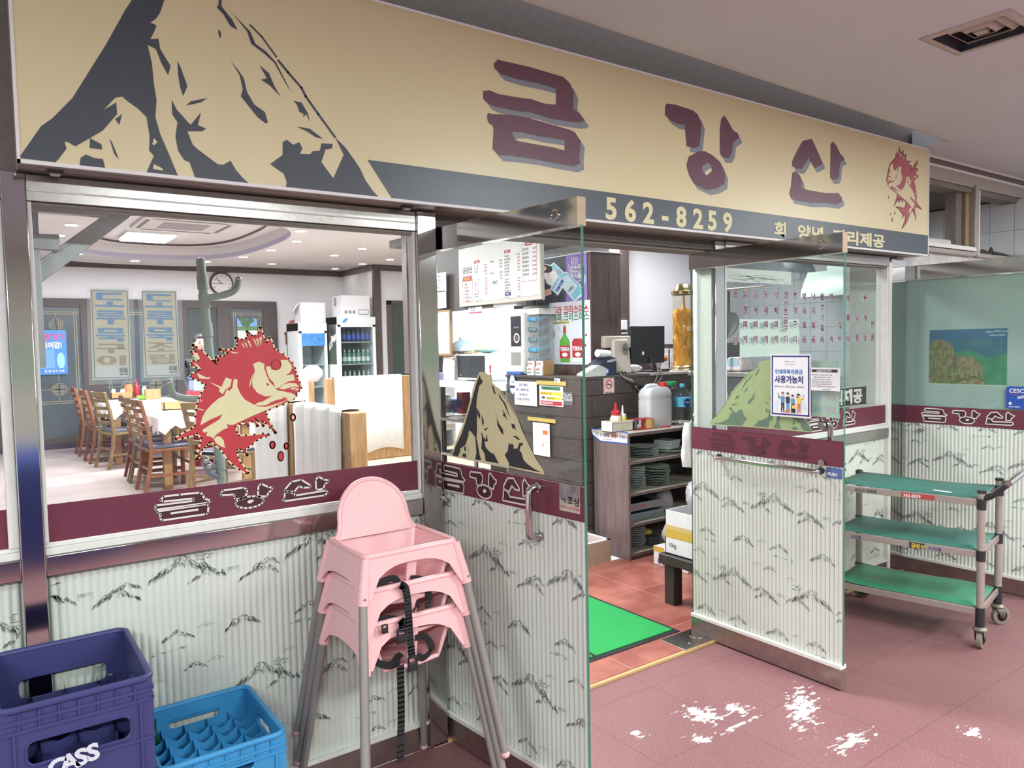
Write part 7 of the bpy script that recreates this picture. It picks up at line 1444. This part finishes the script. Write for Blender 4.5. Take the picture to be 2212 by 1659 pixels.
body(J, [(0, 1), (1, 2), (2, 3), (3, 4), (2, 5), (5, 6), (6, 7), (2, 8), (8, 9), (9, 10), (0, 11), (11, 12), (12, 13), (13, 14), (0, 15), (15, 16), (16, 17), (17, 18)], JKT, 'clothed_body', t)
h = MB(); hc_ = V((px_, py_-.005, FZ+1.5)); h.sph(hc_, .1, SKN, 20, 14, (.78, .92, 1.12)); h.sph(hc_+V((0, -.02, -.055)), .07, SKN, 16, 10, (.85, .9, .9)); h.lathe([(.048, 0), (.045, .12)], hc_+V((0, .005, -.18)), SKN, 14)
h.add([hc_+V((-.012, -.095, -.02)), hc_+V((.012, -.095, -.02)), hc_+V((0, -.088, .025)), hc_+V((0, -.113, -.018))], [(0, 3, 2), (3, 1, 2), (0, 1, 3)], SKN)
for s_ in (-1, 1): h.sph(hc_+V((s_*.079, 0, -.005)), .02, SKN, 8, 6, (.5, .8, 1.3)); h.sph(hc_+V((s_*.03, -.084, .005)), .012, HAIR, 8, 6, (1.2, .5, .45)); h.bar(hc_+V((s_*.048, -.078, .028)), hc_+V((s_*.018, -.088, .03)), .006, .005, HAIR)
h.bar(hc_+V((-.022, -.087, -.058)), hc_+V((.022, -.087, -.058)), .008, .008, M('lip', 176, 104, 100)); h.build('head', t, smooth=60)
h = MB(); h.sph(hc_+V((0, .022, .03)), .104, HAIR, 20, 12, (.84, .92, 1.0)); h.sph(hc_+V((0, -.05, .085)), .05, HAIR, 12, 8, (1.2, .7, .5)); h.build('hair', t, smooth=60)
for s_ in (-1, 1):
    k = MB(); w = V((px_+s_*.19, py_-.13, FZ+.84)); k.sph(w+V((0, -.02, -.03)), .035, SKN, 10, 8, (.6, .8, 1.2))
    for f_ in range(4): k.tube([w+V(((f_-1.5)*.014, -.03, -.06)), w+V(((f_-1.5)*.015, -.045, -.085)), w+V(((f_-1.5)*.014, -.05, -.105+.006*abs(f_-1.5)))], [.008, .007, .005], SKN, 8)
    k.tube([w+V((-s_*.02, -.03, -.03)), w+V((-s_*.035, -.05, -.05)), w+V((-s_*.035, -.06, -.068))], [.009, .008, .006], SKN, 8); k.build('hand', t, smooth=60)

# coat stand of plastic pipe just behind the glass
PIPE = M('grey_green_pipe', 148, 160, 152, rough=.4, var=.04); t = thing('coat_stand', 'grey plastic pipe coat stand with curled hooks behind the fish window', 'coat stand', (.93, .9, FZ))
pt_, pm_ = ony(433, 562, .9), ony(478, 1035, .9); dv = (pm_-pt_); pb = pt_+dv*((pt_.z-FZ)/(pt_.z-pm_.z))
MB().tube([pt_, pb], .0195, PIPE, 18).sph(pt_, .02, STEEL, 14, 8, (1, 1, .6)).build('pole', t); k = MB()
for yy in (610, 650, 712, 1000): q = ony(433+45*(yy-562)/473, yy, .9); k.tube([q-dv.normalized()*.03, q+dv.normalized()*.03], .0235, PIPE, 18)
k.build('sleeve', t)
def hook(P, m=PIPE, r=.0155): MB().tube(smoothp([ony(x, y, .9)+V((0, e, 0)) for x, y, e in P]), r, m, 12).sph(ony(P[-1][0], P[-1][1], .9)+V((0, P[-1][2], 0)), r*1.05, STEEL, 12, 8).build('hook', t)
hook([(440, 645, 0), (470, 640, -.01), (495, 633, -.02), (508, 622, -.02), (512, 604, -.02)]); hook([(455, 860, 0), (420, 862, -.01), (385, 858, -.02), (370, 848, -.02), (364, 826, -.02)]); hook([(475, 1008, 0), (450, 1006, -.02), (436, 998, -.04), (438, 990, -.06)], M('dark_grey_pipe', 120, 126, 130, rough=.35)); hook([(477, 1030, 0), (455, 1024, -.02), (445, 1012, -.03), (446, 1002, -.05)], MATS['dark_grey_pipe'])
MB().lathe([(.17, 0), (.17, .02), (.03, .035), (.024, .1)], (pb.x, pb.y, FZ), MATS['dark_grey_pipe'], 24).build('base', t)

# booth benches under white covers
def booth(lab, clab, o, L, H, rz, ends=(1, 1), d=.11, ca=.07, cb=None, cover=True):
    t = thing('booth_bench', lab, 'bench', o, 'booth benches'); R = Matrix.Rotation(rz, 4, 'Z'); o = V(o); k = MB(); W = lambda x, y, z: o+(R @ V((x, y, z)))
    def bb(x0, x1, y0, y1, z0, z1, m, mb_): mb_.box(W((x0+x1)/2, (y0+y1)/2, (z0+z1)/2), (x1-x0, y1-y0, z1-z0), m, rz)
    bb(0, L, 0, d, .0, H, OAK, k); k.build('backrest', t, bevel=.006); k = MB(); bb(0, L, d, d+.45, .36, .42, OAK, k); bb(.02, L-.02, d, d+.4, 0, .36, OAK, k); k.build('seat', t, bevel=.004)
    if cover:
        k = MB(); N = 26; x0, x1 = ca, (L-.07 if cb is None else cb); prof = [(-.014, .1), (-.016, H*.4), (-.013, H*.8), (-.012, H-.01), (0, H+.012), (d*.5, H+.016), (d, H+.012), (d+.012, H-.01), (d+.014, H*.6)]
        vs = []
        for i in range(N+1):
            x = x0+(x1-x0)*i/N
            for j, (y, z) in enumerate(prof): w_ = .004*sin(i*.9+j)+.003*sin(i*2.3); vs.append(W(x, y+(w_ if y < 0 else 0), z-(0 if j else .04*sin(i*.25))))
        n = len(prof); k.add(vs, [(a*n+b, (a+1)*n+b, (a+1)*n+b+1, a*n+b+1) for a in range(N) for b in range(n-1)], M('white_cover_cloth', 222, 224, 222, rough=.8, var=.03, bump=.15, scale=7)); k = k.build('cover', None, solid=.004, smooth=60, loc=o); tag(k, clab, 'cover', 'bench covers')
# local +x runs along the back, local -y is the side seen
booth('oak booth bench end-on to the window with a white covered back', 'white cloth over the booth back nearest the window', (1.785, 2.5, FZ), .95, 1.035, -pi/2, ca=.03, cb=.84)
booth('second oak booth bench behind the nearest one, white cover on its back', 'white cloth over the booth back half hidden by the fish tail', (1.79, 3.42, FZ), .86, 1.035, -pi/2, ca=.03, cb=.8)
booth('wide oak booth bench facing the window in front of the fridges', 'wide white cloth over the booth back before the fridges', (3.47, 6.1, FZ), 1.13, 1.04, 0, ca=.09, cb=1.0)
booth('oak booth bench left of the wide one, partly behind the fish mouth', 'white cloth over the booth back behind the fish mouth', (2.5, 6.6, FZ), 1.0, 1.04, 0, ca=.05, cb=.92)

# drinks fridges
FWH = M('fridge_white', 222, 226, 228, rough=.3, var=.02); FG = glass('fridge_glass', (.86, .9, .9), 1.3); FIN = M('fridge_inside', 120, 132, 132, rough=.5)
SHB = M('beer_bottle_dark', 50, 58, 96, rough=.25); SHG = M('soju_green', 96, 140, 118, rough=.25); LBW = M('bottle_label_white', 226, 230, 230); LBB = M('bottle_label_blue', 70, 96, 196)
def fridge(lab, x0, x1, y0, zt, big):
    t = thing('drinks_fridge', lab, 'fridge', ((x0+x1)/2, y0+.2, FZ)); yb = min(y0+.55, 9.0 if x1 > 5.5 else 9.9); z0 = FZ
    k = MB().bx(x0, x0+.03, y0, yb, z0, zt, FWH).bx(x1-.03, x1, y0, yb, z0, zt, FWH).bx(x0, x1, yb-.03, yb, z0, zt, FIN).bx(x0, x1, y0, yb, z0, z0+.3, FWH).bx(x0, x1, y0, yb, zt-.13, zt, FWH); k.build('cabinet', t, bevel=.004)
    fr = Fr((0, y0-.001, 0), (1, 0, 0)); MB().bx(x0-.005, x1+.005, y0-.03, y0, zt-.13, zt, FWH).build('header', t, bevel=.006)
    d = MB(); a, b_, c_, e = x0+.03, x1-.03, z0+.35, zt-.16
    for q in ((x0, a+.02, c_-.05, e+.03), (b_-.02, x1, c_-.05, e+.03), (x0, x1, e-.01, e+.03), (x0, x1, c_-.05, c_)): d.bx(q[0], q[1], y0-.03, y0, q[2], q[3], FWH)
    d = d.build('door', t, bevel=.003); MB().bx(a+.02, b_-.02, y0-.018, y0-.012, c_, e-.01, FG).build('pane', d)
    for s_ in range(4):
        zs_ = z0+.42+.36*s_
        if zs_ > zt-.3: break
        MB().bx(x0+.03, x1-.03, y0+.03, yb-.04, zs_-.012, zs_, FWH).build('shelf', t)
    return t, fr
t, fr = fridge('tall white drinks fridge with blue mark, beer and soju behind its glass door', 4.784, 5.44, 8.9, 2.08, True)
k = MB(); zz = 2.015; k.poly(Fr((0, 8.868, 0), (1, 0, 0)), [(4.86, zz-.02), (4.9, zz+.03), (4.97, zz+.045), (4.92, zz-.03), (4.88, zz-.04)], M('logo_blue', 60, 150, 220), .001); k.build('logo_print', t)
fs_ = Fr((4.783, 0, 0), (0, -1, 0)); q0, q1 = fs_.px(692, 703), fs_.px(718, 787); s = thing('side_poster', 'dark green drink poster with a young man on the fridge side', 'poster', fs_.p(-9.1, 1.3, 0)); x0, x1, z0, z1 = -9.36, -8.95, q1[1], q0[1]
MB().rect(fs_, x0, z0, x1, z1, M('poster_dark_green', 64, 74, 66, rough=.5, var=.3, scale=12), .001, .0008).build('sheet', s); k = MB(); k.ell(fs_, (x0+x1)/2+.05, z1-.2, .06, .09, SKIN, .0016).ell(fs_, (x0+x1)/2+.05, z1-.12, .085, .07, HAIR, .002).poly(fs_, [(x0+.12, z0+.22), (x1-.01, z0+.4), (x1-.01, z0+.5), (x0+.12, z0+.33)], PAPER, .0022).text(fs_, '참이슬', x0+.15, z0+.27, .07, INK, .003, .03, rot=.4); k.build('print', s)
t2, fr2 = fridge('narrower white fridge with blue header picture left of the tall one', 4.27, 4.74, 9.25, 1.99, False); MB().rect(Fr((0, 9.215, 0), (1, 0, 0)), 4.31, 1.62, 4.7, 1.82, M('fridge_header_blue', 62, 128, 200, rough=.4, var=.25, scale=20), .002).build('header_picture', t2)
i = 0
proto = {}
def fbottle(kind, loc, lab):
    if kind not in proto:
        m, l = {'beer': (SHB, LBB), 'soju': (SHG, LBW), 'green': (M('soju_clear', 150, 170, 160, rough=.2), LBW)}[kind]
        proto[kind] = bottle('drink_bottle', lab, (0, 0, 0), .25, .034, m, 'bottles in the tall fridge', l); proto[kind].location = loc
    else: o = proto[kind].copy(); COL.objects.link(o); o.location = loc; o['label'] = lab
ORD = ('first', 'second', 'third', 'fourth', 'fifth', 'sixth', 'seventh', 'eighth')
for s_, (kind, nm) in enumerate((('green', 'bottom visible'), ('green', 'lower'), ('soju', 'middle'), ('beer', 'top'))):
    for j in range(7): fbottle(kind, (4.86+.082*j, 9.0, FZ+.421+.36*s_), '%s bottle from the left on the %s shelf of the tall fridge' % (ORD[j], nm))
for (pxa, pxb, pya, pyb, y, d, lab) in ((724, 757, 638, 682, 8.97, .38, 'printed white carton on top of the tall fridge'), (671, 722, 654, 690, 9.32, .3, 'plain white open carton on top of the narrower fridge')):
    x0 = ony(pxa, 660, y).x; x1 = ony(796 if pxa == 724 else 725, 660, y).x if pxa == 724 else 4.76; zb = 2.083 if pxa == 724 else 1.993; zt = ony(pxb, pya, y).z
    if pxa != 724: x0, x1 = 4.35, 4.77
    else: x0, x1 = 4.9, 5.4
    o = thing('carton', lab, 'box', ((x0+x1)/2, y+d/2, zb)); MB().bx(x0, x1, y, y+d, zb, zt, WC).build('body', o, bevel=.006)
    f_ = Fr((0, y-.0005, 0), (1, 0, 0)); k = MB()
    if pxa == 724:
        k.stroke(f_, [(x0+.3, zb+.04), (x1-.03, zb+.04), (x1-.03, zb+.11), (x0+.3, zb+.11)], .008, INK, .001, True); f2 = Fr((x0-.0005, 0, 0), (0, -1, 0)); k.rect(f2, -y-.3, zb+.18, -y-.2, zb+.32, M('print_grey2', 150, 150, 156), .001)
        for q in range(3): k.rect(f_, x0+.05+.07*q, zb+.05, x0+.1+.07*q, zb+.1, MATS['print_grey2'], .001)
        k.build('print', o)
    else: k.add([V((x0, y+.01, zt)), V((x0+.04, y+.28, zt)), V((x0-.1, y+.25, zt-.16)), V((x0-.12, y+.02, zt-.14))], [(0, 1, 2, 3)], WC); k.build('flap', o, solid=.006)
bagmesh('plastic_bag', 'white tied bag on the bench cover below the fridges', (3.33, 6.2, 1.28), .13, (1, .6, .75), MATS['bag_white_plastic'], 21)
tag(MB().lathe([(.06, 0), (.065, .02), (.065, .16), (.03, .2), (.03, .24), (0, .24)], (3.1, 6.68, 1.235), WHITE, 16).build('jug', loc=(3.1, 6.68, 1.23), smooth=50), 'small white jug on the bench back behind the fish mouth', 'jug')

# far wall: dark panelled doors with lattice glass
DK = M('door_frame_dark', 74, 64, 66, rough=.5, var=.06); DG = M('dark_door_glass', 74, 84, 94, rough=.2, var=.08, scale=3); DGG = M('dark_green_opening', 54, 66, 66, rough=.5); GOLD = M('lattice_gold', 168, 156, 120, rough=.5)
yy = 10.33; t = sroot('door_4', 'long run of dark framed lattice-glass doors on the far wall', (2.2, yy, FZ)); k = MB()
k.bx(-.9, 4.29, yy-.02, 10.37, 2.26, 2.39, DK).bx(-.9, 4.29, yy-.02, 10.37, FZ, FZ+.16, DK)
for x0, x1 in ((-.1, .3), (1.34, 1.64), (2.64, 2.84), (3.3, 3.52), (4.06, 4.29)): k.bx(x0, x1, yy-.03, 10.37, FZ, 2.3, DK)
k.build('frame', t, bevel=.004); ff = Fr((0, yy-.001, 0), (1, 0, 0))
for x0, x1, m in ((.3, 1.34, DG), (1.64, 2.64, DG), (2.84, 3.3, DGG), (3.52, 4.06, DG)):
    MB().rect(ff, x0, FZ+.16, x1, 2.26, m, 0).build('pane', t)
    if m is DG:
        k = MB(); L_ = lambda P, w=.008: k.stroke(ff, P, w, GOLD, .002)
        for e in (.05, .08): L_([(x0+e, FZ+.7), (x0+e, 2.2)]); L_([(x1-e, FZ+.7), (x1-e, 2.2)]); L_([(x0+.02, 2.24-e), (x1-.02, 2.24-e)]); L_([(x0+.02, FZ+.62+e), (x1-.02, FZ+.62+e)])
        for u in (.3, .7):
            xm = x0+(x1-x0)*u; L_([(xm, FZ+.7), (xm, 2.2)], .006)
            for zc in (1.05, 2.0):
                for q in range(-3, 4): L_([(xm-.09+abs(q)*.012, zc+q*.028), (xm+.09-abs(q)*.012, zc+q*.028)], .006); L_([(xm+q*.028, zc-.09+abs(q)*.012), (xm+q*.028, zc+.09-abs(q)*.012)], .006)
            for zc in (1.35,): L_([(xm+.07*cos(pi/3*q), zc+.07*sin(pi/3*q)) for q in range(7)], .006)
        L_([(x0, 1.05), (x1, 1.05)], .006); k.build('lattice', t)
yq = yy-.035; fq = Fr((0, yq, 0), (1, 0, 0)); a, b_ = fq.px(78, 713), fq.px(147, 808)
s = sheet('blue_poster', 'sky blue drink poster with pink headline on the far left door', 'poster', fq, a[0]-.25, b_[1], b_[0], a[1], M('poster_bright_blue', 72, 138, 206, rough=.5, var=.1, scale=6), 0); w = b_[0]-a[0]+.25; h_ = a[1]-b_[1]; k = MB()
k.text(fq, '초깔끔한 맛이', b_[0]-.02, a[1]-.14, .1, M('headline_pink', 214, 70, 130), .001, .04, 'RIGHT', .85); k.text(fq, '무르익어감!', b_[0]-.06, a[1]-.26, .1, WHITE, .001, .04, 'RIGHT', .85); k.ell(fq, b_[0]-.08, b_[1]+.2, .05, .12, MATS['bottle_pale_blue'], .001); k.rect(fq, a[0]-.2, b_[1]+.08, b_[0]-.16, b_[1]+.36, M('poster_mid_blue', 110, 160, 220), .001); k.rect(fq, a[0]-.24, b_[1]+.02, b_[0]-.01, b_[1]+.09, PBLUE, .0016); k.text(fq, '한 번 마셔 보로', b_[0]-.04, b_[1]+.035, .04, WHITE, .0022, .02, 'RIGHT'); k.build('lettering', s)
a, b_ = fq.px(512, 688), fq.px(557, 745); s = thing('wall_calendar', 'wall calendar with tree picture hanging on the right lattice door', 'calendar', fq.p((a[0]+b_[0])/2, b_[1], 0)); MB().rect(fq, a[0], b_[1], b_[0], a[1], PAPER, 0, .002).build('sheet', s); zm = (a[1]+b_[1])/2+.02; k = MB()
k.rect(fq, a[0], zm, b_[0], a[1], M('calendar_sky', 120, 166, 220), .001).rect(fq, a[0], zm, b_[0], zm+.07, M('calendar_grass', 90, 130, 76), .0016)
for q in range(8): k.ell(fq, (a[0]+b_[0])/2+RNG.uniform(-.08, .08), zm+.15+RNG.uniform(-.05, .05), .06, .04, M('calendar_tree', 62, 104, 66, var=.2), .002+.0002*q)
k.rect(fq, (a[0]+b_[0])/2-.01, zm+.04, (a[0]+b_[0])/2+.01, zm+.12, M('calendar_trunk', 84, 70, 56), .0018); k.build('picture', s); k = MB()
for q in range(20): k.text(fq, str(q+1), a[0]+.04+.05*(q % 5), zm-.05-.04*(q//5), .025, INK, .001, .01)
k.build('lettering', s)
c_ = ony(478, 613, 10.36); t = thing('wall_clock', 'round wall clock with brown rim showing quarter to eleven', 'clock', (c_.x, 10.36, c_.z)); R_ = .19; f_ = Fr((c_.x, 10.33, c_.z), (1, 0, 0))
MB().lathe([(R_, 0), (R_*1.02, .03), (R_*.97, .045), (R_*.84, .04), (R_*.84, .02)], (c_.x, 10.37, c_.z), M('clock_brown', 74, 48, 56, rough=.35), 32, (0, -1, 0)).build('rim', t); MB().ell(f_, 0, 0, R_*.86, R_*.86, WHITE, 0, 0, 32).build('dial', t); k = MB()
for q in range(1, 13): k.text(f_, str(q), R_*.68*sin(pi/6*q), R_*.68*cos(pi/6*q)-.016, .042, INK, .001, .01, 'CENTER')
k.build('numerals', t); k = MB(); k.stroke(f_, [(0, 0), (-.1*cos(.68), .1*sin(.68)+.02)], .012, INK, .002); k.stroke(f_, [(.02, 0), (-.14, -.002)], .008, INK, .002); k.stroke(f_, [(0, 0), (.1, .01)], .003, INK, .002); k.build('hands', t)
for px__, py__, r, m, lab in ((635, 703, .1, M('alarm_rose', 186, 100, 100, rough=.4), 'rose coloured round alarm bell high on the far wall'), (636, 760, .11, M('alarm_maroon', 150, 76, 82, rough=.4), 'dull maroon round alarm plate low on the far wall')):
    c_ = ony(px__, py__, 10.35); o = thing('fire_alarm', lab, 'alarm', (c_.x, 10.36, c_.z)); MB().lathe([(r, 0), (r, .03), (r*.8, .05), (0, .055)], (c_.x, 10.37, c_.z), m, 24, (0, -1, 0)).build('body', o); MB().lathe([(.025, .05), (.02, .062), (0, .064)], (c_.x+.02, 10.37, c_.z-(.04 if r > .1 else 0)), ALU, 12, (0, -1, 0)).build('button', o)
c_ = ony(635, 730, 10.35); o = thing('alarm_lamp', 'small glowing red alarm lamp between the two round alarm plates', 'lamp', (c_.x, 10.36, c_.z)); MB().lathe([(.06, 0), (.06, .02), (.045, .025)], (c_.x, 10.37, c_.z), M('lamp_red_dark', 120, 30, 40), 18, (0, -1, 0)).build('base', o); MB().sph((c_.x, 10.34, c_.z), .035, mat('alarm_glow', (1, .05, .12), emit=2.5, var=0), 12, 8).build('bulb', o)
c_ = ony(619, 731, 10.35); tag(MB().bx(c_.x-.02, c_.x+.02, 10.31, 10.365, c_.z-.1, c_.z+.06, M('torch_brown', 110, 60, 62)).bx(c_.x-.035, c_.x+.035, 10.3, 10.365, c_.z+.06, c_.z+.11, MATS['torch_brown']).build('torch', bevel=.008, loc=(c_.x, 10.35, c_.z)), 'brown emergency torch clipped to the far wall', 'torch')
t = sroot('door_5', 'dark narrow door on the right return wall of the hall', (5.9, 9.05, FZ)); MB().bx(5.74, 5.82, 9.02, 9.06, FZ, 2.36, TRIMB).bx(5.74, 6.4, 9.02, 9.06, 2.29, 2.36, TRIMB).build('frame', t); MB().bx(5.82, 6.4, 9.04, 9.06, FZ, 2.29, DGG).build('leaf', t)

# ceiling fittings
GLOW = mat('lamp_glow', (1, .98, .95), emit=9, var=0); LK = 0
for i, (x, y, z) in enumerate([(.896, 6.35, 2.9), (.85, 7.22, 2.9), (.83, 8.12, 2.9), (1.2, 8.95, 2.9), (1.98, 9.5, 2.9), (1.254, 5.55, 2.9), (2.19, 5.15, 2.9), (3.05, 5.68, 2.9), (3.3, 6.5, 2.9), (3.3, 7.47, 2.9), (3.2, 8.38, 2.9), (2.9, 9.2, 2.9),
                               (4.44, 8.09, 2.955), (4.49, 7.21, 2.955), (4.54, 6.34, 2.955), (5.2, 9.9, 2.955), (5.3, 9.0, 2.955), (5.42, 8.23, 2.955), (4.0, 9.6, 2.955)]):
    lab = ('%s recessed downlight in the oval ceiling ring, counted from the steel post side round' % ('first second third fourth fifth sixth seventh eighth ninth tenth eleventh twelfth'.split()[i])) if i < 12 else '%s recessed downlight in the flat ceiling above the fridges' % ('first second third fourth fifth sixth seventh'.split()[i-12])
    o = thing('downlight', lab, 'downlight', (x, y, z), 'recessed downlights'); MB().lathe([(.06, -.002), (.062, -.008), (.078, -.006), (.08, 0)], (x, y, z), ALU, 20).build('trim_ring', o); MB().lathe([(0, -.004), (.06, -.004)], (x, y, z), GLOW, 20).build('lamp', o)
t = thing('ceiling_lamp', 'bright rectangular ceiling lamp inside the oval recess', 'lamp', (1.9, 8.1, 3.03)); MB().bx(1.62, 2.2, 7.72, 8.45, 3.05, 3.08, ALU).build('housing', t); MB().bx(1.64, 2.18, 7.74, 8.43, 3.03, 3.05, GLOW).build('diffuser', t)
t = thing('air_conditioner', 'square ceiling cassette air conditioner in front of the bright lamp', 'air conditioner', (2.1, 6.95, 3.05)); ACM = M('ac_beige', 206, 200, 194, rough=.5); k = MB().bx(1.6, 2.6, 6.45, 7.4, 3.045, 3.08, ACM); k.build('panel', t, bevel=.01)
k = MB()
for q in ((1.7, 2.5, 6.5, 6.54), (1.7, 2.5, 7.31, 7.35), (1.64, 1.68, 6.6, 7.25), (2.52, 2.56, 6.6, 7.25)): k.bx(*q, 3.041, 3.046, M('ac_slot', 120, 114, 112))
k.build('air_slot', t); k = MB(); k.bx(1.85, 2.35, 6.68, 7.18, 3.04, 3.046, M('ac_grille', 184, 176, 170, rough=.6))
for q in range(8): k.bx(1.85, 2.35, 6.7+.06*q, 6.715+.06*q, 3.038, 3.041, MATS['ac_slot'])
k.build('grille', t)
# steel frame of the inner shutter seen at the top left of the fish window
SFM = M('galvanised_frame', 190, 196, 198, rough=.35, metal=.3); k = MB(); k.bar(ony(60, 610, .35), ony(280, 448, .35), .05, .012, SFM, (0, 1, 0)); k.bar(ony(62, 592, .37)+V((0, 0, .01)), ony(276, 440, .37)+V((0, 0, .01)), .012, .06, SFM, (0, 1, 0)); tag(k.build('folding_stay', bevel=.002, loc=ony(170, 530, .35)), 'slanting steel stay bar inside the top left of the fish window', 'bar')
a, b_ = ony(66, 438, .3), ony(232, 468, .3); k = MB().bx(a.x-.02, b_.x, .3, .34, b_.z, a.z+.03, SFM).bx(a.x-.02, a.x+.02, .31, .33, 1.55, a.z, SFM); a2 = ony(130, 540, .3); k.bx(a.x-.02, a2.x, .3, .34, a2.z, a2.z+.05, SFM).bx(a.x-.02, a.x+.06, .118, .34, a.z+.0, a.z+.03, SFM).bx(a.x-.02, a.x+.06, .118, .14, a.z, 2.2, SFM); tag(k.build('shutter_bracket', bevel=.002, loc=(a.x, .32, 1.9)), 'white metal bracket behind the glass at the top left corner', 'bracket')

# ------------------------------------------------------------------ kitchen seen through the right window
t = thing('extractor_hood', 'pale green sheet metal hood in the kitchen behind the dish names', 'hood', (6.3, 1.0, 1.96)); HM = M('hood_pale_green', 196, 212, 200, rough=.35, var=.04); k = MB(); P = [V((5.95, .69, 1.95)), V((5.95, 1.34, 1.95)), V((6.75, 1.34, 1.95)), V((6.75, .69, 1.95)), V((5.95, .69, 2.06)), V((5.95, 1.34, 2.0)), V((6.75, 1.34, 2.0)), V((6.75, .69, 2.06)), V((6.05, .85, 2.17)), V((6.05, 1.34, 2.17)), V((6.75, 1.34, 2.17)), V((6.75, .85, 2.17))]
k.add(P, [(0, 1, 5, 4), (4, 5, 9, 8), (1, 2, 6, 5), (5, 6, 10, 9), (3, 0, 4, 7), (7, 4, 8, 11), (8, 9, 10, 11), (3, 2, 1, 0)], HM); k.build('canopy', t, solid=.004); MB().bx(6.2, 6.6, .95, 1.25, 2.17, 2.67, HM).build('flue', t); MB().bx(5.94, 5.955, .70, .76, 1.96, 2.02, M('outlet_cream', 214, 206, 176)).build('outlet', t)
p = ony(1712, 600, 1.5); tag(MB().tube(smoothp([V((p.x-.05, 1.5, 2.668)), V((p.x-.02, 1.5, p.z+.14)), V((p.x+.12, 1.5, p.z+.13)), V((p.x+.2, 1.48, p.z+.05)), V((p.x+.19, 1.45, p.z-.12))]), .07, M('duct_grey', 160, 164, 172, rough=.4), 16).build('duct_elbow', loc=(p.x, 1.5, p.z), smooth=60), 'grey duct elbow beside the kitchen hood', 'duct')
a, b_ = onx(1863, 783, 6.0), onx(1897, 828, 6.0); tag(MB().bx(6.0, 6.02, b_.y, a.y, b_.z, a.z, OAK).build('cutting_board', bevel=.01, loc=(6.0, (a.y+b_.y)/2, b_.z)), 'wooden cutting board leaning on the kitchen worktop', 'cutting board')
t = thing('kitchen_worktop', 'steel kitchen worktop behind the black strip sign', 'worktop', (6.0, 1.2, 0)); zt = b_.z-.002; MB().bx(5.6, 6.78, .5, 2.4, zt-.04, zt, BRUSH).build('top', t, bevel=.004); MB().bx(5.65, 6.78, .52, 2.4, 0.015, zt-.04, M('kitchen_dark_front', 92, 96, 96, rough=.5)).build('cabinet', t)
a, b_ = onx(1562, 772, 4.3), onx(1600, 803, 4.3); t = thing('counter_scale', 'pale pink counter scale with round glass face behind the right door', 'scale', (4.38, (a.y+b_.y)/2, b_.z)); MB().box((4.38, (a.y+b_.y)/2, (a.z+b_.z)/2), (.16, a.y-b_.y, a.z-b_.z), M('scale_pink', 226, 200, 204, rough=.4), 0, (.7, .8)).build('body', t, bevel=.015); MB().ell(Fr((4.31, 0, 0), (0, -1, 0)), -(a.y+b_.y)/2+.0, (a.z+b_.z)/2+.01, .05, .038, M('scale_glass', 176, 206, 224, rough=.1), .002).build('dial', t)
zc = b_.z; t = thing('side_table', 'dark work table with black box below the pink scale', 'table', (4.45, .75, .015)); MB().bx(4.2, 4.72, .45, 1.1, zc-.03, zc-.001, BRUSH).build('top', t, bevel=.003); MB().bx(4.22, 4.7, .47, 1.08, zc-.32, zc-.03, M('machine_black', 56, 58, 62, rough=.35)).build('drawer', t, bevel=.006); MB().text(Fr((4.219, 0, 0), (0, -1, 0)), 'DW', -.85, zc-.2, .1, M('machine_letter', 120, 124, 128), .001, .03).build('lettering', t)
for x in (4.22, 4.66):
    for y in (.47, 1.04): MB().bx(x, x+.04, y, y+.04, .0155, zc-.32, BLACK).build('leg', t)
for px__, w, lab in ((1545, 'nearest the jamb', 'black frying pan hanging behind the right door glass, nearest the jamb'), (1572, 'by the scale', 'dark ladle set hanging above the pink scale')):
    c_ = onx(px__, 700, 4.15); o = thing('hanging_pan', lab, 'pan', (4.15, c_.y, c_.z)); MB().lathe([(.08, 0), (.1, .03), (.1, .035), (0, .01)], (4.17, c_.y, c_.z-.02), M('pan_dark', 70, 70, 72, rough=.4), 22, (-1, 0, 0), 1.4 if px__ == 1545 else .7, .7 if px__ == 1545 else 1.2).build('bowl', o); MB().bar((4.16, c_.y, c_.z+.07), (4.16, c_.y, c_.z+.22), .02, .01, BLACK).build('handle', o)
c_ = onx(1545, 700, 4.15); tag(MB().tube([(4.2, c_.y, .0155), (4.2, c_.y, 2.2)], .012, BRUSH, 10).tube([(4.2, c_.y, c_.z+.2), (4.16, c_.y, c_.z+.2)], .006, BRUSH, 8).tube([(4.2, c_.y, c_.z+.23), (4.2, c_.y-.4, c_.z+.23)], .008, BRUSH, 8).build('rack_post', loc=(4.2, c_.y, 0)), 'thin steel rack post in the kitchen carrying the hanging pans', 'rack')
bpy.data.objects.remove(_to); bpy.data.curves.remove(_tc)
